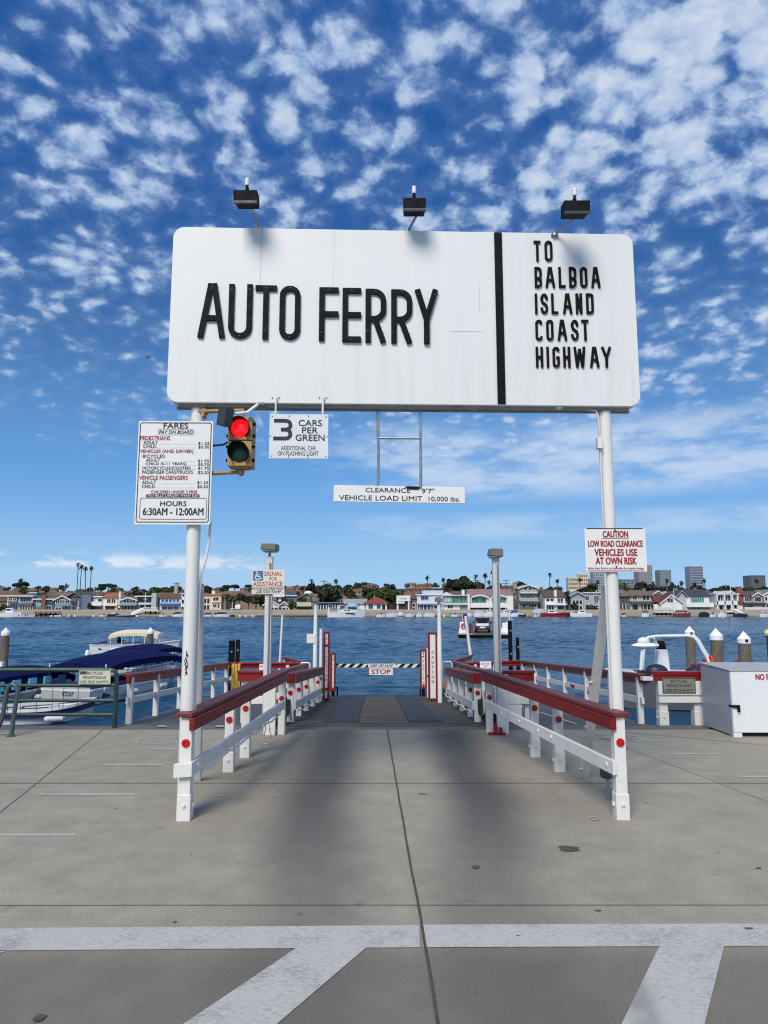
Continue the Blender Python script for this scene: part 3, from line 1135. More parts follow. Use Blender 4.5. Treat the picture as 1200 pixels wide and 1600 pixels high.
BIG = 8.7
for ch, q, bo in (('A', (190, 535, 313, 797), ((.5, .93), (.12, .1), (.88, .1))), ('U', (335, 539, 441, 800), ((.12, .9), (.88, .9), (.5, .04))), ('T', (461, 545, 558, 804), ((.5, .95), (.5, .15))),
                  ('O', (578, 547, 673, 806), ((.5, .96), (.5, .04))), ('F', (767, 555, 857, 812), ((.12, .15), (.5, .95))), ('E', (878, 558, 966, 817), ((.5, .95), (.5, .05))),
                  ('R', (988, 562, 1087, 819), ((.1, .2), (.85, .17), (.5, .95))), ('R', (1111, 565, 1213, 823), ((.1, .2), (.85, .17), (.5, .95)))):
    raised(ch, *z4(*q), BIG, 0.022, bo)
raised('Y', *z5(90, 566, 195, 826), BIG, 0.030, ((.5, .12), (.12, .9), (.88, .9)))
for word, xs, yt, yb in (("TO", ((656, 692), (708, 748)), 330, 427), ("BALBOA", ((660, 697), (711, 760), (775, 810), (825, 863), (878, 916), (930, 978)), 456, 554),
                         ("ISLAND", ((662, 675), (688, 727), (740, 775), (795, 843), (857, 891), (907, 946)), 583, 680), ("COAST", ((664, 700), (716, 753), (769, 818), (834, 874), (885, 923)), 709, 808),
                         ("HIGHWAY", ((666, 703), (718, 731), (746, 783), (797, 834), (848, 907), (924, 973), (982, 1030)), 839, 937)):
    for ch, (a, b_) in zip(word, xs):
        raised(ch, *z5(a, yt, b_, yb), 3.7, 0.016)

POLE_L, POLE_R = Vector((-1.735, 6.385, 0)), Vector((2.09, 6.50, 0))
for P in (POLE_L, POLE_R):
    mb = MB()
    mb.tube([P + Vector((0, 0, -0.05)), P + Vector((0, 0, SB + 0.02))], 0.0615, 28)
    pole = mb.build("pole", WHITE_POLE, sign, smooth=True)
    if P is POLE_L:
        # chipped paint scribble on the pole
        mb = MB()
        c0 = YP(294.5, 1038, POLE_L.y - 0.06)
        for k in range(26):
            z0 = c0.z + 0.115 - k * 0.0075 + rnd.uniform(-.012, .012)
            a0 = R(-97 + rnd.uniform(-9, 9)) + (k - 13) * 0.006
            pts = []
            for j in range(4):
                a = a0 + j * R(rnd.uniform(-5, 7))
                pts.append(P + Vector((0.0625 * math.cos(a), 0.0625 * math.sin(a), z0 - j * 0.011)))
            mb.tube(pts, [0.0012, 0.0035, 0.003, 0.0008], 5)
        mb.build("scratch_mark", BLACK, pole)
# diagonal braces running back from each pole
brL0, brR0 = G(312, 1219), G(912, 1214)
mb = MB()
mb.beam(POLE_L + Vector((0.07, 0.07, 1.98)), brL0, 0.075, 0.03, up=(1, 0, 0))
mb.beam(POLE_L + Vector((0.03, 0.09, 1.98)), brL0 + Vector((-0.035, 0.02, 0)), 0.02, 0.05, up=(1, 0, 0))
mb.build("brace", GREYWHITE, sign)
mb = MB()
a0, a1 = POLE_R + Vector((-0.02, 0.08, 1.98)), brR0
mb.beam(a0, a1, 0.012, 0.085, up=(1, 0, 0))
mb.beam(a0 + Vector((0.04, 0.0, 0)), a1 + Vector((0.04, 0.0, 0)), 0.06, 0.01, up=(1, 0, 0))
for k in range(5):
    p = a1 + (a0 - a1) * (0.05 + k * 0.12)
    mb.tube([p + Vector((-.06, -.01, 0)), p + Vector((-.03, -.01, 0))], 0.012, 8)
mb.build("brace", GREYWHITE, sign)
# electrical conduit
mb = MB()
mb.tube([YP(x, y, 6.42) for x, y in ((329, 815), (326.5, 845), (322, 872), (314.5, 898), (311.5, 930), (309.5, 1000), (306.5, 1065), (304, 1120))], 0.012, 8)
mb.build("conduit", WHITE_POLE, sign, smooth=True)
mb = MB()
mb.tube([YP(x, y, 6.44) for x, y in ((872, 636), (885, 639), (915, 640), (931, 642), (934.5, 650), (937.5, 680), (940, 760), (943, 830), (947, 930), (951, 1020), (955, 1110), (958, 1190))], 0.010, 8)
p = YP(873, 637, 6.42)
mb.sphere(p, 0.035, 0.03, 0.025)
mb.build("conduit", GREYWHITE, sign, smooth=True)
mb = MB()
p = YP(936.5, 692.5, 6.43)
mb.bx(p.x - 0.024, p.x + 0.022, p.y - 0.03, p.y + 0.04, p.z - 0.055, p.z + 0.055)
mb.build("junction_box", WHITE_POLE, sign, bevel=0.004)

# ---- floodlights over the sign
FL = [((403.5, 357), (386, 313), (368, 404), "black floodlight with pale photocell on a rear arm nearest the rounded top corner above the word auto"),
      ((637.5, 363), (647, 325), (629, 664), "black floodlight on short arm above the middle of the white billboard"),
      ((866.5, 368), (898, 329), (878, 917), "black floodlight on a slanted arm above the black divider end of the billboard")]
FLLAB = ["black floodlight on an arm above the word auto of the billboard",
         "black floodlight on a short upright arm above the middle of the billboard",
         "black floodlight on a long slanted arm above the balboa island panel"]
for (bp, cp, xr, _), lab in zip(FL, FLLAB):
    base = YP(bp[0], bp[1], 6.37)
    ctr = YP(cp[0], cp[1], 6.17 if 600 < bp[0] < 700 else 6.06)
    hw = (xr[1] - xr[0]) / 2 * 6.6 / FPX
    fl = thing("floodlight", lab, "floodlight", tuple(base), "floodlights above the billboard")
    mb = MB()
    mb.tube([base + Vector((0, 0.05, -0.05)), base + Vector((0, 0, 0.01)), ctr + Vector((hw * .25, 0.10, -0.02))], 0.012, 8)
    mb.lathe(base, [(0.035, -0.01), (0.035, 0.012), (0.015, 0.02)], 12)
    mb.build("arm", STEEL, fl, smooth=True)
    mb = MB()
    hd = 0.085
    F_ = [(-hw, -0.095, 0.045), (hw, -0.095, 0.045), (hw, -0.085, -0.065), (-hw, -0.085, -0.065)]
    B_ = [(-hw * .92, 0.07, 0.085), (hw * .92, 0.07, 0.085), (hw * .92, 0.10, -0.03), (-hw * .92, 0.10, -0.03)]
    P8 = [ctr + Vector(q) for q in (F_[3], F_[2], B_[2], B_[3], F_[0], F_[1], B_[1], B_[0])]
    mb.hexa(P8)
    mb.build("housing", BLACK, fl, bevel=0.006)
    mb = MB()
    mb.obox(ctr + Vector((0, -0.088, -0.072)), (hw * 1.01, 0, 0), (0, 0.012, 0), (0, 0, 0.010))
    mb.build("rim", DARKGREY, fl)
    mb = MB()
    mb.tube([ctr + Vector((0, 0, 0.06)), ctr + Vector((0, -0.01, 0.115))], 0.018, 10)
    mb.tube([ctr + Vector((0, -0.01, 0.112)), ctr + Vector((0, -0.015, 0.14))], 0.012, 10)
    mb.build("swivel", BLACK, fl, smooth=True)
    mb = MB()
    mb.lathe(ctr + Vector((0, -0.015, 0.135)), [(0.016, 0), (0.021, 0.01), (0.021, 0.035), (0.019, 0.037), (0.021, 0.040), (0.020, 0.068), (0.010, 0.075)], 14)
    mb.build("photocell", PILECAP, fl, smooth=True)

# ---- fare board on the near pole
FB = Face(YP(215, 656, 6.27) * 0 + Vector((YP(212, 738, 6.285).x, 6.285, YP(212, 820, 6.285).z)), (1, 0.012, 0))
fb = thing("fare_board", "tall white fares board with ticket prices and hours on the pole", "notice board", (-2.2, 6.29, 2.5))
u0, v0_ = FB.uv(209.5, 819.5)
u1, v1_ = FB.uv(333.5, 658)
mb = MB()
slab_face(mb, FB, rounded(u0, v0_, u1, v1_, 0.012, 3), 0.012)
brd = mb.build("board", SIGNWHITE, fb)
kx, ky = 220 / 1200, 200 / 1091


def Z8(a, b_, c, d):
    return (180 + a * kx, 640 + b_ * ky, 180 + c * kx, 640 + d * ky)


mbk, mbr, mbg, mbw = MB(), MB(), MB(), MB()
ux0, vy0 = FB.uv(*Z8(168, 965, 0, 0)[:2])
ux1, vy1 = FB.uv(*Z8(832, 105, 0, 0)[:2])
FB.ring(mbk, u0 + 0.012, v0_ + 0.018, u1 - 0.014, v1_ - 0.014, 0.008, 0.02, 0.002)
for s_, q, bold, sh in (("FARES", (413, 115, 622, 160), .03, 0), ("PAY ON BOARD", (373, 176, 662, 207), .012, .3), ("HOURS", (385, 780, 607, 822), .025, 0), ("6:30AM - 12:00AM", (237, 838, 752, 900), .03, 0)):
    FB.text(mbk, s_, *Z8(*q), bold=bold, shear=sh)
for s_, q in (("ADULT", (243, 266, 362, 294)), ("CHILD", (240, 298, 350, 327)), ("$1.25", (708, 276, 802, 303)), ("$0.50", (708, 307, 802, 334)), ("BICYCLES:", (235, 383, 428, 410)), ("ADULT", (265, 416, 382, 443)),
              ("CHILD (5-11 YEARS)", (260, 450, 606, 480)), ("MOTORCYCLES/SCOOTERS", (235, 485, 643, 513)), ("PASSENGER CARS/TRUCKS", (232, 518, 662, 547)), ("$1.50", (706, 425, 798, 451)), ("$0.75", (706, 456, 798, 482)),
              ("$1.75", (706, 487, 798, 514)), ("$2.25", (706, 523, 798, 551)), ("ADULT", (230, 606, 348, 633)), ("CHILD", (228, 640, 338, 668)), ("$1.25", (700, 610, 792, 637)), ("$0.50", (700, 645, 792, 672))):
    FB.text(mbk, s_, *Z8(*q), bold=.008)
for s_, q in (("PEDESTRIANS", (215, 225, 468, 260)), ("VEHICLES (AND DRIVER)", (212, 340, 665, 378)), ("VEHICLE PASSENGERS", (205, 563, 617, 599)), ("CHILDREN UNDER 5 FREE", (305, 688, 700, 714))):
    mbr = MB()
    FB.text(mbr, s_, *Z8(*q), bold=.02)
    if s_.startswith("CHILDREN"):
        FB.rect(mbr, *Z8(305, 718, 700, 720), 0.0012, 0.002)
    mbr.build("red_lettering", REDINK, fb, fix=False)
for a, b_, y in ((365, 700, 296), (355, 700, 328), (388, 700, 445), (612, 700, 477), (648, 700, 508), (352, 692, 634), (342, 692, 668)):
    for k in range(int((b_ - a) / 9)):
        FB.rect(mbg, *Z8(a + k * 9, y - 3, a + k * 9 + 4, y), 0.0012, 0.002)
FB.rect(mbk, *Z8(265, 722, 718, 748), 0.0012, 0.0022)
FB.text(mbw, "NO BILLS LARGER THAN $20", *Z8(280, 725, 704, 745), d=0.0034, bold=.02)
a, b_ = FB.uv(*Z8(362, 217, 0, 0)[:2])
c, d = FB.uv(*Z8(675, 166, 0, 0)[:2])
FB.ring(mbk, a, b_, c, d, 0.003, 0.024, 0.002)
a, b_ = FB.uv(*Z8(204, 936, 0, 0)[:2])
c, d = FB.uv(*Z8(784, 753, 0, 0)[:2])
FB.ring(mbk, a, b_, c, d, 0.005, 0.02, 0.002)
mbk.build("black_lettering", INK, fb, fix=False)
mbg.build("dotted_line", GREYINK, fb)
mbw.build("white_lettering", WHITEINK, fb, fix=False)
mb = MB()
for zf in (0.12, 0.82):
    z = FB.pt(0, v0_ + (v1_ - v0_) * zf).z
    mb.bx(-1.86, -1.62, 6.298, 6.33, z - 0.02, z + 0.02)
mb.build("bracket", STEEL, fb)

# ---- traffic light
tl_ = thing("traffic_light", "tan two lamp traffic light showing red beside the pole", "traffic light", (-1.36, 6.32, 3.2))
YT = 6.20
c1, c2 = YP(374.5, 667, YT), YP(373, 708, YT)
TA = YP(356, 653, YT)
TB = YP(396, 653, YT)
hw = (YP(394.5, 690, YT).x - YP(354, 690, YT).x) / 2
cx = (YP(394.5, 690, YT).x + YP(354.5, 690, YT).x) / 2
zt, zm, zb = YP(0, 651, YT).z, YP(0, 688, YT).z, YP(0, 728, YT).z
mb = MB()
mb.bx(cx - hw + .008, cx + hw - .008, YT, YT + 0.19, zm + 0.004, zt)
mb.bx(cx - hw + .008, cx + hw - .008, YT, YT + 0.19, zb, zm - 0.004)
mb.bx(cx - hw * .6, cx + hw * .6, YT + 0.02, YT + 0.17, zb - 0.012, zb)
for z in (zm + .05, zt - .06, zm - .05, zb + .06):
    for sx in (-1, 1):
        mb.bx(cx + sx * hw - 0.014, cx + sx * hw + 0.014, YT + 0.03, YT + 0.06, z - 0.014, z + 0.014, 1)
mb.build("housing", [TAN, BLACK], tl_, bevel=0.008)
RL = glow("red_signal_lens", (1.0, 0.004, 0.006, 1), 1.25)
GL = glass("dark_green_lens", (0.002, 0.012, 0.008, 1), 0.2)
rad = 0.088
for (nm, c, mm) in (("red_lens", Vector((cx, YT, (zm + zt) / 2)), RL), ("green_lens", Vector((cx, YT, (zm + zb) / 2)), GL)):
    mb = MB()
    mb.lathe(c, [(rad * .96, -0.001), (rad * .9, 0.012), (rad * .6, 0.022), (rad * .2, 0.026)], 28, axis='y')
    mb.build(nm, mm, tl_, smooth=True)
    mb = MB()  # visor: open-bottomed hood
    n = 24
    ringo, ringi = [], []
    for k in range(n + 1):
        a = R(-55 + 290 * k / n)
        L_ = 0.10 if nm == "red_lens" else 0.115
        dep = L_ * (0.35 + 0.65 * max(0, math.sin(a) * .5 + .5))
        ringo.append([c + Vector((rad * r_ * math.cos(a), -d_, rad * r_ * math.sin(a))) for r_, d_ in ((1.03, 0.0), (1.06, dep), (1.0, dep), (0.98, 0.0))])
    mb.loft(ringo)
    mb.build("visor", BLACK, tl_, smooth=True)
mb = MB()
za = YP(0, 641, 6.3).z
zc = YP(0, 738, 6.3).z
mb.tube([(POLE_L.x + .05, 6.34, za), (cx, YT + 0.1, za), (cx, YT + 0.1, zt - 0.005)], 0.021, 10)
mb.tube([(POLE_L.x + .05, 6.36, zc), (cx, YT + 0.1, zc), (cx + .002, YT + 0.1, zb + 0.0)], 0.021, 10)
mb.sphere((cx, YT + .1, zc), .032, .032, .036)
mb.tube([(POLE_L.x - .02, 6.36, za), (POLE_L.x + .10, 6.34, za)], 0.03, 10)
mb.bx(POLE_L.x + .05, POLE_L.x + .075, 6.32, 6.42, za - .05, za + .05)
mb.build("mount_arm", TAN, tl_, smooth=True)
mb = MB()
zz = YP(0, 693, 6.3).z
mb.tube([(POLE_L.x + .06, 6.34, zz - .02), (cx - hw - .06, 6.33, zz - .004), (cx - hw - .02, 6.30, zz + .01), (cx - hw + .02, 6.29, zz + .01)], 0.011, 8)
mb.build("cable", NAVYTRIM, tl_, smooth=True)

# dark floodlight clipped next to the signal
sp = thing("sign_lamp", "dark grey box lamp on a white bracket overlapping the traffic light", "lamp", tuple(YP(352, 651, 6.05)))
c = YP(352, 651, 6.06)
mb = MB()
ax_, ay_, az_ = Vector((0.8, -0.5, -0.15)).normalized(), Vector((0.5, 0.8, 0)).normalized(), None
az_ = ax_.cross(ay_).normalized()
mb.obox(c, ax_ * 0.048, ay_ * 0.05, az_ * 0.083)
mb.build("housing", DARKGREY, sp, bevel=0.004)
mb = MB()
mb.tube([c + Vector((0.02, 0.02, 0.02)), YP(366, 646, 6.1), YP(386, 644.5, 6.14), YP(403, 632, 6.3)], 0.014, 8)
mb.build("bracket_arm", PILECAP, sp, smooth=True)
mb = MB()
mb.lathe(YP(409, 633.5, 6.32) - Vector((0, 0, .012)), [(0.03, 0), (0.045, 0.012), (0.045, 0.03)], 14)
mb.build("mount_plate", RUSTSTEEL, sp, smooth=True)

# ---- hanging plate: 3 cars per green
hs_ = thing("cars_limit_sign", "small white plate reading 3 cars per green hanging below billboard", "sign", tuple(YP(466, 680, 6.25)))
HF = Face((YP(420, 716, 6.265).x, 6.265, YP(420, 716, 6.265).z), su)
u0, v0_ = HF.uv(420, 716)
u1, v1_ = HF.uv(513, 647.5)
mb = MB()
slab_face(mb, HF, rounded(u0, v0_, u1, v1_, 0.006, 2), 0.01)
mb.build("plate", paint("plate_grey_white", (0.66, 0.68, 0.69, 1), 0.45, 0.05, 6, 0.1, (0.4, 0.4, 0.38)), hs_)
k1 = 380 / 1200


def Z1(a, b_, c, d):
    return (180 + a * k1, 600 + b_ * k1, 180 + c * k1, 600 + d * k1)


mbk = MB()
for s_, q, bo in (("CARS", (905, 177, 1020, 208), .012), ("PER", (922, 214, 1000, 243), .012), ("GREEN", (890, 249, 1033, 281), .012), ("ADDITIONAL CAR", (818, 305, 990, 327), 0), ("ON FLASHING LIGHT", (803, 331, 1003, 354), 0)):
    HF.text(mbk, s_, *Z1(*q), bold=bo)
# flat-topped 3
ua, vt = HF.uv(*Z1(782, 172, 0, 0)[:2])
ub, vb = HF.uv(*Z1(873, 278, 0, 0)[:2])
w_, h_ = ub - ua, vt - vb
t_ = 0.034
r_ = h_ / 4 - t_ / 4
for i, pts in enumerate(([(0.004, h_ - t_ / 2), (w_ - r_ - t_ / 2, h_ - t_ / 2)] + arc(w_ - r_ - t_ / 2, h_ - t_ / 2 - r_, r_, r_, 90, -90, 8) + [(w_ * .4, h_ / 2)],
                         [(w_ * .4, h_ / 2), (w_ - r_ - t_ / 2, h_ / 2)] + arc(w_ - r_ - t_ / 2, h_ / 2 - r_, r_, r_, 90, -90, 8) + [(0, t_ / 2)])):
    stroke(mbk, pts, False, t_, lambda x, y, dd: HF.pt(ua + x, vb + y, 0.001 + dd), 0.002 + i * .0008)
mbk.build("lettering", INK, hs_, fix=False)
for px in (430.8, 504.2):
    mb = MB()
    a, b_ = HF.uv(px - 1.6, 652)
    c, d = HF.uv(px + 1.6, 617)
    mb.prism([HF.pt(a, b_, -0.012), HF.pt(c, b_, -0.012), HF.pt(c, d, -0.002), HF.pt(a, d, -0.002)], HF.n * 0.012)
    mb.build("strap", WHITE_POLE, hs_)
mb = MB()
for fx, fy in ((.04, .05), (.33, .04), (.66, .04), (.96, .05), (.04, .95), (.33, .96), (.66, .96), (.96, .95), (.015, .5), (.985, .5)):
    p = HF.pt(u0 + (u1 - u0) * fx, v0_ + (v1_ - v0_) * fy, 0.003)
    mb.obox(p, HF.u * .005, HF.v * .005, HF.n * .003)
for px in (425.5, 436, 499, 510):
    a, b_ = SF.uv(px, 621.5)
    mb.obox(SF.pt(a, b_, 0.004), SF.u * .006, SF.v * .006, SF.n * .004)
mb.build("bolt", RUSTSTEEL, hs_)

# ---- clearance bar
cl = thing("clearance_sign", "long narrow white clearance and load limit board hanging on chains of grey bars", "sign", tuple(YP(624, 760, 6.42)))
cl['label'] = "long narrow white clearance and load limit board hanging on grey bars"
CF = Face((YP(521, 784, 6.40).x, 6.40, YP(521, 784, 6.40).z), Vector((1, 0.02, -0.012)), Vector((0.012, 0, 1)))
u0, v0_ = CF.uv(521, 783.5)
u1, v1_ = CF.uv(726.5, 761)
mb = MB()
CF.rect_uv(mb, u0, v0_, u1, v1_, -0.02, 0)
mb.build("board", SIGNWHITE, cl, bevel=0.003)
k2 = 260 / 1200


def Z2(a, b_, c, d):
    return (500 + a * k2, 620 + b_ * k2, 500 + c * k2, 620 + d * k2)


mbk = MB()
for s_, q in (("CLEARANCE", (328, 655, 650, 692)), ("9'7\"", (733, 661, 826, 697)), ("VEHICLE LOAD LIMIT", (137, 708, 738, 752)), ("10,000 lbs.", (783, 719, 1010, 760))):
    CF.text(mbk, s_, *Z2(*q), bold=.008)
mbk.build("lettering", INK, cl, fix=False)
mb = MB()
a, b_ = CF.uv(*Z2(610, 668, 0, 0)[:2])
c, d = CF.uv(*Z2(720, 648, 0, 0)[:2])
pts = [(a, d - .002), (a + .03, d + .001), (c, d), (c - .003, b_ + .004), (c - .03, b_ - .001), (a + .04, b_ + .002), (a + .02, b_ + .012)]
mb.prism([CF.pt(x, y, 0.004) for x, y in pts], CF.n * .004)
mb.build("black_tape", BLACK, cl)
for (xt, yt), (xm, ym), (xb, yb) in (((589.5, 633), (591.5, 708), (590.5, 760)), ((657, 634), (657.3, 710), (657.5, 763))):
    mb = MB()
    T_, M_, B_ = YP(xt, yt, 6.42), YP(xm, ym, 6.42), YP(xb, yb, 6.42)
    mb.tube([T_ + Vector((-.012, 0, 0)), M_ + Vector((-.005, 0, .03))], 0.0065, 8)
    mb.tube([T_ + Vector((.012, 0, 0)), M_ + Vector((.005, 0, .03))], 0.0065, 8)
    mb.tube([M_ + Vector((0, 0, .035)), M_ + Vector((0, 0, -.01))], 0.012, 8)
    mb.tube([M_, B_], 0.013, 8)
    mb.sphere(T_, .022, .022, .018)
    mb.build("hanger_bar", STEEL, cl, smooth=True)
mb = MB()
mb.tube([YP(591, 684.5, 6.42), YP(657, 685, 6.42)], 0.011, 8)
mb.build("cross_bar", STEEL, cl, smooth=True)

# ---- caution plate on the other pole
cs = thing("caution_sign", "white caution plate in red capitals about low road clearance on a pole", "sign", (2.1, 6.42, 2.1))
KF = Face((YP(915, 894, 6.42).x, 6.42, YP(915, 894, 6.42).z), (1, 0.0, -0.0))
u0, v0_ = KF.uv(915.5, 893.5)
u1, v1_ = KF.uv(1008, 825.3)
mb = MB()
slab_face(mb, KF, rounded(u0, v0_, u1, v1_, 0.014, 3), 0.008)
mb.build("plate", SIGNWHITE, cs)
k3 = 200 / 1067


def Z3(a, b_, c, d):
    return (860 + a * k3, 620 + b_ * k3, 860 + c * k3, 620 + d * k3)


mbr, mbk = MB(), MB()
for s_, q in (("CAUTION", (433, 1119, 648, 1170)), ("LOW ROAD CLEARANCE", (312, 1199, 770, 1249)), ("VEHICLES USE", (365, 1269, 725, 1325)), ("AT OWN RISK", (375, 1339, 720, 1396)), ("Balboa Island Ferry is not responsible for property damage.", (313, 1420, 780, 1441))):
    mbr = MB()
    KF.text(mbr, s_, *Z3(*q), bold=.045 if len(s_) < 30 else .015)
    mbr.build('red_lettering', REDINK, cs, fix=False)
mbr = MB()
KF.rect(mbr, *Z3(430, 1176, 655, 1181), .0015, .0025)
KF.rect(mbr, *Z3(312, 1448, 786, 1453), .0015, .0025)
KF.rect(mbk, *Z3(300, 1095, 768, 1101), .0015, .0025)
mbr.build("red_rule", REDINK, cs, fix=False)
for fx, fy in ((.5, .955), (.5, .12)):
    p = KF.pt(u0 + (u1 - u0) * fx, v0_ + (v1_ - v0_) * fy, .004)
    mbk.obox(p, KF.u * .006, KF.v * .006, KF.n * .004)
mbk.build("bolt", BLACK, cs)

# ------------------------------------------------------------------ ferry ramp
ramp = thing("ferry_ramp", "dark timber loading ramp with two steel wheel plates running down to the water", "ramp", (0, 11, 0))
m, t, b = material("ramp_timber")
v = t.new('ShaderNodeTexCoord').outputs['Object']
x, y, z = t.sep(v)
n = t.noise(t.scalev(v, (0.7, 9, 9)), 2.2, 5, 0.65)
n2 = t.noise(v, 1.3, 4, 0.6)
cc = t.mix(t.ramp(n, 0.3, 0.7), (0.048, 0.040, 0.031), (0.100, 0.082, 0.060))
edge = t.ramp(t.math('ABSOLUTE', x), 0.5, 1.0)
cc = t.mix(t.math('MULTIPLY', edge, 0.55), cc, (0.05, 0.048, 0.047))
cc = t.mix(t.ramp(n2, 0.5, 0.75, 0, 0.5), cc, (0.04, 0.038, 0.034))
t.put(b.inputs['Base Color'], cc)
b.inputs['Roughness'].default_value = 0.75
t.put(b.inputs['Normal'], t.bump(n, 0.4, 0.01))
RAMPM = m
YE = 19.2
mb = MB()
y = 11.02
i = 0
while y < YE - 0.02:
    y2 = min(y + 0.30, YE)
    dz = rnd.uniform(-.004, .004)
    hw = 1.62
    mb.hexa([(-hw, y, ramp_z(y) - .1), (hw, y, ramp_z(y) - .1), (hw, y2 - .022, ramp_z(y2) - .1), (-hw, y2 - .022, ramp_z(y2) - .1),
             (-hw, y, ramp_z(y) + dz), (hw, y, ramp_z(y) + dz), (hw, y2 - .022, ramp_z(y2) + dz), (-hw, y2 - .022, ramp_z(y2) + dz)])
    y = y2
mb.build("deck_planks", RAMPM, ramp)
PLATE = paint("ramp_steel_plate", (0.040, 0.044, 0.050, 1), 0.65, 0.22, 3, 0.4, (0.03, 0.026, 0.022), 0.2, 0.1, spec=0.25)
for xa, xb, xc, xd in ((-0.955, -0.42, -0.50, -1.12), (0.40, 0.93, 0.80, 0.29)):
    for ya, yb in ((11.55, 15.2), (15.21, YE)):
        ka, kb = (ya - 11.55) / (YE - 11.55), (yb - 11.55) / (YE - 11.55)
        L_ = lambda k: xa + (xd - xa) * k if xa < 0 else xa + (xd - xa) * k
        R_ = lambda k: xb + (xc - xb) * k
        mb = MB()
        mb.hexa([(L_(ka), ya, ramp_z(ya) + .004), (R_(ka), ya, ramp_z(ya) + .004), (R_(kb), yb, ramp_z(yb) + .004), (L_(kb), yb, ramp_z(yb) + .004),
                 (L_(ka), ya, ramp_z(ya) + .016), (R_(ka), ya, ramp_z(ya) + .016), (R_(kb), yb, ramp_z(yb) + .016), (L_(kb), yb, ramp_z(yb) + .016)])
        mb.build("wheel_plate", PLATE, ramp)
mb = MB()
mb.bx(-1.62, 1.62, 10.955, 11.01, -0.14, 0.004)
mb.build("hinge_beam", paint("hinge_steel", (0.09, 0.075, 0.055, 1), 0.7, 0.3, 6), ramp)
mb = MB()
for sx in (-1, 1):
    mb.beam((sx * 1.45, 11.1, ramp_z(11.1) - .25), (sx * 1.45, YE, ramp_z(YE) - .25), 0.2, 0.28)
mb.bx(-1.6, 1.6, YE, YE + .08, ramp_z(YE) - .4, ramp_z(YE) - 0.01)
mb.build("side_beam", BLACKPILE, ramp)

# side ramps for people on foot, one each side
def side_z(y):
    return -0.055 * max(0.0, y - 11.07) - .012


for xa, xb, xc, xd, yb in ((-4.06, -1.72, -1.66, -4.06, 18.7), (1.72, 4.06, 4.06, 1.66, 21.1)):
    mb = MB()
    ya = 11.07
    za, zb = -0.012, side_z(yb)
    mb.hexa([(xa, ya, za - .15), (xb, ya, za - .15), (xc, yb, zb - .15), (xd, yb, zb - .15), (xa, ya, za), (xb, ya, za), (xc, yb, zb), (xd, yb, zb)])
    struct(mb.build("side_ramp", ASPH))
mb = MB()
for pts in ([(246, 1130.2), (262, 1130.2), (258, 1128.2), (248, 1128.2)], [(336, 1130.5), (350, 1130.5), (349, 1128.4), (339, 1128.4)]):
    mb.add([G(x, y + 5, 0.004) for x, y in pts], [(0, 1, 2, 3)])
mb.add([(1.95, 11.4, side_z(11.4) + .006), (2.02, 11.4, side_z(11.4) + .006), (2.02, 16.5, side_z(16.5) + .006), (1.98, 16.5, side_z(16.5) + .006)], [(0, 1, 2, 3)])
mb.add([(2.95, 11.2, side_z(11.2) + .006), (3.0, 11.2, side_z(11.2) + .006), (2.75, 14.5, side_z(14.5) + .006), (2.71, 14.5, side_z(14.5) + .006)], [(0, 1, 2, 3)])
struct(mb.build("ramp_marking", ROADW, fix=False))


# ------------------------------------------------------------------ guard rails
def reflector(p, n_, r, parent, eight=True):
    n_ = Vector(n_).normalized()
    u = Vector((0, 0, 1))
    s_ = u.cross(n_).normalized()
    mb = MB()
    k = 8
    ring = [p + (s_ * math.cos(2 * math.pi * (i + .5) / k) + u * math.sin(2 * math.pi * (i + .5) / k)) * r for i in range(k)]
    mb.prism(ring, n_ * 0.012)
    mb.build("reflector", REFLECT, parent, bevel=0.003)


def post(root, p, z0, z1, w_, refl_z=None, shoe=True, rr=0.037, bolt=True, mat_=WHITE, d_=None):
    mb = MB()
    d_ = d_ or w_
    mb.bx(p[0] - w_ / 2, p[0] + w_ / 2, p[1] - d_ / 2, p[1] + d_ / 2, z0, z1)
    po = mb.build("post", mat_, root, bevel=0.006)
    if shoe:
        mb = MB()
        e = 0.008
        mb.bx(p[0] - w_ / 2 - e, p[0] + w_ / 2 + e, p[1] - d_ / 2 - e, p[1] + d_ / 2 + e, z0 - 0.01, z0 + 0.21)
        mb.build("post_shoe", WHITE, po, bevel=0.004)
        if bolt:
            mb = MB()
            mb.lathe((p[0], p[1] - d_ / 2 - e, z0 + 0.125), [(0.019, 0), (0.019, 0.006), (0.011, 0.007), (0.011, 0.018)], 6, axis='y')
            mb.build("bolt", WHITE_POLE, po)
            mb = MB()
            sx = 1 if p[0] < 0 else -1
            mb.obox((p[0] + sx * (w_ / 2 + e + .008), p[1], z0 + 0.12), (0.009, 0, 0), (0, .014, 0), (0, 0, .014))
            mb.build("bolt", WHITE_POLE, po)
    if refl_z is not None:
        reflector(Vector((p[0], p[1] - d_ / 2 - 0.001, refl_z)), (0, -1, 0), rr, po)
    return po


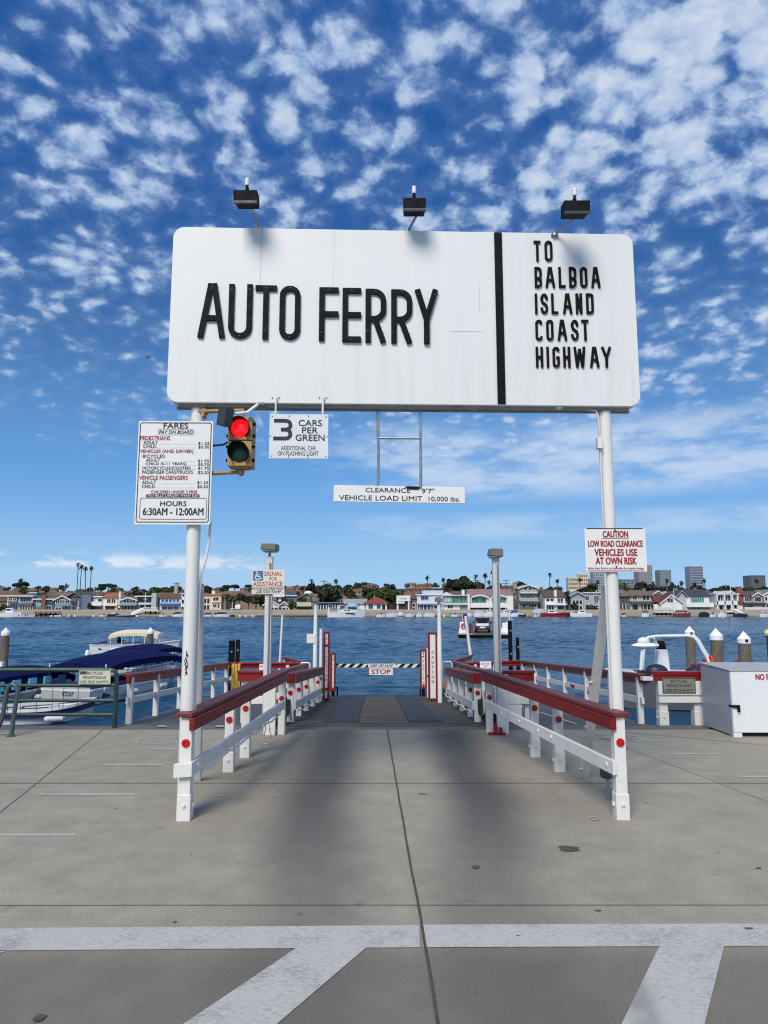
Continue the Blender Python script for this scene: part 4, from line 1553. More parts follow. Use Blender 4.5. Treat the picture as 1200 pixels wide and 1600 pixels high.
LAB_N = {-1: "white posted guard rail with red handrail on the fares board side of the lane",
         1: "white posted guard rail with red handrail on the caution plate side of the lane"}
for sx in (-1, 1):
    if sx < 0:
        posts = [(-1.692, 6.27), (-1.70, 8.02), (-1.665, 8.76), (-1.60, 10.20)]
        a, b_ = Vector((-1.715, 6.19, 0)), Vector((-1.45, 10.30, 0))
    else:
        posts = [(2.027, 6.30), (1.925, 8.04), (1.82, 8.79), (1.66, 10.30)]
        a, b_ = Vector((2.045, 6.22, 0)), Vector((1.46, 10.30, 0))
    g = thing("guard_rail", LAB_N[sx], "guard rail", tuple((a + b_) / 2), "guard rails along the ferry lane")
    for i, p in enumerate(posts[:3]):
        post(g, p, 0, 0.845, 0.098, (0.635, 0.555, 0.572)[i])
    # the pair of posts at the hinge
    p = posts[3]
    mb = MB()
    mb.bx(p[0] - .085 + (0.0 if sx < 0 else 0.03), p[0] + .075 + (0 if sx < 0 else .03), p[1] - .05, p[1] + .05, 0, .82)
    pw = mb.build("post", WHITE, g, bevel=.006)
    mb = MB()
    mb.lathe((p[0] - sx * .0, p[1] - .05, .10), [(.02, 0), (.02, .006), (.011, .007), (.011, .018)], 6, axis='y')
    mb.build("bolt", WHITE_POLE, pw)
    q = (p[0] - sx * 0.155, p[1] + .05)
    mb = MB()
    mb.bx(q[0] - .048, q[0] + .048, q[1] - .05, q[1] + .05, 0, .84)
    po = mb.build("post", WHITE, g, bevel=.006)
    reflector(Vector((q[0], q[1] - .051, .50)), (0, -1, 0), .037, po)
    # red top board, side board and white lower board on the lane side
    d = (b_ - a).normalized()
    inner = Vector((-sx, 0, 0))
    off = inner * 0.075
    mb = MB()
    mb.beam(a + Vector((-sx * .005, 0, .868)), b_ + Vector((-sx * .005, 0, .866)), 0.145, 0.036)
    mb.build("handrail", REDTOP, g, bevel=.005)
    mb = MB()
    mb.beam(a + off + Vector((0, 0.0, .793)), b_ + off + Vector((0, 0, .793)), 0.045, 0.104)
    mb.build("side_board", RED, g, bevel=.004)
    mb = MB()
    a2 = a + (b_ - a) * 0.003
    b2 = a + (b_ - a) * 0.945
    o2 = inner * 0.073
    if sx < 0:
        mb.obox((-1.70, 6.196, .418), (.078, 0, .006), (0, .02, 0), (0, 0, .057))
    mb.beam(a2 + o2 + Vector((0, 0, .425)), b2 + o2 + Vector((0, 0, .435)), 0.04, 0.115)
    mb.build("lower_board", WHITE, g, bevel=.005)
    # splash strip / hose pinned below the board
    mb = MB()
    pts = [a2 + o2 * 1.2 + (b2 - a2) * (k / 14) + Vector((0, 0, .345 + .012 * math.sin(k * 2.1))) for k in range(1, 14)]
    if sx < 0:
        mb.tube(pts, .012, 6)
        mb.build("conduit", WHITE_POLE, g, smooth=True)
    mb = MB()
    for k in (0.03, .36, .46, .62, .8):
        pp = a2 + (b2 - a2) * k + o2 + inner * .024 + Vector((0, 0, .44))
        mb.obox(pp, (.008, 0, 0), (0, .014, 0), (0, 0, .014))
    mb.build("bolt", WHITE_POLE, g)

# cross barriers closing the side ramps beside the lamp posts
for sx, (xa, xb), lab in ((-1, (-2.30, -1.72), "short cross barrier with red board beside the disabled signal lamp post"), (1, (1.86, 2.36), "short cross barrier with red board and white planks opposite the life ring lamp post")):
    if sx > 0:
        lab = "short cross barrier with red board below the lamp post without signs"
    g = thing("cross_barrier", lab, "barrier", ((xa + xb) / 2, 11.3, 0), "cross barriers at the side ramps")
    yy, z0 = 11.35, ramp_z(11.35)
    mb = MB()
    mb.bx(xa, xb, yy - .03, yy + .03, .62, .745)
    mb.bx(xa - .02, xb + .02, yy - .05, yy + .09, .745, .78)
    mb.build("red_board", REDX, g, bevel=.004)
    mb = MB()
    mb.bx(xa + .02, xb - .02, yy - .03, yy + .01, .27, .39)
    mb.build("plank", WHITE, g, bevel=.004)
    for px in ((xa + .09, xb - .12) if sx < 0 else (xa + .2, xb - .10)):
        post(g, (px, yy + .07), z0, .62, .09, shoe=False)
    if sx > 0:
        mb = MB()
        mb.bx(xa - .1, xa + .30, yy - .02, yy + .0, .02, .60)
        mb.build("panel", WHITE, g, bevel=.004)

# rails on the moving ramp
LAB_R = {-1: "weathered red topped rail on the ramp beside the tall pair of caution boards with number three", 1: "weathered red topped rail on the ramp ahead of the blank topped caution board"}
LAB_R = {-1: "weathered red topped ramp rail on the yellow post side of the boom", 1: "weathered red topped ramp rail on the black pile side of the boom"}
for sx in (-1, 1):
    ys = [11.62, 12.75, 13.95, 15.2, 16.35] if sx < 0 else [11.62, 12.6, 13.9, 15.2, 16.5]
    X = 1.50 * sx
    g = thing("ramp_rail", LAB_R[sx], "guard rail", (X, 13.5, -.2), "rails on the moving ramp")
    for i, yy in enumerate(ys):
        w_ = .105 if i == 0 else .09
        z0 = ramp_z(yy)
        post(g, (X, yy), z0 - .05, z0 + .72, w_, (z0 + .46) if i in ((0, 1, 2, 4) if sx < 0 else (0, 1)) else None, shoe=False, rr=.04)
        if i in (1, 2, 3):
            mb = MB()
            mb.bx(X + sx * .06, X + sx * .09, yy + .2, yy + .75, z0 + .18, z0 + .62)
            mb.build("splash_panel", WHITE, g)
    a, b_ = Vector((X - sx * .02, ys[0] - .1, ramp_z(ys[0]) + .755)), Vector((X - sx * .02, ys[-1] + .15, ramp_z(ys[-1]) + .755))
    mb = MB()
    mb.beam(a, b_, .17, .045)
    mb.build("handrail", REDTOP, g, bevel=.004)
    mb = MB()
    mb.beam(a + Vector((-sx * .06, .0, -.085)), b_ + Vector((-sx * .06, 0, -.085)), .045, .12)
    mb.build("side_board", wood("worn_red_board", lin(120, 52, 48), lin(92, 46, 44), 'y', .6, .4), g, bevel=.004)
    mb = MB()
    mb.bx(X - .055, X + .055, ys[0] - .125, ys[0] - .101, ramp_z(ys[0]) + .61, ramp_z(ys[0]) + .775)
    mb.build("end_board", REDX, g, bevel=.003)
    mb = MB()
    mb.beam(a + Vector((-sx * .05, .05, -.50)), b_ + Vector((-sx * .05, -.1, -.50)), .035, .13)
    mb.build("lower_board", GREYWHITE, g, bevel=.004)
    mb = MB()
    pts = [a + (b_ - a) * (k / 16) + Vector((-sx * .085, 0, -.60 + .02 * math.sin(k * 1.7))) for k in range(17)]
    mb.tube(pts, .014, 6)
    mb.build("conduit", WHITE_POLE, g, smooth=True)

# hoses at the hinge
for sx, lab in ((-1, "black hydraulic hoses drooping at the hinge below the fares side rail"), (1, "black hydraulic hoses drooping at the hinge near the red floor bracket")):
    mb = MB()
    for k in range(4):
        x0 = sx * (1.53 + .02 * k)
        pts = [Vector((x0 + sx * .04, 10.7 + .05 * k, .30)), Vector((x0 - sx * .02, 10.9, .16 - .03 * k)), Vector((x0 - sx * .04 * k, 11.2, .08 + .02 * k)), Vector((x0 - sx * .03, 11.45, .12)), Vector((x0 - sx * .02, 11.6, .34))]
        mb.tube(pts, .014, 6)
    mb.bx(sx * 1.66 - .09, sx * 1.66 + .09, 10.75, 11.25, -.02, .22)
    tag(mb.build("hydraulic_hose", RUBBER, smooth=True), lab, "hose", "hose bundles at the ramp hinge")
# red bracket on the floor by the hinge
mb = MB()
c = G(774, 1148, 0)
mb.bx(c.x - .10, c.x + .14, c.y - .05, c.y + .04, 0.006, .03)
mb.bx(c.x - .03, c.x + .02, c.y - .06, c.y - .02, .03, .16)
mb.bx(c.x + .055, c.x + .10, c.y - .03, c.y + .02, .03, .10)
br = mb.build("floor_bracket", REDX, bevel=.006)
tag(br, "red steel bracket bolted to the concrete beside the ramp hinge", "bracket")
reflector(Vector((c.x - .005, c.y - .062, .10)), (0, -1, 0), .038, br)
# bent wire at the other side
mb = MB()
c = G(417, 1163, 0)
mb.tube([c + Vector(q) for q in ((-.04, 0, .005), (-.05, .05, .10), (-.02, .02, .20), (-.055, .04, .30), (0.0, .06, .33), (.03, .03, .16), (.05, 0, .13), (.045, 0, .01), (-.04, 0, .006))], .007, 6)
tag(mb.build("bent_wire", RUSTSTEEL, smooth=True), "rusty bent wire loop lying at the foot of the guard rail", "wire")

# grey electrical box by the right front post
e = thing("utility_box", "small grey electrical box on a short pipe behind the nearest rail post", "electrical box", tuple(G(951, 1250)))
c = G(951, 1250)
mb = MB()
mb.tube([c, c + Vector((0, 0, .22))], .018, 10)
mb.build("pipe", STEEL, e, smooth=True)
mb = MB()
mb.bx(c.x - .06, c.x + .055, c.y - .05, c.y + .05, .20, .345)
mb.build("box", DARKGREY, e, bevel=.008)

# ------------------------------------------------------------------ outer rails of the side ramps
REDFAR = RED


def outer_rail(root, pts, post_ts, h=0.745, low=0.36, w_=.13, red=True, postw=.085, zoff=0.0, dirx=False):
    for a, b_ in zip(pts, pts[1:]):
        a, b_ = Vector(a), Vector(b_)
        mb = MB()
        mb.beam(a + Vector((0, 0, h)), b_ + Vector((0, 0, h)), w_, .045)
        mb.beam(a + Vector((0, 0, h - .078)), b_ + Vector((0, 0, h - .078)), .045, .105)
        mb.build("handrail", REDX if dirx else RED, root, bevel=.004)
        mb = MB()
        mb.beam(a + Vector((0, 0, low)), b_ + Vector((0, 0, low)), .04, .10)
        mb.build("lower_board", WHITE, root, bevel=.004)
        for k in post_ts:
            p = a + (b_ - a) * k
            post(root, (p.x, p.y), p.z - .08, p.z + h - .03, postw, shoe=False)


def gz(x, y):
    return Vector((x, y, side_z(y)))


orl = thing("outer_rail", "red topped white rail running down beside the blue canopied boats", "guard rail", (-3.85, 13.5, -.2), "outer rails of the side ramps")
outer_rail(orl, [gz(-3.96, 11.12), gz(-3.96, 18.3)], (0.02, .2, .4, .6, .78, .97))
orr = thing("outer_rail", "red topped white rail running down beside the white arch boat", "guard rail", (3.7, 13.5, -.2), "outer rails of the side ramps")
outer_rail(orr, [gz(4.0, 11.15), gz(3.96, 20.75)], (0.015, .16, .316, .49, .65, .8, .97))
mb = MB()
mb.bx(4.0 - .04, 4.0 + .12, 11.02, 11.13, .66, .715)
mb.build("end_cap", WHITE_POLE, orr)
mb = MB()
p = gz(3.975, 15.1)
mb.obox(p + Vector((-.03, 0, .36)), (.006, 0, 0), (0, .12, 0), (0, 0, .03))
mb.build("red_tag", REDX, orr)
bkl = thing("back_rail", "red board rail crossing behind the yellow post with a white notice", "guard rail", (-2.9, 17, -.4), "cross rails at the foot of the side ramps")
outer_rail(bkl, [gz(-3.96, 18.45), gz(-2.1, 18.45)], (.05, .45, .8), dirx=True)
bkr = thing("back_rail", "red board rail crossing in front of the black piles with a white notice", "guard rail", (2.6, 17, -.4), "cross rails at the foot of the side ramps")
outer_rail(bkr, [gz(2.1, 20.9) - Vector((0, 0, .07)), gz(3.96, 20.9)], (.02, .3, .6), dirx=True)
for root, px, x0, x1, y0, y1 in ((bkl, 409, 405, 412, 1037.5, 1050.5), (bkr, 759, 750, 767.5, 1033.5, 1044.5)):
    yn = 18.36 if root is bkl else 20.8
    a, b_ = YP(x0, y1, yn), YP(x1, y0, yn)
    mb = MB()
    mb.bx(a.x, b_.x, yn - .005, yn + .005, a.z, b_.z)
    mb.build("notice", PILECAP, root)
    mb = MB()
    F2 = Face((a.x, yn - .008, a.z), (1, 0, 0))
    W2, H2 = b_.x - a.x, b_.z - a.z
    if root is bkr:
        F2.text_uv(mb, "DO NOT", .1 * W2, .56 * H2, .9 * W2, .82 * H2, .002, bold=.01)
        F2.text_uv(mb, "SIT", .35 * W2, .16 * H2, .65 * W2, .42 * H2, .002, bold=.01)
    else:
        F2.text_uv(mb, "10", .25 * W2, .6 * H2, .75 * W2, .85 * H2, .002, bold=.01)
    mb.build("lettering", FADEDRED if root is bkr else FADEDINK, root, fix=False)
# inner rails between ramp and landing, continuing away
for sx, lab in ((-1, "far red topped rail leading out to the float by the tan canopy boat side"), (1, "far red topped rail leading out below the slanted white pole")):
    g = thing("landing_rail", ("low far red rail leading out past the ramp toward the open channel, yellow post side" if sx < 0 else "low far red rail leading out past the ramp below the slanted white pole"), "guard rail", (sx * 1.85, 18, -.4), "rails beyond the ramp rails")
    outer_rail(g, [gz(sx * 1.80, 12.2), gz(sx * 1.95, 18.3 if sx < 0 else 20.8)], (.1, .3, .5, .7, .9))
    outer_rail(g, [gz(-1.98, 18.35), Vector((-3.1, 22.3, -.55))] if sx < 0 else [gz(2.0, 20.85), Vector((2.93, 24.0, -.60))], (.3, .6, .95))

# float landings under the far rails
for sx in (-1, 1):
    mb = MB()
    y0_ = 18.71 if sx < 0 else 21.11
    mb.bx(min(sx * 1.7, sx * 3.9), max(sx * 1.7, sx * 3.9), y0_, y0_ + 3.2, -2.1, side_z(y0_) - .03)
    struct(mb.build("landing_platform", DOCKWOOD))

# white hoops
for (x0, x1, yt, yb), lab in (((470, 484, 1035.5, 1048), "small white pipe hoop behind the ramp rail next to the tall caution boards"), ((691, 706, 1033.8, 1040), "small white pipe hoop behind the other ramp rail")):
    Yh = 17.6
    mb = MB()
    a, b_, c, d = YP(x0, yb + 26, Yh), YP(x0, yt, Yh), YP(x1, yt, Yh), YP(x1, yb + 26, Yh)
    mb.tube([a, b_ - Vector((0, 0, .04)), b_ + Vector((.03, 0, 0)), c - Vector((.03, 0, 0)), c - Vector((0, 0, .04)), d], .018, 8)
    tag(mb.build("pipe_hoop", PILECAP, smooth=True), lab if x0 < 600 else "small white pipe hoop behind the ramp rail on the ferry side", "hoop")
bpy.data.objects["pipe_hoop"]['label'] = "small white pipe hoop near the caution boards marked with a number three"

# yellow post
y1 = thing("yellow_post", "chunky yellow timber bollard with dark slots on the side ramp", "bollard", tuple(gz(-3.7, 18.2)))
c = gz(-3.7, 18.2)
c.x = YP(369, 1060, 18.2).x
mb = MB()
zt, zb = YP(370, 1037, 18.2).z, side_z(18.2)
for k in range(3):
    mb.bx(c.x - .105 + k * .073, c.x - .105 + k * .073 + .064, 18.15, 18.28, zb, zt - (.02 if k == 1 else 0))
mb.build("timber", YELLOW, y1, bevel=.008)
mb = MB()
mb.bx(c.x - .115, c.x + .115, 18.20, 18.24, zb, zt - .04)
mb.build("core", BLACK, y1)

# ------------------------------------------------------------------ lamp posts
LH = paint("lamp_head_bronze", (0.16, 0.15, 0.135, 1), 0.5, 0.15, 8)
lampspec = [((416.2, 1136), 10.85, (409, 433.5, 849.5, 861.5), 870, .105, "grey white square lamp post with bronze head carrying a wheelchair signal sign"),
            ((794, 1128), 10.95, (764.5, 784.5, 857.5, 871), 872, .105, "bare grey white square lamp post with bronze head near the car ferry")]
for (bx_, by_), Y_, (hx0, hx1, hy0, hy1), ty, w_, lab in lampspec:
    ctr = YP((hx0 + hx1) / 2 + (0 if bx_ < 600 else 1.5), hy1, Y_)
    xb = YP(419.5 if bx_ < 600 else 776.0, 960, Y_).x
    root = thing("lamp_post", lab, "street lamp", (xb, Y_, 0), "square lamp posts at the head of the ramp")
    zt = YP(600, ty, Y_).z
    mb = MB()
    mb.bx(xb - w_ / 2, xb + w_ / 2, Y_ - w_ / 2, Y_ + w_ / 2, -.02, zt)
    mb.build("post", GREYWHITE, root, bevel=.006)
    mb = MB()
    mb.tube([(xb + w_ * .2, Y_ - w_ / 2 - .012, 0), (xb + w_ * .2, Y_ - w_ / 2 - .012, zt - .1)], .014, 8)
    mb.build("conduit", STEEL, root, smooth=True)
    mb = MB()
    z0, z1 = YP(600, hy1, Y_).z, YP(600, hy0, Y_).z
    mb.tube([(xb, Y_, zt - .02), (xb, Y_, z0 + .02)], .022, 8)
    mb.build("neck", STEEL, root, smooth=True)
    wd = (hx1 - hx0) / FPX * Y_ * 0.97
    x0 = YP(hx0, hy1, Y_).x
    mb = MB()
    mb.prism([(x0, Y_ - .16, z0 + .02), (x0 + wd, Y_ - .16, z0 + .0), (x0 + wd + .0, Y_ - .16, z1 - .01), (x0 + .02, Y_ - .16, z1 + .0)], (0, .42, .015))
    mb.build("lamp_head", LH, root, bevel=.012)
    mb = MB()
    mb.bx(x0 + .02, x0 + wd - .02, Y_ - .14, Y_ + .22, z0 - .004, z0 + .02)
    mb.build("lens", paint("lamp_lens", (0.4, 0.4, 0.38, 1), 0.3, 0.1, 8), root)

# wheelchair assistance sign on the first lamp post
sg = thing("assistance_sign", "faded white sign with blue wheelchair symbol asking to signal for assistance", "sign", (-1.75, 10.77, 1.9))
AF = Face((YP(393, 928, 10.76).x, 10.765, YP(393, 928, 10.76).z), (1, .0, 0.0))
u0, v0_ = AF.uv(393.2, 928)
u1, v1_ = AF.uv(444.8, 890)
mb = MB()
AF.rect_uv(mb, u0, v0_, u1, v1_, -.008, 0)
mb.build("plate", paint("faded_sign_white", lin(214, 210, 196), .6, .06, 8, .15, (.5, .48, .42)), sg)


def Z5(a, b_, c, d):
    return (380 + a / 5, 860 + b_ / 5, 380 + c / 5, 860 + d / 5)


for s_, q in (("SIGNAL", (164, 165, 303, 198)), ("FOR", (205, 209, 265, 235)), ("ASSISTANCE", (78, 244, 306, 278))):
    mb = MB()
    AF.text(mb, s_, *Z5(*q), bold=.02)
    mb.build("red_lettering", FADEDRED, sg, fix=False)
mb = MB()
AF.text(mb, "BICYCLES AND PEDESTRIANS", *Z5(72, 290, 312, 306), bold=.015)
AF.text(mb, "- USE SIDE RAMP -", *Z5(80, 311, 312, 333), bold=.015)
AF.rect(mb, *Z5(70, 284, 318, 286), .001, .002)
mb.build("black_lettering", FADEDINK, sg, fix=False)
mb = MB()
AF.rect(mb, *Z5(78, 160, 155, 236), .001, .002)
sq = mb.build("blue_square", BLUEINK, sg)
mb = MB()
ua, vt = AF.uv(*Z5(78, 160, 0, 0)[:2])
ub, vb = AF.uv(*Z5(155, 236, 0, 0)[:2])
wq, hq = ub - ua, vt - vb
PL_ = lambda x, y, dd: AF.pt(ua + x * wq, vb + y * hq, .003 + dd)
for i, pts in enumerate((arc(.46, .36, .24, .24, 100, 330, 12), [(.38, .74), (.40, .44), (.64, .44), (.76, .18), (.86, .22)], [(.40, .60), (.60, .60)])):
    stroke(mb, pts, False, .075, PL_, .0004 + i * .0003)
mb.add([PL_(.38 + .075 * math.cos(2 * math.pi * k / 12), .85 + .075 * math.sin(2 * math.pi * k / 12), .0004) for k in range(12)], [tuple(range(12))])
mb.build("wheelchair_symbol", WHITEINK, sq, fix=False)

# slim light poles beside the ramp gate
for (xt, yt, xb_, yb_), Y_, lab in (((494.3, 941, 492.5, 1046), 16.9, "slim round white light pole with a white box beside the number three caution board"), ((685, 941, 687.2, 1095), 16.4, "slim round white light pole against the blank topped caution board")):
    T_ = YP((xt + xb_) / 2 if xt < 600 else 686, yt, Y_)
    root = thing("light_pole", lab, "street lamp", (T_.x, Y_, ramp_z(Y_)), "slim light poles at the ramp gate")
    mb = MB()
    zm = ramp_z(Y_)
    mb.tube([(T_.x, Y_, zm), (T_.x, Y_, T_.z - .8), (T_.x, Y_, T_.z - .78), (T_.x, Y_, T_.z)], [.052, .052, .046, .042], 14)
    mb.build("pole", WHITE_POLE, root, smooth=True)
    mb = MB()
    mb.bx(T_.x - .085, T_.x + .075, Y_ - .12, Y_ + .18, T_.z + .01, T_.z + .10)
    mb.bx(T_.x - .02, T_.x + .02, Y_ - .02, Y_ + .02, T_.z - .02, T_.z + .012)
    mb.build("lamp_head", LH, root, bevel=.01)
    if xt < 600:
        a, b_ = YP(479, 1005, Y_ - .06), YP(490, 990.5, Y_ - .06)
        mb = MB()
        mb.bx(a.x, b_.x + .05, Y_ - .06, Y_ - .02, a.z, b_.z)
        mb.build("white_box", WHITE_POLE, root, bevel=.004)
# gate post
for (x0, x1, y0, y1), Y_, lab, refl in (((498.3, 503.6, 983, 1098), 16.7, "square white gate post with one red reflector beside the tall number three board", 1060), ((667.3, 671, 1013.5, 1084), 18.3, "narrow white gate post between the two caution boards on the ferry side", 1056)):
    a, b_ = YP(x0, y1, Y_), YP(x1, y0, Y_)
    root = thing("gate_post", lab, "post", (a.x, Y_, a.z))
    mb = MB()
    mb.bx(a.x, b_.x, Y_ - .045, Y_ + .045, min(a.z, ramp_z(Y_)), b_.z)
    po = mb.build("post", WHITE, root, bevel=.006)
    reflector(Vector(((a.x + b_.x) / 2, Y_ - .046, YP(0, refl, Y_).z)), (0, -1, 0), .038, po)
    mb = MB()
    mb.bx(a.x - .01, b_.x + .01, Y_ - .05, Y_ + .05, b_.z, b_.z + .012)
    mb.build("cap", WHITE_POLE, root)

# slanted white poles out on the float
for (xt, yt, xb_, yb_), Y_, r_, lab in (((441.2, 962, 435.8, 1047), 20.0, .036, "thin slanted white pole rising behind the wheelchair sign lamp post"), ((727.4, 964, 737, 1024), 24.0, .055, "slanted white pole rising in front of the car ferry")):
    mb = MB()
    T_, B_ = YP(xt, yt, Y_ - (.0 if xt < 600 else 0)), YP(xb_, yb_ + 14, Y_)
    mb.tube([B_, T_], [r_, r_ * .85], 10)
    mb.sphere(T_, r_ * .85, r_ * .85, r_ * .5)
    tag(mb.build("slanted_pole", WHITE_POLE, smooth=True), lab, "pole")

REDFRAME = paint('dark_red_frame', lin(112, 22, 22), .5, .15, 6)
# ------------------------------------------------------------------ caution boards and boom
for (x0, x1, y0, y1), Y_, three, lab, dots in (((504.4, 515.6, 987, 1094), 17.0, True, "tall red framed caution board with a three at its top", (1008.5, 1076.5)),
                                               ((515.7, 525, 1020, 1080), 18.8, True, "short red framed caution board just beyond the tall number three board", (1076.5,)),
                                               ((669.2, 683, 988, 1094), 17.0, False, "tall red framed caution board with a blank white top", ()),
                                               ((656.3, 666.6, 1015, 1076), 18.8, True, "short red framed caution board at the boom end near the ferry", (1070.8,))):
    a, b_ = YP(x0, y1, Y_), YP(x1, y0, Y_)
    W_, H_ = b_.x - a.x, b_.z - a.z
    root = thing("caution_board", lab, "sign", (a.x, Y_, a.z), "red framed caution boards at the boom")
    F3 = Face((a.x, Y_ - .03, a.z), (1, 0, 0))
    fw = .046
    mb = MB()
    mb.bx(a.x, a.x + fw, Y_ - .03, Y_ + .03, a.z, b_.z)
    mb.bx(b_.x - fw, b_.x, Y_ - .03, Y_ + .03, a.z, b_.z)
    mb.bx(a.x + fw, b_.x - fw, Y_ - .028, Y_ + .028, a.z, a.z + fw)
    mb.bx(a.x + fw, b_.x - fw, Y_ - .028, Y_ + .028, b_.z - fw, b_.z)
    mb.build("frame", REDFRAME, root, bevel=.003)
    mb = MB()
    mb.bx(a.x + fw, b_.x - fw, Y_ - .018, Y_ + .02, a.z + fw, b_.z - fw)
    mb.build("panel", WHITE_POLE, root)
    mb = MB()
    mb.bx((a.x + b_.x) / 2 - .04, (a.x + b_.x) / 2 + .04, Y_ + .031, Y_ + .10, ramp_z(Y_) - .1, a.z + .5)
    mb.build("stand", BLACK, root)
    mb = MB()
    cw = (W_ - 2 * fw)
    if H_ > 1.3:
        ys_ = [1018.5, 1026, 1033.5, 1041.5, 1054, 1060]
        ys_ = [1018.5 + k * 8.2 for k in range(6)] if three else [1017 + k * 8.3 for k in range(7)][:7]
        top_, step = (1018.8, 8.4) if three else (1019.5, 7.6)
    else:
        top_, step = (1031, 7.0) if x0 < 600 else (1026.5, 6.6)
    for k, ch in enumerate("CAUTION"):
        yy = top_ + k * step * (.86 if (three and H_ > 1.3) else 1.0)
        hh = step * .56
        zt_, zb_ = YP(0, yy - hh / 2, Y_).z - a.z, YP(0, yy + hh / 2, Y_).z - a.z
        cxm = W_ / 2
        lw = cw * (.42 if ch != 'I' else .10)
        F3.text_uv(mb, ch, cxm - lw / 2, zb_, cxm + lw / 2, zt_, -.010, bold=.03)
    if three:
        z1_ = YP(0, y0 + 4, Y_).z - a.z
        z0_ = YP(0, y0 + (8.5 if H_ > 1.3 else 8), Y_).z - a.z
        F3.text_uv(mb, "3", W_ / 2 - cw * .22, z0_, W_ / 2 + cw * .22, z1_, -.010, bold=.03)
        F3.rect_uv(mb, W_ / 2 - cw * .3, z0_ - .05, W_ / 2 + cw * .3, z0_ - .025, -.0118, -.0105)
    mb.build("lettering", INK, root, fix=False)
    for dy in dots:
        reflector(Vector(((a.x + b_.x) / 2, Y_ - .0185, YP(0, dy, Y_).z)), (0, -1, 0), .036, root)

bm_ = thing("boom_gate", "black and white striped boom with keep off ramp and stop plates", "barrier", tuple(YP(590, 1040, 19.0)))
Yb = 19.0
a, b_ = YP(520, 1040.0, Yb), YP(664, 1040.2, Yb)
h_ = 5.4 / FPX * 19
mb = MB()
n = 22
for k in range(n):
    x0, x1 = a.x + (b_.x - a.x) * k / n, a.x + (b_.x - a.x) * (k + 1) / n
    sl = .05
    zz = a.z + (b_.z - a.z) * k / n
    mb.hexa([(x0 + sl * (-1), Yb - .02, zz - h_ / 2), (x1 - sl, Yb - .02, zz - h_ / 2), (x1 - sl, Yb + .02, zz - h_ / 2), (x0 - sl, Yb + .02, zz - h_ / 2),
             (x0 + sl, Yb - .02, zz + h_ / 2), (x1 + sl, Yb - .02, zz + h_ / 2), (x1 + sl, Yb + .02, zz + h_ / 2), (x0 + sl, Yb + .02, zz + h_ / 2)], k % 2)
mb.build("boom_bar", [BLACK, WHITE_POLE], bm_)
for nm, q, txt, mtl, bo in (("upper_plate", (575.2, 1037, 618, 1043), "KEEP OFF RAMP", INK, .03), ("stop_plate", (577, 1044.2, 613.8, 1054.6), "STOP", REDINK, .05)):
    c, d = YP(q[0], q[3], Yb - .03), YP(q[2], q[1], Yb - .03)
    mb = MB()
    mb.bx(c.x, d.x, Yb - .034, Yb - .024, c.z, d.z)
    pl = mb.build(nm, SIGNWHITE, bm_)
    mb = MB()
    F4 = Face((c.x, Yb - .034, c.z), (1, 0, 0))
    W4, H4 = d.x - c.x, d.z - c.z
    F4.text_uv(mb, txt, W4 * .09, H4 * .17, W4 * .91, H4 * .83, .003, bold=bo)
    mb.build("lettering", mtl, pl, fix=False)
mb = MB()
for (xx, yy) in ((527, 1083), (657, 1077)):
    p = YP(xx, yy, Yb + .1)
    mb.tube([(p.x, Yb + .1, ramp_z(Yb) - .1), (p.x, Yb + .1, ramp_z(Yb) + .22)], .02, 6)
    mb.tube([(p.x, Yb + .1, ramp_z(Yb) + .22), (p.x + (-.12 if xx > 600 else .12) * -1, Yb + .1, ramp_z(Yb) + .22)], .02, 6)
mb.build("stop_stand", BLACK, bm_)

# black steel piles
for (x0, x1, y0), Y_, lab in (((358, 367, 1001), 20.0, "thick black steel pile behind the yellow bollard"), ((369, 375, 999.5), 20.8, "thin black steel pile right beside the thicker one by the yellow bollard"),
                              ((793.5, 799.5, 970), 22.0, "tall black steel pile standing beside the car ferry"), ((806, 811, 996), 22.8, "shorter black steel pile next to the tall one beside the ferry")):
    a, b_ = YP(x0, y0, Y_), YP(x1, y0, Y_)
    cxx, r_ = (a.x + b_.x) / 2, (b_.x - a.x) / 2
    root = thing("steel_pile", lab, "pile", (cxx, Y_, WZ), "black steel piles behind the side ramps")
    mb = MB()
    s_ = r_ * .93
    mb.bx(cxx - s_, cxx + s_, Y_ - s_, Y_ + s_, WZ - 1, a.z)
    mb.build("pile", BLACKPILE, root, bevel=.01)
    mb = MB()
    for k in range(3):
        zz = a.z - .3 - k * (.42 if y0 > 980 else .7)
        mb.lathe((cxx + s_ * .2, Y_ - s_, zz), [(.03, 0), (.03, .012), (.012, .014), (.012, .02)], 8, axis='y')
    mb.build("bolt", STEEL, root)
p = YP(771, 1030, 22.5)
mb = MB()
mb.bx(p.x - .08, p.x + .0, 22.45, 22.55, WZ - 1, YP(771, 1020, 22.5).z)
tag(mb.build("dock_pile", paint("grey_blue_pile", lin(82, 98, 112), .7, .15, 5), bevel=.01), "short grey blue square pile behind the do not sit notice", "pile")

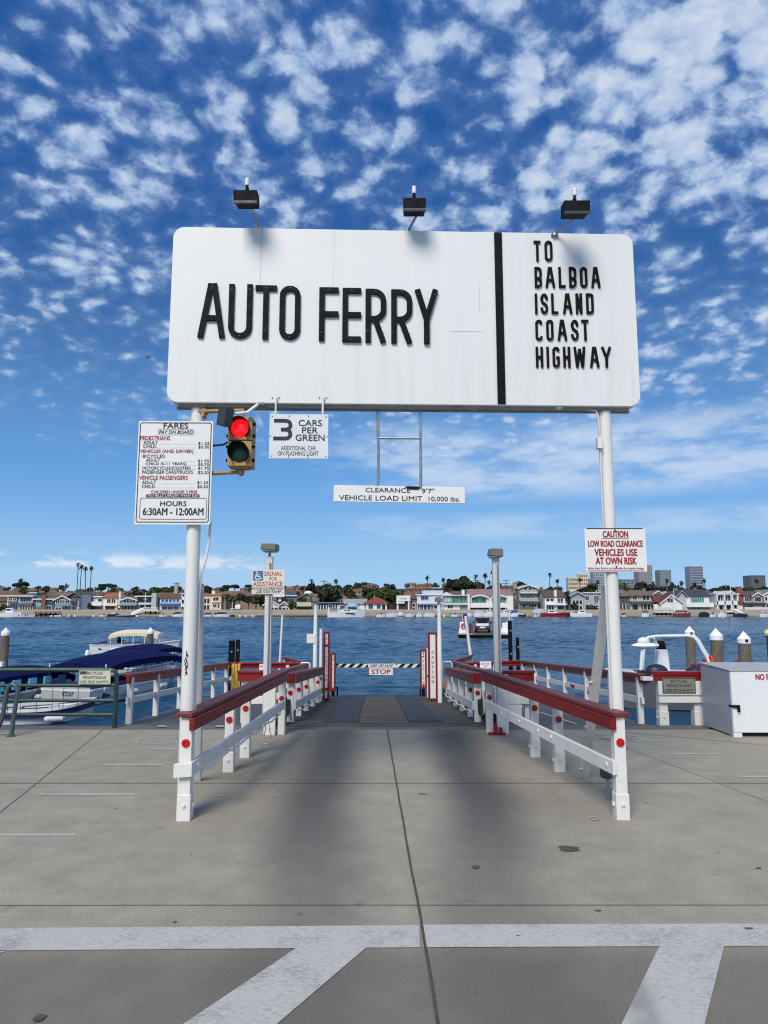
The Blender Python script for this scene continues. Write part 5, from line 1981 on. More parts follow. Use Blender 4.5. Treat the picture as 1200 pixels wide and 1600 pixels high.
# ------------------------------------------------------------------ front fence with sign, white box (right)
ff = thing("front_fence", "short white fence with red top and grey bicycle notice between boat and white box", "fence", (4.55, 11.1, 0))
Yf = 11.13
a, b_ = YP(1018, 1060, Yf), YP(1103, 1050, Yf)
mb = MB()
mb.bx(a.x, b_.x, Yf - .07, Yf + .08, a.z + .055, b_.z + .01)
mb.bx(a.x + .01, b_.x, Yf - .06, Yf - .015, a.z - .03, a.z + .055)
mb.build("handrail", REDX, ff, bevel=.004)
for px in (1037, 1092):
    p = YP(px, 1131, Yf)
    post(ff, (p.x, Yf + .03), -.02, a.z, .13, shoe=True, bolt=(px < 1050))
c, d = YP(1026.5, 1085.5, Yf), YP(1096, 1056.5, Yf)
mb = MB()
mb.bx(c.x, d.x, Yf - .075, Yf - .055 + .02, c.z, a.z - .032)
mb.build("backing_panel", WHITE, ff, bevel=.004)
c, d = YP(1027, 1097, Yf), YP(1104, 1087.5, Yf)
mb = MB()
mb.bx(c.x, d.x, Yf - .085, Yf - .04, c.z, d.z)
mb.build("plank", WHITE, ff, bevel=.005)
bn = thing("bicycle_notice", "grey metal notice sending bicycles and pedestrians to the side ramp beside the white box", "sign", tuple(YP(1060, 1083, Yf - .08)))
c, d = YP(1035.5, 1083.5, Yf - .08), YP(1086, 1059, Yf - .08)
BF = Face((c.x, Yf - .087, c.z), (1, 0, 0))
W_, H_ = d.x - c.x, d.z - c.z
mb = MB()
BF.rect_uv(mb, 0, 0, W_, H_, -.010, 0)
mb.build("plate", paint("grey_notice", lin(132, 130, 118), .45, .12, 6, .2, (.12, .12, .1)), bn)
mb = MB()
BF.ring(mb, .006, .006, W_ - .006, H_ - .006, .008, .012, .002)
for s_, x0, x1, y0, y1 in (("BICYCLES", .25, .75, .70, .87), ("PEDESTRIANS", .14, .86, .41, .58), ("USE SIDE RAMP", .07, .93, .12, .29)):
    BF.text_uv(mb, s_, W_ * x0, H_ * y0, W_ * x1, H_ * y1, .002, bold=.012)
mb.build("lettering", INK, bn, fix=False)

wb = thing("storage_box", "large white steel dock box with grey side and black latch", "storage box", (5.6, 10.4, 0))
Yw = 10.02
xl = G(1147, 1152).x
zt = YP(1147, 1048.5, Yw).z
xr, yb = xl + 1.75, 10.92
mb = MB()
BOXW = paint("box_white", (.72, .735, .735, 1), .4, .03, 3, .22, (.5, .5, .47))
mb.bx(xl + .004, xr, Yw, yb, .06, zt)
mb.build("body", BOXW, wb, bevel=.006)
mb = MB()
mb.bx(xl - .012, xl + .002, Yw + .006, yb, .02, zt - .012)
mb.build("side_panel", paint("box_side_grey", (.33, .35, .38, 1), .35, .05, 2), wb, bevel=.004)
mb = MB()
mb.hexa([(xl - .02, Yw - .015, zt + .001), (xr, Yw - .015, zt + .001), (xr, yb + .02, zt + .03), (xl - .02, yb + .02, zt + .03), (xl - .02, Yw - .015, zt + .016), (xr, Yw - .015, zt + .016), (xr, yb + .02, zt + .05), (xl - .02, yb + .02, zt + .05)])
mb.build("lid", paint("box_lid_grey", (.40, .41, .40, 1), .5, .08, 5, .2, (.2, .2, .18)), wb, bevel=.004)
mb = MB()
for q in ((xl, Yw + .01), (xr - .12, Yw + .01), (xl, yb - .12)):
    mb = MB()
    mb.bx(q[0], q[0] + .12, q[1], q[1] + .11, 0, .06)
    mb.build("foot", BOXW, wb)
p = YP(1150, 1104, Yw)
mb = MB()
mb.bx(p.x - .055, p.x + .045, Yw - .03, Yw - .002, p.z - .012, p.z + .022)
mb.bx(p.x + .012, p.x + .042, Yw - .04, Yw - .002, p.z - .07, p.z - .012)
mb.bx(p.x - .075, p.x - .045, Yw - .01, Yw + .06, p.z - .008, p.z + .02)
mb.build("latch", BLACK, wb, bevel=.004)
WF = Face((xl, Yw - .001, 0), (1, 0, 0))
mb = MB()
WF.text(mb, "NO F", 1180, 1053.2, 1201.5, 1062.3, .003, bold=.05)
mb.build("red_lettering", REDINK, wb, fix=False)

# ------------------------------------------------------------------ green barrier and bike rack (left)
gb = thing("pipe_barrier", "dark green pipe railing at the quay edge with a bicycle notice", "railing", (-5.2, 10.86, 0))
Yg = 10.86
pts = lambda y: (YP(-260, y, Yg), YP(182, y, Yg))
xr_ = YP(181, 1090, Yg).x
zt = YP(0, 1046.5, Yg).z
zs = [YP(0, y, Yg).z for y in (1071, 1094.5, 1116.5)]
mb = MB()
mb.tube([(-9, Yg, zt), (xr_ - .10, Yg, zt), (xr_ - .03, Yg, zt - .02), (xr_, Yg, zt - .09), (xr_, Yg, -.01)], .034, 12)
mb.build("top_rail", GREEN, gb, smooth=True)
for z in zs:
    mb = MB()
    mb.tube([(-9, Yg, z), (xr_, Yg, z)], .026, 10)
    mb.build("rail", GREEN, gb, smooth=True)
mb = MB()
mb.tube([(-7.4, Yg, zt), (-7.4, Yg, -.01)], .034, 10)
mb.build("post", GREEN, gb, smooth=True)
mb = MB()
for k in range(16):
    x = xr_ - .55 - k * .2 - rnd.uniform(0, .1)
    mb.tube([(x, Yg, zt - .16), (x + .003, Yg, zs[-1])], .004, 5)
mb.build("wire", BLACK, gb)
rn = thing("ramp_notice", "faded white bicycles pedestrians notice hung on the green pipe railing", "sign", tuple(YP(148, 1069, Yg - .04)))
c, d = YP(122.5, 1069.5, Yg - .045), YP(173.5, 1047.2, Yg - .045)
BF = Face((c.x, Yg - .048, c.z), (1, 0, 0))
W_, H_ = d.x - c.x, d.z - c.z
mb = MB()
BF.rect_uv(mb, 0, 0, W_, H_, -.008, 0)
mb.build("plate", paint("faded_notice", lin(196, 196, 178), .5, .1, 9, .25, (.3, .3, .22)), rn)
mb = MB()
for s_, x0, x1, y0, y1 in (("BICYCLES", .26, .75, .70, .90), ("PEDESTRIANS", .13, .86, .39, .59), ("USE SIDE RAMPS", .05, .93, .09, .28)):
    BF.text_uv(mb, s_, W_ * x0, H_ * y0, W_ * x1, H_ * y1, .002, bold=.015)
BF.ring(mb, .004, .004, W_ - .004, H_ - .004, .004, .01, .002)
mb.build("lettering", FADEDINK, rn, fix=False)
mb = MB()
BF.rect_uv(mb, W_ * .04, H_ * .71, W_ * .24, H_ * .93, .0026, .004)
mb.build("sticker", paint("olive_sticker", lin(70, 66, 18), .5, .3, 30), rn)

bk = thing("bike_rack", "grey looped pipe bike rack standing on the concrete by the quay edge", "bike rack", tuple(G(10, 1149)))
zt = YP(20, 1069, 10.1).z
c0, c1 = G(3, 1149), G(19.5, 1149.5)
xA, xB = YP(12, 1090, 10.1).x, YP(25, 1090, 10.1).x
mb = MB()
mb.tube([(xB - .02, 10.08, -.01), (xB - .01, 10.09, .25), (xB + .02, 10.1, zt - .10), (xB, 10.1, zt - .035), (xB - .05, 10.1, zt), (xA + .04, 10.1, zt), (xA, 10.1, zt - .035), (xA - .02, 10.1, zt - .10), (xA - .05, 10.1, .28), (xA - .09, 10.1, .13), (xA - .17, 10.1, .06), (xA - .28, 10.1, .06), (xA - .36, 10.1, .13), (xA - .40, 10.1, .28), (xA - .40, 10.1, zt - .1), (xA - .46, 10.1, zt), (xA - .55, 10.1, zt), (xA - .60, 10.1, zt - .1), (xA - .60, 10.1, -.01)], .030, 12)
mb.build("loop", GREYPIPE, bk, smooth=True)
mb = MB()
for x in (xB - .02, xA - .60):
    mb.lathe((x, 10.08, .002), [(.06, 0), (.06, .012), (.035, .016)], 14)
mb.build("base_plate", GREYPIPE, bk)

# ------------------------------------------------------------------ boats
def hull(L, B, H, mb, mi=0, bow=0.9, transom=0.8, sheer=0.25, mi_top=None, draft=0.25, n=14, inner=True):
    """hull along +x (bow at +x), waterline z=0, gunwale at H; open on top when inner"""
    rings = []
    for i in range(n + 1):
        k = i / n
        x = -L / 2 + L * k
        if k < 0.55:
            wv = transom + (1 - transom) * sstep(0, 0.45, k)
        else:
            wv = max(0.02, 1 - ((k - 0.55) / 0.45) ** 2.0)
        hw = B / 2 * wv
        zt = H + sheer * max(0, (k - .35) / .65) ** 2
        keel = -draft * (1 - max(0, (k - .7) / .3) ** 2 * .9)
        xo = 0.0
        flare = 0.78 + .1 * (1 - k)
        ring = [Vector((x - .0 - (0.10 * L * max(0, (k - .8) / .2) * .6), -hw * .25, keel)), Vector((x - .03 * L * max(0, (k - .8) / .2), -hw * flare, 0.02)), Vector((x, -hw, zt)),
                Vector((x, hw, zt)), Vector((x - .03 * L * max(0, (k - .8) / .2), hw * flare, 0.02)), Vector((x - .10 * L * max(0, (k - .8) / .2) * .6, hw * .25, keel))]
        rings.append(ring)
    # open top: skip top edge between index 2 and 3
    nR = 6
    vs = [p for r in rings for p in r]
    fs = []
    for i in range(n):
        for k in range(nR):
            if k == 2 and inner:
                continue
            k2 = (k + 1) % nR
            fs.append((i * nR + k, i * nR + k2, (i + 1) * nR + k2, (i + 1) * nR + k))
    fs.append(tuple(range(nR)))
    fs.append(tuple(range(n * nR, (n + 1) * nR)))
    mb.add(vs, fs, mi)
    gun = [(rings[i][2], rings[i][3]) for i in range(n + 1)]
    return gun


def gunwale(mb, gun, w_=.08, h_=.05, mi=0):
    for side in (0, 1):
        pts = [g[side] for g in gun]
        for a, b_ in zip(pts, pts[1:]):
            mb.beam(a, b_, w_, h_, mi=mi)
    mb.beam(gun[0][0], gun[0][1], w_, h_, mi=mi)


def deck_floor(mb, gun, dz, mi=0, k0=0.0, k1=1.0, inset=.96):
    n = len(gun) - 1
    i0, i1 = int(k0 * n), int(k1 * n)
    vs, fs = [], []
    for i in range(i0, i1 + 1):
        a, b_ = gun[i]
        c = (a + b_) / 2
        vs += [c + (a - c) * inset + Vector((0, 0, dz)), c + (b_ - c) * inset + Vector((0, 0, dz))]
    for i in range(i1 - i0):
        fs.append((2 * i, 2 * i + 2, 2 * i + 3, 2 * i + 1))
    mb.add(vs, fs, mi)


def canopy(mb, x0, x1, B, z, crown=.30, drop=.20, nx=14, ny=8, scal=.05, mi=0, th=.02, endcurve=.25):
    """curved canvas top with a scalloped valance"""
    def zf(i, j):
        k = i / nx * 2 - 1
        q = j / ny * 2 - 1
        return z + crown * (1 - q * q) - endcurve * (abs(k) ** 3)
    top = [[Vector((x0 + (x1 - x0) * i / nx, -B / 2 + B * j / ny, zf(i, j))) for j in range(ny + 1)] for i in range(nx + 1)]
    mb.loft(top, mi, close=False)
    mb.loft([[p - Vector((0, 0, th)) for p in r] for r in top], mi, close=False)
    # valance all round with scallops
    def val(edge):
        up, lo = [], []
        m_ = len(edge) - 1
        for a, b_ in zip(edge, edge[1:]):
            for s_ in range(4):
                p = a + (b_ - a) * (s_ / 4)
                up.append(p)
                lo.append(p - Vector((0, 0, drop + scal * (math.sin(math.pi * s_ / 4)))))
        up.append(edge[-1])
        lo.append(edge[-1] - Vector((0, 0, drop)))
        mb.loft([up, lo], mi, close=False)
    val([r[0] for r in top])
    val([r[-1] for r in top])
    val(top[0])
    val(top[-1])


def canopy_boat(name, label, loc, rz, cloth, hullm, L=6.0, B=2.3, H=.75, cz=1.65, cx=(-.40, .26), group=None, name_text=None, open_sides=True, crown=.3):
    t_ = thing(name, label, "boat", loc, group, rz, local=True)
    mb = MB()
    gun = hull(L, B, H, mb, sheer=.28)
    hl = mb.build("hull", hullm, t_, smooth=True)
    mb = MB()
    gunwale(mb, gun, .09, .06)
    mb.build("gunwale", GEL, t_)
    mb = MB()
    deck_floor(mb, gun, -.35, 0, 0, .7)
    mb.build("floor", GREYGEL, t_, fix=False)
    mb = MB()
    deck_floor(mb, gun, .02, 0, .66, 1.0, 1.0)
    mb.build("foredeck", GEL, t_, fix=False)
    mb = MB()
    mb.bx(-L * .40, L * .16, -B * .40, -B * .24, H - .35, H + .10)
    mb.bx(-L * .40, L * .16, B * .24, B * .40, H - .35, H + .10)
    mb.bx(-L * .46, -L * .38, -B * .38, B * .38, H - .35, H + .22)
    mb.build("bench_seat", NAVYTRIM, t_, bevel=.03)
    mb = MB()
    canopy(mb, cx[0] * L, cx[1] * L, B * .98, cz, crown)
    mb.build("canopy", cloth, t_, smooth=True, fix=False)
    for k in range(5):
        x = L * (cx[0] + .02 + (cx[1] - cx[0] - .04) * k / 4)
        for s_ in (-1, 1):
            mb = MB()
            mb.tube([(x, s_ * B * .46, H - .05), (x, s_ * B * .465, cz - .05)], .025, 6)
            mb.build("canopy_post", GEL, t_)
    mb = MB()
    x = L * cx[1] - .05
    mb.add([(x + .25, -B * .40, H), (x + .25, B * .40, H), (x, B * .42, cz - .1), (x, -B * .42, cz - .1)], [(0, 1, 2, 3)])
    for q in (-.4, 0, .4):
        mb.tube([(x + .25, B * q, H), (x, B * q * 1.03, cz - .1)], .025, 6, 1)
    m_ = bpy.data.materials.get("clear_vinyl")
    if not m_:
        m_, tt, bb = material("clear_vinyl")
        bb.inputs['Alpha'].default_value = .28
        bb.inputs['Base Color'].default_value = (.5, .55, .6, 1)
        bb.inputs['Roughness'].default_value = .1
    mb.build("windscreen", [m_, GEL], t_, fix=False)
    for s_ in (-1, 1):
        for k in (.3, .6):
            mb = MB()
            x = -L / 2 + L * k
            mb.tube([(x - .28, s_ * (B / 2 + .06), H * .55), (x - .2, s_ * (B / 2 + .07), H * .55), (x + .2, s_ * (B / 2 + .07), H * .55), (x + .28, s_ * (B / 2 + .06), H * .55)], [.03, .10, .10, .03], 10)
            mb.build("fender", GEL, t_, smooth=True)
    return t_


# tan topped electric boat under way in the channel, with its driver
xd = YP(205, 1022, 53).x
duffy = canopy_boat("electric_boat", "white electric boat with cream scalloped canopy crossing the channel by a white capped pile", (xd + .2, 53.5, WZ), R(4), CREAMCLOTH, GEL, L=6.3, B=2.1, H=.72, cz=1.60, cx=(-.28, .28), crown=.22)


def person(name, label, loc, rz, joints, shirt, pants, skin_, hair):
    """seated figure: one skinned body, clothing by material, hair on top"""
    import bmesh
    P = joints
    names = list(P.keys())
    edges = [("pelvis", "belly"), ("belly", "chest"), ("chest", "neck"), ("neck", "head"), ("chest", "shL"), ("shL", "elL"), ("elL", "haL"), ("chest", "shR"), ("shR", "elR"), ("elR", "haR"),
             ("pelvis", "hipL"), ("hipL", "knL"), ("knL", "anL"), ("anL", "toL"), ("pelvis", "hipR"), ("hipR", "knR"), ("knR", "anR"), ("anR", "toR")]
    rad = dict(pelvis=.15, belly=.14, chest=.16, neck=.06, head=.10, shL=.075, shR=.075, elL=.045, elR=.045, haL=.035, haR=.035, hipL=.10, hipR=.10, knL=.065, knR=.065, anL=.042, anR=.042, toL=.035, toR=.035)
    me = bpy.data.meshes.new(name)
    me.from_pydata([P[n] for n in names], [(names.index(a), names.index(b_)) for a, b_ in edges], [])
    o = bpy.data.objects.new(name, me)
    COL.objects.link(o)
    md = o.modifiers.new("skin", 'SKIN')
    lay = me.skin_vertices[0].data if me.skin_vertices else None
    if lay is None:
        bm = bmesh.new()
        bm.from_mesh(me)
        bm.verts.layers.skin.verify()
        bm.to_mesh(me)
        bm.free()
        lay = me.skin_vertices[0].data
    for i, n_ in enumerate(names):
        lay[i].radius = (rad[n_], rad[n_])
    lay[0].use_root = True
    o.modifiers.new("sub", 'SUBSURF').levels = 2
    dg = bpy.context.evaluated_depsgraph_get()
    m2 = bpy.data.meshes.new_from_object(o.evaluated_get(dg))
    bpy.data.objects.remove(o)
    m2.name = name
    m2.materials.clear()
    for m_ in (shirt, pants, skin_):
        m2.materials.append(m_)
    nk, pv = P["neck"], P["pelvis"]
    for p in m2.polygons:
        c = p.center
        p.use_smooth = True
        if c[2] > nk[2] + .01 or (Vector(c) - Vector(P["haL"])).length < .09 or (Vector(c) - Vector(P["haR"])).length < .09:
            p.material_index = 2
        elif c[2] < pv[2] + .06:
            p.material_index = 1
        else:
            p.material_index = 0
    o = bpy.data.objects.new(name, m2)
    COL.objects.link(o)
    o.location = loc
    o.rotation_euler = (0, 0, rz)
    ORG[o.name] = Vector((0, 0, 0))
    tag(o, label, "person")
    h = Vector(P["head"])
    mb = MB()
    mb.sphere(h + Vector((-.02, 0, .035)), .115, .11, .095)
    mb.build("hair", hair, o, smooth=True)
    mb = MB()
    mb.sphere(h + Vector((.105, 0, -.015)), .02, .016, .022, 8, 5)
    mb.build("nose", skin_, o, smooth=True)
    return o


SKIN = paint("skin", (.45, .27, .19, 1), .55, .06, 10)
J = dict(pelvis=(0, 0, .1), belly=(.0, 0, .28), chest=(.02, 0, .47), neck=(.03, 0, .64), head=(.05, 0, .78), shL=(.02, .2, .56), elL=(.14, .27, .34), haL=(.38, .20, .36), shR=(.02, -.2, .56), elR=(.16, -.27, .36), haR=(.40, -.16, .42),
         hipL=(.06, .11, .08), knL=(.46, .13, .12), anL=(.50, .13, -.30), toL=(.62, .14, -.34), hipR=(.06, -.11, .08), knR=(.46, -.13, .12), anR=(.50, -.13, -.30), toR=(.62, -.14, -.34))
DARKCLOTH = paint("dark_clothing", (.018, .018, .024, 1), .8, .15, 8)
person("person", "person in dark clothing seated at the stern under the cream canopy", (xd - 1.1, 53.35, WZ + .62), R(4), J, DARKCLOTH, DARKCLOTH, SKIN, BLACK)

# three blue topped boats moored in a row on the left
bA = canopy_boat("canopy_boat", "blue canopied boat with pale cyan valance nearest the bike rack", (-14.0, 26.3, WZ), R(74), NAVY, GREYGEL, L=6.0, B=2.4, H=.52, cz=1.12, cx=(-.40, .42), group="blue canopied boats at the float", crown=.24)
mb = MB()
for k in range(6):
    mb.bx(-2.2 + k * .75, -1.85 + k * .75, -1.24, -1.15, .66, .98)
mb.build("cyan_panel", CYAN, bA)
bB = canopy_boat("canopy_boat", "blue canopied boat with grey lettered stern beside the hanging bicycle notice", (-10.7, 29.6, WZ), R(76), NAVY, GEL, L=7.0, B=2.6, H=.56, cz=1.50, cx=(-.44, .40), group="blue canopied boats at the float", crown=.24)
mb = MB()
mb.bx(-3.54, -3.51, -1.02, 1.02, .04, .66)
tr = mb.build("transom", GREYGEL, bB)
mb = MB()
TF = Face((-3.545, .9, 0), (0, -1, 0))
TF.n = Vector((-1, 0, 0))
TF.text_uv(mb, "ctor", .78, .34, 1.28, .52, .004, bold=.02)
TF.rect_uv(mb, .76, .22, 1.3, .245, .003, .006)
mb.build("lettering", INK, tr, fix=False)
bC = canopy_boat("canopy_boat", "blue canopied boat farthest up the row behind the fares pole", (-12.6, 37.8, WZ), R(82), NAVY, GREYGEL, L=6.4, B=2.5, H=.6, cz=1.36, cx=(-.42, .38), group="blue canopied boats at the float", crown=.22)

# navy trimmed dinghy against the quay
dg_ = thing("dinghy", "small open dinghy with navy sides and white rubbing strake below the green railing", "boat", (-10.55, 22.7, WZ), None, R(20), local=True)
mb = MB()
gun = hull(2.75, 1.7, .46, mb, sheer=.18)
mb.build("hull", GEL, dg_, smooth=True)
mb = MB()
gunwale(mb, gun, .12, .08)
mb.build("gunwale", GEL, dg_)
mb = MB()
deck_floor(mb, gun, -.12)
mb.build("floor", paint("dark_floor", (.02, .02, .026, 1), .8, .2, 5), dg_, fix=False)
mb = MB()
for i in range(len(gun) - 1):
    for s_ in (0, 1):
        a, b_ = gun[i][s_], gun[i + 1][s_]
        o_ = Vector((0, -.02 if s_ == 0 else .02, 0))
        mb.add([a + o_ - Vector((0, 0, .22)), b_ + o_ - Vector((0, 0, .22)), b_ + o_ - Vector((0, 0, .05)), a + o_ - Vector((0, 0, .05))], [(0, 1, 2, 3)])
mb.build("navy_band", NAVYTRIM, dg_, fix=False)
for x in (-.9, .15):
    mb = MB()
    mb.bx(x - .12, x + .12, -.76, .76, .38, .43)
    mb.build("thwart", GREYGEL, dg_, bevel=.01)
mb = MB()
mb.bx(-1.75, -1.51, -.16, .16, .35, .85)
mb.bx(-1.70, -1.57, -.07, .07, -.2, .36)
mb.build("outboard_motor", BLACK, dg_, bevel=.04)
mb = MB()
mb.tube([(0, -.95, .22), (.08, -.96, .22), (.5, -.92, .22), (.58, -.9, .22)], [.03, .11, .11, .03], 10)
mb.build("fender", GEL, dg_, smooth=True)

# floating dock, left edge
fd = thing("float_dock", "weathered timber float with white post at the edge of the photo behind the green railing", "dock", (-18.4, 29.5, WZ))
a, b_ = YP(26, 1056, 29), YP(-60, 1062, 29)
mb = MB()
mb.bx(-20.5, a.x, 28.2, 33.5, a.z - .28, a.z)
mb.build("deck", DOCKWOOD, fd)
mb = MB()
mb.bx(-20.5, a.x - .3, 28.5, 33.2, WZ - .3, a.z - .28)
mb.build("float", BLACKPILE, fd)
p = YP(2, 1048, 29)
mb = MB()
mb.bx(p.x - .3, p.x + .07, 28.9, 29.1, a.z, YP(0, 1034, 29).z)
mb.build("white_post", PILECAP, fd)


# piles with pointed white caps
def capped_pile(px, ytip, width, Y_, lab, square_hole=False):
    c = YP(px, ytip, Y_)
    r_ = width / 2 * Y_ * 1.0 / FPX
    root = thing("capped_pile", lab, "pile", (c.x, Y_, WZ), "mooring piles with pointed white caps")
    ch = r_ * 1.25
    mb = MB()
    mb.tube([(c.x, Y_, WZ - 1), (c.x, Y_, c.z - ch - r_ * .5)], [r_ * 1.02, r_ * .95], 16)
    mb.build("pile", DARKWOODPILE, root, smooth=True)
    mb = MB()
    zc = c.z - ch
    mb.lathe((c.x, Y_, zc), [(r_ * 1.06, -r_ * .75), (r_ * 1.08, 0), (r_ * .02, ch)], 18)
    mb.build("cap", PILECAP, root, smooth=True)
    if square_hole:
        mb = MB()
        mb.bx(c.x - r_ * .32, c.x + r_ * .12, Y_ - r_ * 1.14, Y_ - r_ * .9, zc - r_ * .5, zc - r_ * .05)
        mb.build("cap_hole", BLACK, root)


capped_pile(9.5, 980, 12.5, 32, "capped pile at the timber float on the far edge of the photo")
capped_pile(235.5, 980, 10, 40, "thin capped pile in front of the cream canopied boat")
capped_pile(1077, 978, 14.5, 30, "capped pile seen through the white boat arch", True)
capped_pile(1118, 981, 18.5, 27, "capped pile between the white arch and the dark holed cap pile")
capped_pile(1161.5, 986, 18.5, 26, "capped pile with a square hole in its cap above the white dock box", True)

# arch boat beyond the front fence
ab = thing("arch_boat", "moored motor boat with white roll bar arch and radar dish behind the bicycle notice", "boat", (11.3, 26.0, WZ), None, R(184), local=True)
mb = MB()
gun = hull(6.6, 2.5, 1.12, mb, sheer=.2, draft=.3)
mb.build("hull", paint("pale_grey_hull", (.095, .105, .11, 1), .35, .06, 2, .2, (.12, .13, .13)), ab, smooth=True)
mb = MB()
gunwale(mb, gun, .14, .09)
mb.build("gunwale", GEL, ab)
mb = MB()
deck_floor(mb, gun, -.25)
mb.build("floor", GREYGEL, ab, fix=False)
ROT = Matrix.Rotation(-R(184), 3, 'Z')


def loc_(px, py, y):
    return ROT @ (YP(px, py, y) - Vector((11.3, 26.0, WZ)))


ARCHW = paint("arch_white", (.78, .79, .8, 1), .3, .03, 3)
for y in (25.3, 26.7):
    dx_ = 3.0 if y > 26 else 0.0
    mb = MB()
    pts = [loc_(x + (2 if y > 26 else -1), yy, y) for x, yy in ((1002, 1050), (1003, 1030), (1005, 1008), (1008, 1000), (1014, 996), (1025, 994), (1050, 993.5), (1075, 993.2), (1084, 995), (1090, 1001), (1098, 1015), (1106, 1028), (1110.5, 1040), (1111, 1052))]
    mb.tube(pts, .05, 8)
    mb.build("arch", ARCHW, ab, smooth=True)
mb = MB()
for x in (1014, 1045, 1075):
    mb.tube([loc_(x, 994.5, 25.3), loc_(x + 2, 994.5, 26.7)], .035, 6)
mb.build("arch_rung", ARCHW, ab, smooth=True)
mb = MB()
c = loc_(1010, 1009, 25.4)
mb.sphere(c + Vector((.05, 0, 0)), .50, .28, .12, 16, 8)
mb.sphere(c + Vector((.1, 0, .16)), .22, .2, .14, 12, 8)
mb.tube([c, loc_(1004, 995, 25.5)], .02, 6)
mb.tube([c + Vector((-.3, 0, 0)), loc_(1023, 995, 25.5)], .02, 6)
mb.tube([c + Vector((-.45, 0, 0)), loc_(1020, 995, 25.5)], .02, 6)
mb.build("radar_dish", ARCHW, ab, smooth=True)
mb = MB()
c = loc_(1034, 1046, 25.9)
mb.hexa([c + Vector(q) for q in ((-.26, -.2, -.3), (.26, -.2, -.3), (.26, .2, -.3), (-.26, .2, -.3), (-.2, -.15, .72), (.16, -.15, .72), (.16, .15, .72), (-.2, .15, .72))])
mb.build("console", GEL, ab, bevel=.04)
mb = MB()
mb.hexa([c + Vector(q) for q in ((-.16, -.14, .72), (.14, -.14, .72), (.14, .14, .72), (-.16, .14, .72), (-.11, -.1, 1.02), (.09, -.1, 1.02), (.09, .1, 1.02), (-.11, .1, 1.02))])
mb.build("dark_top", BLACK, ab, bevel=.03)
mb = MB()
c = loc_(1030, 1046, 25.3)
mb.sphere(c + Vector((.1, 0, -.05)), .40, .3, .24, 14, 8)
mb.bx(c.x - .2, c.x + .85, c.y - .2, c.y + .3, c.z - .3, c.z - .02)
mb.build("cushion", paint("dark_navy_vinyl", (.012, .014, .035, 1), .5, .2, 4), ab, smooth=True)
mb = MB()
c = loc_(1086, 1047, 25.6)
mb.sphere(c + Vector((0, 0, -.08)), .35, .3, .2, 12, 7)
mb.build("cushion", paint("dark_navy_vinyl", (.012, .014, .035, 1), .5, .2, 4), ab, smooth=True)
mb = MB()
c = loc_(1093, 1043, 26.2)
mb.bx(c.x - .3, c.x + .25, c.y - .2, c.y + .2, c.z - .3, c.z + .12)
mb.build("red_seat", paint("dark_red_vinyl", lin(110, 20, 34), .5, .2, 4), ab, bevel=.05)
lj = thing("life_jacket", "orange red life jackets hung over the foot of the white boat arch", "life jacket", tuple(YP(1107, 1040, 26)))
c = YP(1107, 1038, 25.7)
mb = MB()
mb.bx(c.x - .16, c.x + .02, 25.6, 25.8, c.z - .25, c.z + .20)
mb.hexa([(c.x + .05, 25.6, c.z - .25), (c.x + .24, 25.6, c.z - .25), (c.x + .24, 25.8, c.z - .25), (c.x + .05, 25.8, c.z - .25), (c.x + .05, 25.6, c.z + .30), (c.x + .15, 25.6, c.z + .30), (c.x + .15, 25.8, c.z + .30), (c.x + .05, 25.8, c.z + .30)])
mb.build("vest", paint("orange_red_fabric", lin(214, 62, 48), .7, .15, 8), lj, bevel=.04)
mb = MB()
mb.bx(c.x - .17, c.x + .25, 25.585, 25.599, c.z - .19, c.z - .14)
mb.build("band", WHITEINK, lj)
# second small work boat behind the white box with a red seat frame
wk = thing("work_boat", "low work boat with dark red seat back mostly hidden behind the white dock box", "boat", (YP(1140, 1045, 29).x, 29.4, WZ), None, 0, local=True)
mb = MB()
gun = hull(5.5, 2.2, .8, mb)
mb.build("hull", GEL, wk, smooth=True)
mb = MB()
gunwale(mb, gun, .1, .07)
mb.build("gunwale", GEL, wk)
mb = MB()
deck_floor(mb, gun, -.1)
mb.build("deck", GREYGEL, wk, fix=False)
mb = MB()
mb.tube([(.05, -.6, .7), (.1, -.6, 1.25), (.3, -.6, 1.42), (.75, -.6, 1.45), (.8, -.6, .8)], .07, 8)
mb.bx(-.55, .1, -.6, -.2, .78, 1.02)
mb.build("seat_frame", paint("dark_red_vinyl2", lin(120, 18, 30), .5, .2, 4), wk, smooth=True)
mb = MB()
mb.bx(-1.1, -.35, -.9, -.7, .8, .98)
mb.bx(-.5, .1, -.72, -.6, 1.02, 1.14)
mb.build("gear", DARKGREY, wk, bevel=.03)
# marker at the right edge
mk = thing("marker_post", "post with a yellow green cap and yellow foot cut by the edge of the photo", "post", tuple(YP(1199, 1045, 27)))
c = YP(1200.5, 985, 27)
mb = MB()
mb.tube([(c.x, 27, WZ - .5), (c.x, 27, c.z - .12)], .09, 10)
mb.build("pole", DARKGREY, mk, smooth=True)
mb = MB()
mb.sphere((c.x, 27, c.z - .1), .16, .16, .14)
mb.build("cap", paint("lime_yellow", lin(214, 224, 120), .5, .05, 4), mk, smooth=True)
mb = MB()
mb.tube([(c.x + .02, 26.9, YP(0, 1046, 27).z), (c.x + .02, 26.9, YP(0, 1031, 27).z)], .13, 10)
mb.build("yellow_sleeve", YELLOW, mk, smooth=True)
mb = MB()
mb.tube([(c.x + .02, 26.9, YP(0, 1031, 27).z), (c.x + .02, 26.9, YP(0, 1023, 27).z)], .09, 10)
mb.build("white_sleeve", PILECAP, mk, smooth=True)
# buoy
mb = MB()
c = YP(136.5, 1021, 52)
mb.sphere((c.x, 52, WZ + .12), .17, .17, .3)
tag(mb.build("mooring_buoy", PILECAP, smooth=True), "tiny white buoy floating behind the stern of the cream canopied boat", "buoy")

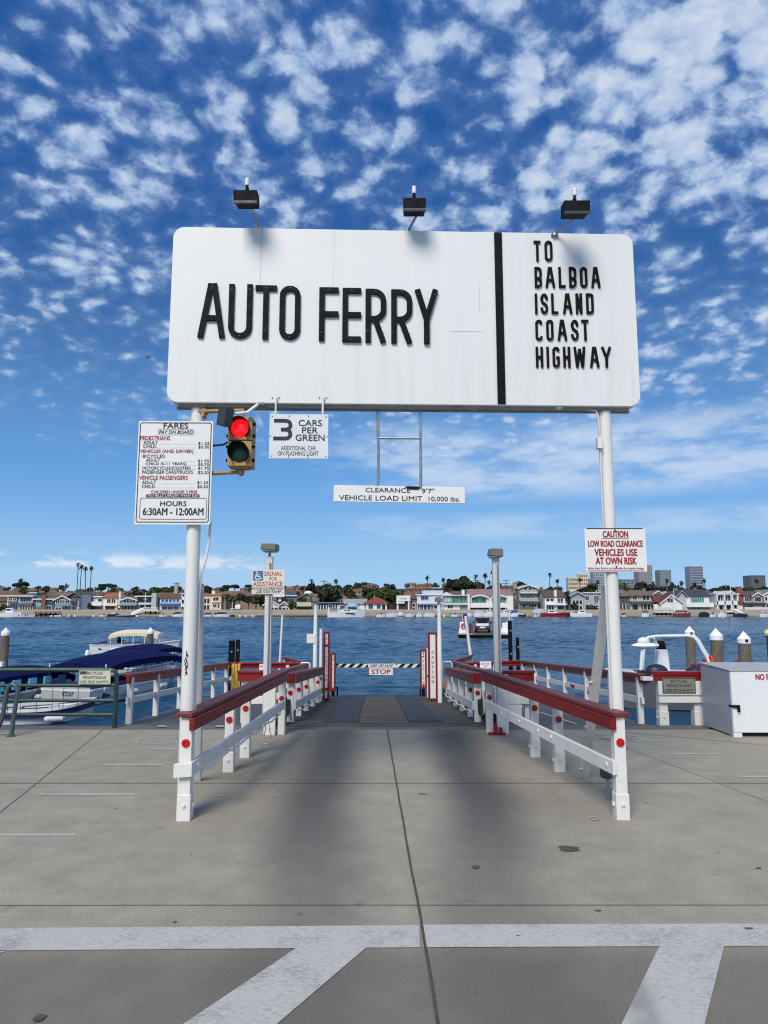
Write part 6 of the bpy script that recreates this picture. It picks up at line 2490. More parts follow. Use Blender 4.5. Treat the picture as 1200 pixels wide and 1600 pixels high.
# ------------------------------------------------------------------ the car ferry and the car on it
YF = 79.0
fx = YP(757, 990, YF).x
fy = thing("car_ferry", "flat open car ferry with white side walls and lowered ramp carrying one car", "ferry", (fx, YF, WZ))
W2 = 2.95
mb = MB()
mb.hexa([(fx - W2 * .9, YF + .5, WZ - .3), (fx + W2 * .9, YF + .5, WZ - .3), (fx + W2 * .9, YF + 17, WZ - .3), (fx - W2 * .9, YF + 17, WZ - .3),
         (fx - W2, YF - .2, WZ + .62), (fx + W2, YF - .2, WZ + .62), (fx + W2, YF + 17.6, WZ + .62), (fx - W2, YF + 17.6, WZ + .62)])
mb.build("hull", paint("dark_ferry_hull", (.016, .012, .012, 1), .6, .2, 1), fy)
mb = MB()
mb.bx(fx - W2, fx + W2, YF - .3, YF + 17.6, WZ + .621, WZ + .74)
mb.build("rub_rail", paint("tan_ferry_rail", lin(150, 128, 104), .7, .2, 2), fy, bevel=.03)
mb = MB()
mb.hexa([(fx - 1.25, YF - .34, WZ + .72), (fx + 1.25, YF - .34, WZ + .72), (fx + 1.1, YF + 3.2, WZ + .70), (fx - 1.1, YF + 3.2, WZ + .70),
         (fx - 1.25, YF - .34, WZ + .79), (fx + 1.25, YF - .34, WZ + .79), (fx + 1.1, YF + 3.2, WZ + .80), (fx - 1.1, YF + 3.2, WZ + .80)])
mb.bx(fx - 1.3, fx + 1.3, YF + 3.2, YF + 14, WZ + .74, WZ + .80)
mb.build("car_deck", paint("ferry_deck", (.09, .08, .062, 1), .8, .2, 1.5), fy)
for s_ in (-1, 1):
    xo, xi = fx + s_ * W2 * .96, fx + s_ * 1.75
    x0, x1 = min(xo, xi), max(xo, xi)
    mb = MB()
    mb.hexa([(x0, YF + .1, WZ + .74), (x1, YF + .1, WZ + .74), (x1, YF + 2.0, WZ + .74), (x0, YF + 2.0, WZ + .74), (x0, YF + .1, WZ + 1.05), (x1, YF + .1, WZ + 1.05), (x1, YF + 2.0, WZ + 1.35), (x0, YF + 2.0, WZ + 1.35)])
    mb.build("bow_block", GEL, fy, bevel=.04)
    mb = MB()
    xs = fx + s_ * 2.72
    mb.bx(xs - .05, xs + .05, YF + 1.8, YF + 15.5, WZ + .74, WZ + 1.45)
    mb.build("side_wall", paint("ferry_wall_white", (.62, .64, .66, 1), .5, .06, 1, .2, (.35, .33, .3)), fy, bevel=.02)
    mb = MB()
    xs2 = fx + s_ * 2.25
    mb.bx(xs2 - .26 + (.0 if s_ > 0 else -.25), xs2 + .26 + (0 if s_ > 0 else -.25), YF + 1.2, YF + 1.5, WZ + .8, WZ + (2.0 if s_ < 0 else 1.9))
    mb.build("end_bulwark", GEL, fy, bevel=.05)
    mb = MB()
    mb.tube([(fx + s_ * 1.5, YF + 3, WZ + 1.6), (fx + s_ * 1.5, YF + 14, WZ + 1.6)], .03, 6)
    for k in range(7):
        mb.tube([(fx + s_ * 1.5, YF + 3 + k * 1.8, WZ + .8), (fx + s_ * 1.5, YF + 3 + k * 1.8, WZ + 1.6)], .025, 6)
    mb.build("rail", STEEL, fy)
# red seating/gear strip along the left
mb = MB()
mb.bx(fx - 1.75, fx - 1.4, YF + 3, YF + 6, WZ + .8, WZ + 1.7)
mb.build("gear_locker", paint("ferry_maroon", lin(96, 34, 40), .6, .2, 2), fy, bevel=.03)
c = YP(723.5, 975, YF + 1.05)
mb = MB()
k = 20
pts = [c + Vector((.30 * math.cos(2 * math.pi * i / k), 0, .30 * math.sin(2 * math.pi * i / k))) for i in range(k + 1)]
mb.tube(pts, .085, 8)
mb.build("life_ring", paint("ring_red", lin(196, 44, 30), .5, .1, 3), fy, smooth=True)
mb = MB()
c = YP(719, 960, YF + 2.3)
mb.tube([c + Vector((-.05, 0, -1.6)), c + Vector((-.05, 0, .35))], .035, 6)
mb.tube([YP(790, 975, YF + 2.6), YP(790, 951, YF + 2.6)], .05, 6)
mb.build("flag_pole", GEL, fy, smooth=True)
mb = MB()
fl_ = []
for i in range(7):
    fl_.append([c + Vector((i * .085, -.05 + .06 * math.sin(i * 1.1), .30 - j * .16 - i * .012 * j)) for j in range(4)])
mb.loft(fl_, close=False)
mb.build("flag", paint("navy_flag", lin(34, 44, 120), .8, .2, 3), fy, smooth=True, fix=False)
mb = MB()
a, b_ = YP(786, 977, YF + 2.1), YP(793, 968, YF + 2.1)
mb.bx(a.x, b_.x, YF + 2.1, YF + 2.18, a.z, b_.z)
mb.build("notice", PILECAP, fy)
mb = MB()
mb.bx(a.x + .2, a.x + .38, YF + 2.08, YF + 2.098, a.z + .18, a.z + .42)
mb.build("notice_mark", INK, fy)

fy.rotation_euler = (0, 0, -R(8))
fy.location.z -= .26
suv = thing("parked_car", "maroon sport utility car seen from behind riding on the ferry", "car", (YP(754, 985, YF + 1.6).x, YF + 1.6, WZ + .54), None, -R(8), local=True)
MAROON = paint("maroon_car_paint", lin(50, 20, 25), .3, .05, 1, metal=.2)
cw = .86
mb = MB()
prof = [(0.10, .35), (0.0, .75), (0.08, 1.02), (0.30, 1.10), (0.48, 1.50), (.75, 1.66), (2.3, 1.62), (3.0, 1.08), (4.1, .95), (4.3, .7), (4.3, .35)]
rings = []
for s_ in (-1, -.96, -.8, .8, .96, 1):
    k = abs(s_)
    rings.append([Vector((s_ * cw * (1 - (.12 * max(0, (z - 1.0) / .66))), y, z if k < .9 else (z - (.03 if k == 1 else .0)))) for y, z in prof])
mb.loft(rings)
mb.build("body", MAROON, suv, smooth=True)
mb = MB()
mb.hexa([(-.62, .235, 1.10), (.62, .235, 1.10), (.62, .26, 1.10), (-.62, .26, 1.10), (-.54, .42, 1.46), (.54, .42, 1.46), (.54, .46, 1.46), (-.54, .46, 1.46)])
mb.build("rear_window", paint("tinted_window", (.006, .006, .008, 1), .5, .1, 3, spec=.05), suv)
mb = MB()
mb.hexa([(-.72, -.02, .74), (.72, -.02, .74), (.72, .03, .74), (-.72, .03, .74), (-.68, .07, 1.05), (.68, .07, 1.05), (.68, .12, 1.05), (-.68, .12, 1.05)])
mb.build("tailgate", paint("pale_tailgate", (.5, .5, .52, 1), .22, .05, 2), suv, bevel=.02)
for s_ in (-1, 1):
    mb = MB()
    mb.hexa([(s_ * .79 - .075, -.02, .80), (s_ * .79 + .065, .0, .80), (s_ * .79 + .065, .1, .80), (s_ * .79 - .075, .1, .80), (s_ * .74 - .06, .10, 1.12), (s_ * .74 + .06, .12, 1.12), (s_ * .74 + .06, .2, 1.12), (s_ * .74 - .06, .2, 1.12)])
    mb.build("tail_light", REFLECT, suv)
    mb = MB()
    mb.bx(s_ * .98 - .09, s_ * .98 + .09, 2.25, 2.4, 1.05, 1.2)
    mb.build("mirror", BLACK, suv, bevel=.03)
mb = MB()
mb.bx(-.86, .86, -.06, .16, .38, .62)
mb.build("bumper", paint("dark_bumper", (.02, .016, .018, 1), .5, .1, 3), suv, bevel=.04)
mb = MB()
mb.bx(-.30, .30, -.085, -.061, .52, .68)
mb.build("number_plate", PILECAP, suv)
for s_ in (-1, 1):
    for y in (.75, 3.4):
        mb = MB()
        mb.tube([(s_ * .60, y, .33), (s_ * .86, y, .33)], .33, 18)
        wh = mb.build("wheel", RUBBER, suv, smooth=True)
        mb = MB()
        mb.tube([(s_ * .80, y, .33), (s_ * .868, y, .33)], .2, 14)
        mb.build("rim", STEEL, wh)
mb = MB()
mb.bx(-.7, -.66, .8, 2.3, 1.66, 1.72)
mb.bx(.66, .7, .8, 2.3, 1.66, 1.72)
mb.build("roof_rail", BLACK, suv)

# airliner high up
ap = thing("airliner", "tiny dark airliner high in the blue sky beside the billboard", "aeroplane", tuple(YP(231, 558, 2400)), None, R(-62), local=True)
mb = MB()
mb.tube([(-15, 0, .3), (-11, 0, .4), (-6, 0, .1), (9, 0, 0), (12.5, 0, -.2), (14.5, 0, -.5)], [.3, 1.2, 1.9, 1.9, 1.5, .3], 12)
APM = paint("airliner_dark", (.02, .025, .04, 1), .5, .1, 1)
mb.build("fuselage", APM, ap, smooth=True)
for s_ in (-1, 1):
    mb = MB()
    mb.hexa([(3, 0, -.8), (-2, 0, -.8), (-5.5, s_ * 14, .6), (-3.5, s_ * 14, .6), (3, 0, -.2), (-2, 0, -.2), (-5.5, s_ * 14, .9), (-3.5, s_ * 14, .9)])
    mb.build("wing", APM, ap)
    mb = MB()
    mb.tube([(2.6, s_ * 5, -1.9), (-.6, s_ * 5, -1.8)], 1.0, 10)
    mb.build("engine", APM, ap)
    mb = MB()
    mb.hexa([(-10.5, 0, .6), (-13.5, 0, .6), (-15, s_ * 5, 1), (-13.7, s_ * 5, 1), (-10.5, 0, .9), (-13.5, 0, .9), (-15, s_ * 5, 1.2), (-13.7, s_ * 5, 1.2)])
    mb.build("tailplane", APM, ap)
mb = MB()
mb.hexa([(-10, -.2, 1.2), (-14, -.2, 1.2), (-14, .2, 1.2), (-10, .2, 1.2), (-13.5, -.15, 6.5), (-15.5, -.15, 6.5), (-15.5, .15, 6.5), (-13.5, .15, 6.5)])
mb.build("fin", APM, ap)

# ------------------------------------------------------------------ far shore: houses
def wall_mat(r, g, b_):
    return paint("house_wall_%d_%d_%d" % (r, g, b_), tuple(c * (.86 if min(r, g, b_) < 200 else .94) for c in lin(r, g, b_)[:3]) + (1,), .75, .07, .5, .18, tuple(c * .6 for c in lin(r, g, b_)[:3]))


def roof_mat(r, g, b_):
    nm = "house_roof_%d_%d_%d" % (r, g, b_)
    if nm in MATS:
        return MATS[nm]
    m, t, b = material(nm)
    v = t.new('ShaderNodeTexCoord').outputs['Object']
    n = t.noise(t.scalev(v, (1.5, .5, 5)), 1.2, 4, .6)
    c = lin(r, g, b_)
    t.put(b.inputs['Base Color'], t.mix(t.ramp(n, .3, .7), tuple(x * .7 for x in c[:3]), tuple(min(1, x * 1.3) for x in c[:3])))
    b.inputs['Roughness'].default_value = .85
    MATS[nm] = m
    return m


HW = (226, 226, 222)
FRAME = wall_mat(*HW)
BASE = 957.0


class House:
    def __init__(s, label, x0, x1, ye, wall, Y=243.0, depth=11.0, base=BASE, name="waterfront_house"):
        s.Y = Y
        a, b_ = YP(x0, ye, Y), YP(x1, ye, Y)
        s.x0, s.x1, s.ze = a.x, b_.x, a.z
        s.zb = 0.28
        s.d = depth
        s.r = thing(name, label, "house", ((s.x0 + s.x1) / 2, Y, s.zb), "houses along the far shore")
        s.wm = wall_mat(*wall)
        mb = MB()
        mb.bx(s.x0, s.x1, Y, Y + depth, s.zb - .4, s.ze)
        s.wall = mb.build("wall", s.wm, s.r)

    def X(s, px):
        return YP(px, 940, s.Y).x

    def Z(s, py):
        return YP(600, py, s.Y).z

    def part(s, nm, px0, px1, py0, py1, col, d0=.05, d1=0.0, parent=None, bevel=0):
        m_ = col if not isinstance(col, tuple) else wall_mat(*col)
        mb = MB()
        mb.bx(s.X(px0), s.X(px1), s.Y - d0, s.Y - d1 + (.3 if d1 == 0 else 0), s.Z(py1), s.Z(py0))
        mb.build(nm, m_, parent or s.r)
        return s

    def flat(s, col=HW, over=.7, th=.35):
        mb = MB()
        mb.bx(s.x0 - .3, s.x1 + .3, s.Y - over, s.Y + s.d + .2, s.ze, s.ze + th)
        mb.build("roof", wall_mat(*col), s.r)
        return s

    def gable_side(s, yp, col, over=.5):
        zp = s.Z(yp)
        y0, y1, ym = s.Y - over, s.Y + s.d + over, s.Y + s.d / 2
        mb = MB()
        for ya in (y0, y1):
            mb.hexa([(s.x0 - .3, ya, s.ze), (s.x1 + .3, ya, s.ze), (s.x1 + .3, ym, zp), (s.x0 - .3, ym, zp), (s.x0 - .3, ya, s.ze + .25), (s.x1 + .3, ya, s.ze + .25), (s.x1 + .3, ym, zp + .25), (s.x0 - .3, ym, zp + .25)])
        mb.build("roof", roof_mat(*col), s.r)
        mb = MB()
        mb.add([(s.x0, s.Y, s.ze), (s.x0, s.Y + s.d, s.ze), (s.x0, ym, zp)], [(0, 1, 2)])
        mb.add([(s.x1, s.Y, s.ze), (s.x1, s.Y + s.d, s.ze), (s.x1, ym, zp)], [(0, 1, 2)])
        mb.build("gable", s.wm, s.r, fix=False)
        return s

    def gable_front(s, yp, col, trim=HW, x0=None, x1=None, ye=None, over=.6, proud=0.0, wall=None):
        xa = s.x0 if x0 is None else s.X(x0)
        xb = s.x1 if x1 is None else s.X(x1)
        ze = s.ze if ye is None else s.Z(ye)
        zp, xm = s.Z(yp), (xa + xb) / 2
        y0, y1 = s.Y - over - proud, s.Y + s.d
        mb = MB()
        for sx, xe in ((-1, xa - .4), (1, xb + .4)):
            mb.hexa([(xe, y0, ze - .15), (xe, y1, ze - .15), (xm, y1, zp), (xm, y0, zp), (xe, y0, ze + .10), (xe, y1, ze + .10), (xm, y1, zp + .25), (xm, y0, zp + .25)])
        mb.build("roof", roof_mat(*col), s.r)
        mb = MB()
        mb.prism([(xa, s.Y - proud, ze - .05), (xb, s.Y - proud, ze - .05), (xm, s.Y - proud, zp - .05)], (0, s.d * .5, 0))
        if proud:
            mb.bx(xa, xb, s.Y - proud, s.Y + .05, s.zb, ze - .05)
        mb.build("gable", s.wm if wall is None else wall_mat(*wall), s.r)
        mb = MB()
        for xe in (xa - .5, xb + .5):
            a, b_ = Vector((xe, y0 - .06, ze - .06)), Vector((xm, y0 - .06, zp + .14))
            mb.beam(a, b_, .12, .38, up=(0, -1, 0)) if False else mb.hexa([a + Vector((0, -.06, -.28)), b_ + Vector((0, -.06, -.28)), b_ + Vector((0, .05, -.28)), a + Vector((0, .05, -.28)), a + Vector((0, -.06, .1)), b_ + Vector((0, -.06, .1)), b_ + Vector((0, .05, .1)), a + Vector((0, .05, .1))])
        mb.build("barge_board", wall_mat(*trim), s.r)
        return s

    def hip(s, yp, col, over=.7, inset=.32):
        zp = s.Z(yp)
        xa, xb, y0, y1 = s.x0 - over, s.x1 + over, s.Y - over, s.Y + s.d + over
        wdt = xb - xa
        mb = MB()
        mb.add([(xa, y0, s.ze), (xb, y0, s.ze), (xb, y1, s.ze), (xa, y1, s.ze), (xa + wdt * inset, (y0 + y1) / 2, zp), (xb - wdt * inset, (y0 + y1) / 2, zp), (xa, y0, s.ze - .2), (xb, y0, s.ze - .2), (xb, y1, s.ze - .2), (xa, y1, s.ze - .2)],
               [(0, 1, 5, 4), (1, 2, 5), (2, 3, 4, 5), (3, 0, 4), (0, 6, 7, 1), (1, 7, 8, 2), (2, 8, 9, 3), (3, 9, 6, 0), (6, 9, 8, 7)])
        mb.build("roof", roof_mat(*col), s.r)
        return s

    def win(s, px0, px1, py0, py1, n=1, frame=HW, gl=None, gap=.22, proud=.12, d=0.0):
        gl = gl or GLASSD
        xa, xb, za, zb = s.X(px0), s.X(px1), s.Z(py1), s.Z(py0)
        st = (xb - xa) / n
        for k in range(n):
            u0, u1 = xa + st * k + st * gap / 2, xa + st * (k + 1) - st * gap / 2
            f = .14
            y = s.Y - d
            mb = MB()
            mb.bx(u0, u1, y - proud * .4, y + .05, za, zb, 0)
            mb.bx(u0 - f, u0, y - proud, y + .05, za - f, zb + f, 1)
            mb.bx(u1, u1 + f, y - proud, y + .05, za - f, zb + f, 1)
            mb.bx(u0, u1, y - proud * .97, y + .05, zb, zb + f, 1)
            mb.bx(u0, u1, y - proud * .97, y + .05, za - f, za, 1)
            if u1 - u0 > 1.1:
                mb.bx((u0 + u1) / 2 - .05, (u0 + u1) / 2 + .05, y - proud * .9, y + .05, za, zb, 1)
            mb.build("window", [gl, wall_mat(*frame)], s.r)
        return s

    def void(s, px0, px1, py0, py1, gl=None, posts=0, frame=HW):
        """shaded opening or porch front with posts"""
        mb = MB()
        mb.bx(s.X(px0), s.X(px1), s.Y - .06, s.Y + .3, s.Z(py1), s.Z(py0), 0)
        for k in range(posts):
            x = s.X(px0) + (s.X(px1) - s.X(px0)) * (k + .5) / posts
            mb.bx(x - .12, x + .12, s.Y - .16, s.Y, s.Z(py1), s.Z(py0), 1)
        mb.build("glazing_and_shade_front", [gl or GLASSD, wall_mat(*frame)], s.r)  # besides real glass, dark fronts carry the shade of porches in their colour
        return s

    def balcony(s, px0, px1, py, col=HW, dep=1.5, rail=1.0, solid=False):
        xa, xb, z = s.X(px0), s.X(px1), s.Z(py)
        mb = MB()
        mb.bx(xa, xb, s.Y - dep, s.Y + .02, z - .3, z)
        if solid:
            mb.bx(xa, xb, s.Y - dep, s.Y - dep + .12, z, z + rail)
        else:
            mb.bx(xa, xb, s.Y - dep, s.Y - dep + .08, z + rail - .1, z + rail)
            n = max(2, int((xb - xa) / .45))
            for k in range(n + 1):
                x = xa + (xb - xa - .08) * k / n
                mb.bx(x, x + .07, s.Y - dep + .01, s.Y - dep + .07, z, z + rail - .1)
        mb.build("balcony", wall_mat(*col), s.r)
        return s

    def awning(s, px0, px1, py0, py1, col, dep=1.6):
        xa, xb = s.X(px0), s.X(px1)
        mb = MB()
        z0, z1 = s.Z(py1), s.Z(py0)
        mb.hexa([(xa, s.Y - dep, z0), (xb, s.Y - dep, z0), (xb, s.Y + .02, z0 + .1), (xa, s.Y + .02, z0 + .1), (xa, s.Y - dep, z0 + .25), (xb, s.Y - dep, z0 + .25), (xb, s.Y + .02, z1), (xa, s.Y + .02, z1)])
        mb.build("awning", paint("awning_%d_%d_%d" % col, lin(*col), .8, .1, 1), s.r)
        return s

    def chimney(s, px0, px1, py0, py1, col, dy=1.5, front=False):
        mb = MB()
        y = s.Y - .35 if front else s.Y + dy
        mb.bx(s.X(px0), s.X(px1), y, y + 1.2, s.Z(py1) if not front else s.zb, s.Z(py0))
        c = mb.build("chimney", wall_mat(*col), s.r)
        mb = MB()
        mb.bx(s.X(px0) - .12, s.X(px1) + .12, y - .12, y + 1.32, s.Z(py0), s.Z(py0) + .22)
        mb.build("chimney_cap", wall_mat(150, 140, 130), c)
        return s

    def garden_wall(s, px0, px1, py=951.5, col=(210, 208, 200)):
        mb = MB()
        mb.bx(s.X(px0), s.X(px1), s.Y - 3.0, s.Y - 2.8, s.zb - .2, s.Z(py) if False else s.zb + .95)
        mb.build("garden_wall", wall_mat(*col), s.r)
        return s


H = House
h = H("olive tan two storey house with white flat roof at the far edge of the shore", -6, 27, 932, (138, 124, 96)).flat().void(2, 12, 944, 952).win(13, 26, 935, 938.5, 2).void(14, 26.5, 941.5, 953, GLASSB, 3, (120, 118, 112))
h.part("shingle_band", -6, 12, 933.5, 939.8, (112, 92, 70), .5)
h = H("blue grey house with white french doors below a slate roof and big windows", 28.5, 52.5, 932, (150, 162, 172)).flat(over=1.0)
h.win(31, 50, 933.5, 940, 5, gl=GLASSB, gap=.16).part("shingle_skirt", 29, 52, 942.5, 946, (96, 96, 100), .7)
h.win(32, 52, 947.5, 955, 5, gap=.3)
mb = MB()
mb.bx(h.X(36), h.X(52), h.Y + 2, h.Y + 9, h.ze + .36, h.Z(926.5))
mb.build("upper_roof", roof_mat(84, 88, 96), h.r)
mb = MB()
mb.bx(h.X(37), h.X(50), h.Y + 3, h.Y + 7, h.Z(926.5), h.Z(925.3))
mb.build("roof_rail", FRAME, h.r)
h = H("long house with brown brick chimney and blue green panels under a white eave", 53, 85, 937, (72, 84, 90)).flat()
h.part("panel", 57, 66, 943, 948, (132, 166, 170), .2).win(57.5, 65.5, 938, 942.5, 2, gl=GLASSB).part("panel", 57, 66, 948.3, 953, (96, 116, 124), .2)
h.part("brick_stack", 66.5, 73, 930, 954, (134, 84, 62), .9).void(73.5, 82, 938, 944, GLASSB).win(73.5, 81, 946.5, 953, 2)
h.gable_side(929.5, (92, 80, 68))
h = H("teal gabled house with white trim and four upper windows", 86, 110.5, 937.5, (120, 152, 158)).gable_front(931, (92, 84, 76))
h.win(87, 100.5, 937.8, 943.2, 4, gap=.3).win(101.5, 109, 937.8, 943.2, 1).win(87, 96.5, 949, 954.5, 2).void(98, 110, 947, 954, None, 2, (100, 106, 108))
h = H("large dark slate grey house with tall plain side behind palm trunks", 110.8, 145, 934, (92, 102, 114), depth=14).gable_front(925.5, (86, 88, 92), (110, 116, 122), 106, 126, 932)
h.void(124, 131, 939, 953, GLASSB).part("wing_wall", 131, 145, 929.5, 955, (102, 118, 134), 1.6).win(113, 121, 940, 945, 2, (110, 116, 122)).win(113, 121, 948, 954, 2, (110, 116, 122))
h = H("white two storey house with roof deck and outside stair", 145.5, 160.5, 933, HW).flat()
h.win(153, 159.5, 935.8, 940.5, 2).balcony(146, 160.5, 945, rail=1.1, solid=True).void(147, 160, 948, 954, None, 3, (170, 170, 168))
h = H("cream house with terracotta tiled roof and red garden doors", 161, 184, 934, (232, 220, 200)).gable_side(926.5, (150, 92, 66))
h.win(166.5, 181, 936, 942, 2, gap=.2).balcony(164, 182.5, 945.2, (232, 222, 206), .9, .3, True).chimney(185, 188, 924, 950, (222, 220, 212), 0.0)
h.win(165, 180, 947, 953.8, 2, (190, 70, 60), gap=.2)
h = H("low gabled grey house with white trim and deep shaded porch", 188.5, 214, 938, (178, 186, 192)).gable_front(934, (120, 118, 116))
h.win(193, 212, 937.8, 941.8, 4, gap=.2).balcony(187, 215, 945, (116, 126, 130), 1.5, .2).void(191, 213, 947, 954, None, 4, (210, 210, 206))
h = H("modern glazed house with projecting white roof slab and pale green fin wall", 215, 239, 932.5, (86, 96, 110)).flat(over=2.2)
h.void(224, 239, 934.5, 940, GLASSB, 3, (110, 130, 160)).balcony(219, 239, 943.3, (210, 216, 214), 1.6, .35, True).void(222, 239, 945, 953, None)
h.part("fin_wall", 239.2, 246.5, 926.5, 954, (182, 190, 180), 1.8)
h = H("white house with brown roof and long blue awning", 250, 282.5, 935, (228, 230, 230)).gable_side(928, (98, 76, 62))
h.win(251.5, 281, 936.5, 940.6, 5, gap=.25, gl=GLASSB).part("blue_band", 251, 282, 941.6, 944, (120, 162, 200), .5).awning(251, 282, 943.7, 946, (28, 84, 140)).win(253, 280, 948, 953.8, 3, gl=GLASSB)
h.chimney(263.5, 268.5, 911, 932, (176, 166, 150), 6)
h = H("narrow white three level house with black openings beside the fares pole", 283, 301, 928, HW).flat(th=.2)
h.win(283.6, 288, 937, 943, 1).win(283.6, 288, 948, 953.8, 1).void(286, 292, 929.5, 932.5)
h = H("peach coloured house with terracotta eave and tall dark windows", 313.5, 346, 929.5, (232, 206, 172)).flat((206, 140, 96), .6)
h.win(313.8, 318, 935, 939.5, 1).win(318.5, 328, 935, 943, 2, gap=.25).win(332, 342.5, 933.2, 938.8, 1).part("ledge", 331, 344, 939.8, 941, (238, 226, 204), .6).win(318.5, 328, 945.5, 953.8, 2, gap=.25).win(332.5, 339.5, 944, 949, 1).void(341, 343, 944, 950)
h.chimney(327, 332, 922.5, 929, (222, 218, 208), 3)
h = H("beige annex with blank shaded wall between peach house and trees", 346.5, 353, 933, (150, 138, 118), Y=244.5).gable_side(930, (178, 120, 84))
h = H("low white cottage with steep sloping white gables beside the signal post", 418, 452, 946, (214, 212, 206), Y=243).gable_front(940.5, (120, 98, 82), HW, 437, 452, 947)
h.gable_front(938, (120, 98, 82), HW, 412, 436, 946).void(420, 450, 949.5, 953.5, None, 5)
h = H("grey brick house with dark glass penthouse and white terrace slab", 437, 463.5, 931.5, (120, 122, 126), Y=248).flat((214, 214, 210))
h.void(446, 463, 924.2, 930, GLASSB, 4, (120, 124, 128))
mb = MB()
mb.bx(h.X(445.5), h.X(463.5), h.Y + .2, h.Y + 8, h.ze + .36, h.Z(923.6))
mb.build("penthouse", wall_mat(70, 72, 76), h.r)
h.part("terrace_slab", 427, 445.5, 928.5, 932.8, HW, 2.0).part("white_column", 435.5, 440, 932, 940, HW, 1.0).win(443, 459, 936, 939.5, 2, (120, 122, 126))
h = H("olive green house with curved gable roof and pale balcony", 464, 494, 936, (142, 138, 110)).gable_front(927.5, (104, 102, 78), (122, 122, 98))
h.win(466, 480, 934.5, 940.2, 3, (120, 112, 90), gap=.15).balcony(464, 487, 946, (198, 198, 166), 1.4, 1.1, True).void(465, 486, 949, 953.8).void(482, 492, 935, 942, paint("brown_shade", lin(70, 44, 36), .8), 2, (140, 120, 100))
mb = MB()
mb.sphere((h.X(479), h.Y + 5, h.Z(926.5)), 1.5, 1.5, .85)
mb.build("roof_dome", FRAME, h.r, smooth=True)
# boat yard sheds in the middle
h = H("blue and white open dock shed with navy fascia behind the long motor yacht", 494, 534, 942.5, (92, 96, 116), depth=6, Y=242).flat((104, 128, 172), .8)
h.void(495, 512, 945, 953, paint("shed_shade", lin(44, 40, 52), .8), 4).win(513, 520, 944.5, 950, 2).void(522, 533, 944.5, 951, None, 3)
h = H("long low building with pale ridged roof next to the red roofed office", 536, 572, 944, (206, 204, 198), Y=246).gable_side(936.5, (150, 152, 148), .6)
h.part("white_base", 562, 571, 946, 953, HW, .5)
h = H("small blue topped kiosk in front of the long low building", 543, 557, 947.5, (120, 160, 190), depth=3, Y=240.5, base=953).hip(942.5, (150, 170, 190))
h.awning(543, 558, 946.5, 949.5, (30, 96, 140), 1.0)
h = H("white harbour office with red hipped tile roof", 571.5, 604.5, 942, (228, 226, 220)).hip(933, (138, 62, 46), .8, .42)
h.win(575.5, 583, 945, 950.5, 1, (120, 124, 122), GLASSB).win(588.5, 594.8, 945, 950.5, 1, (120, 124, 122), GLASSB).void(597, 602, 945, 952.5).chimney(583.8, 585.3, 931, 938, (190, 180, 160), 5)
h = H("white boat shop with blank signboard raised on posts", 619.5, 640, 939.5, (60, 62, 66), depth=5, Y=241.5)
h.part("signboard", 619.5, 641, 930.5, 939.2, (222, 222, 216), .8).part("signboard_post", 620, 622.5, 939, 954, HW, .7).part("signboard_post", 637.5, 639.5, 939, 954, HW, .7).part("shelf", 619, 632, 940, 943, HW, 1.2)
h.part("faded_mark", 624, 636, 934, 935.6, (190, 190, 184), .83, .80).part("faded_mark", 626, 634, 936.3, 937.2, (196, 196, 190), .83, .80)
h = H("narrow grey house squeezed between boat shop and pale flat house", 643, 650, 936, (126, 122, 120)).gable_side(931, (88, 82, 78)).win(644, 649, 943, 948, 1).win(644, 649, 950, 954, 1)
h = H("pale blue white two storey house with white arched porch", 651, 692, 930, (206, 214, 218)).flat((216, 222, 224), .5)
mb = MB()
mb.bx(h.X(661), h.X(692), h.Y + 1, h.Y + 9, h.ze + .36, h.Z(922.5))
mb.bx(h.X(690.6), h.X(692.3), h.Y - .6, h.Y + 9, h.zb, h.Z(921.8))
mb.build("upper_wall", wall_mat(196, 206, 214), h.r)
h.win(657, 670, 931.5, 937, 3, gap=.15, gl=GLASSB).win(680, 689.5, 932.5, 937, 1, gl=GLASSB).balcony(651.5, 690, 942.8, (196, 206, 214), 1.2, .25, True).void(653, 676, 945, 954.5, GLASSB, 4).win(677.5, 689, 947, 951, 2)
h = H("white house with wide green grey glass upper floor and pyramid roof", 692.5, 729.5, 931.2, (150, 158, 156)).flat((196, 204, 204), .8)
h.void(693.5, 705, 932, 941, paint("curtain_white", lin(180, 196, 196), .5), 3, (150, 166, 166)).void(706.5, 729, 932.5, 941, GLASSG, 4, (90, 106, 106)).balcony(692, 730, 943.6, (206, 212, 212), 1.2, .2, True).part("lower_wall", 692.5, 718, 945.5, 954, HW, .25).win(699, 707.5, 945.5, 950.2, 2, d=.25)
h.part("side_fin", 730, 733, 928.5, 954.5, HW, 2.0)
mb = MB()
mb.add([(h.X(690), h.Y - .5, h.ze + .36), (h.X(708), h.Y - .5, h.ze + .36), (h.X(708), h.Y + 9, h.ze + .36), (h.X(690), h.Y + 9, h.ze + .36), (h.X(699), h.Y + 4, h.Z(924.5))], [(0, 1, 4), (1, 2, 4), (2, 3, 4), (3, 0, 4), (3, 2, 1, 0)])
mb.build("pyramid_roof", wall_mat(206, 212, 214), h.r)
h = H("bright white house with curved white parapets and long mauve brown roof", 734, 801, 931.5, HW, depth=13).gable_side(921, (140, 112, 108))
h.void(737.5, 760, 934, 941.5, GLASSG, 4, (70, 74, 80)).void(769, 790, 934.5, 941.5, GLASSG, 4, (70, 74, 80)).balcony(734, 763, 948, HW, 1.6, 1.0, True).balcony(766, 800, 948, HW, 1.6, 1.0, True).void(735, 764, 949.5, 954).void(767, 798, 949.5, 954)
h.part("white_wall", 791, 800.5, 931, 954.5, HW, 1.7).chimney(723.5, 727.5, 921.5, 932, HW, 3)
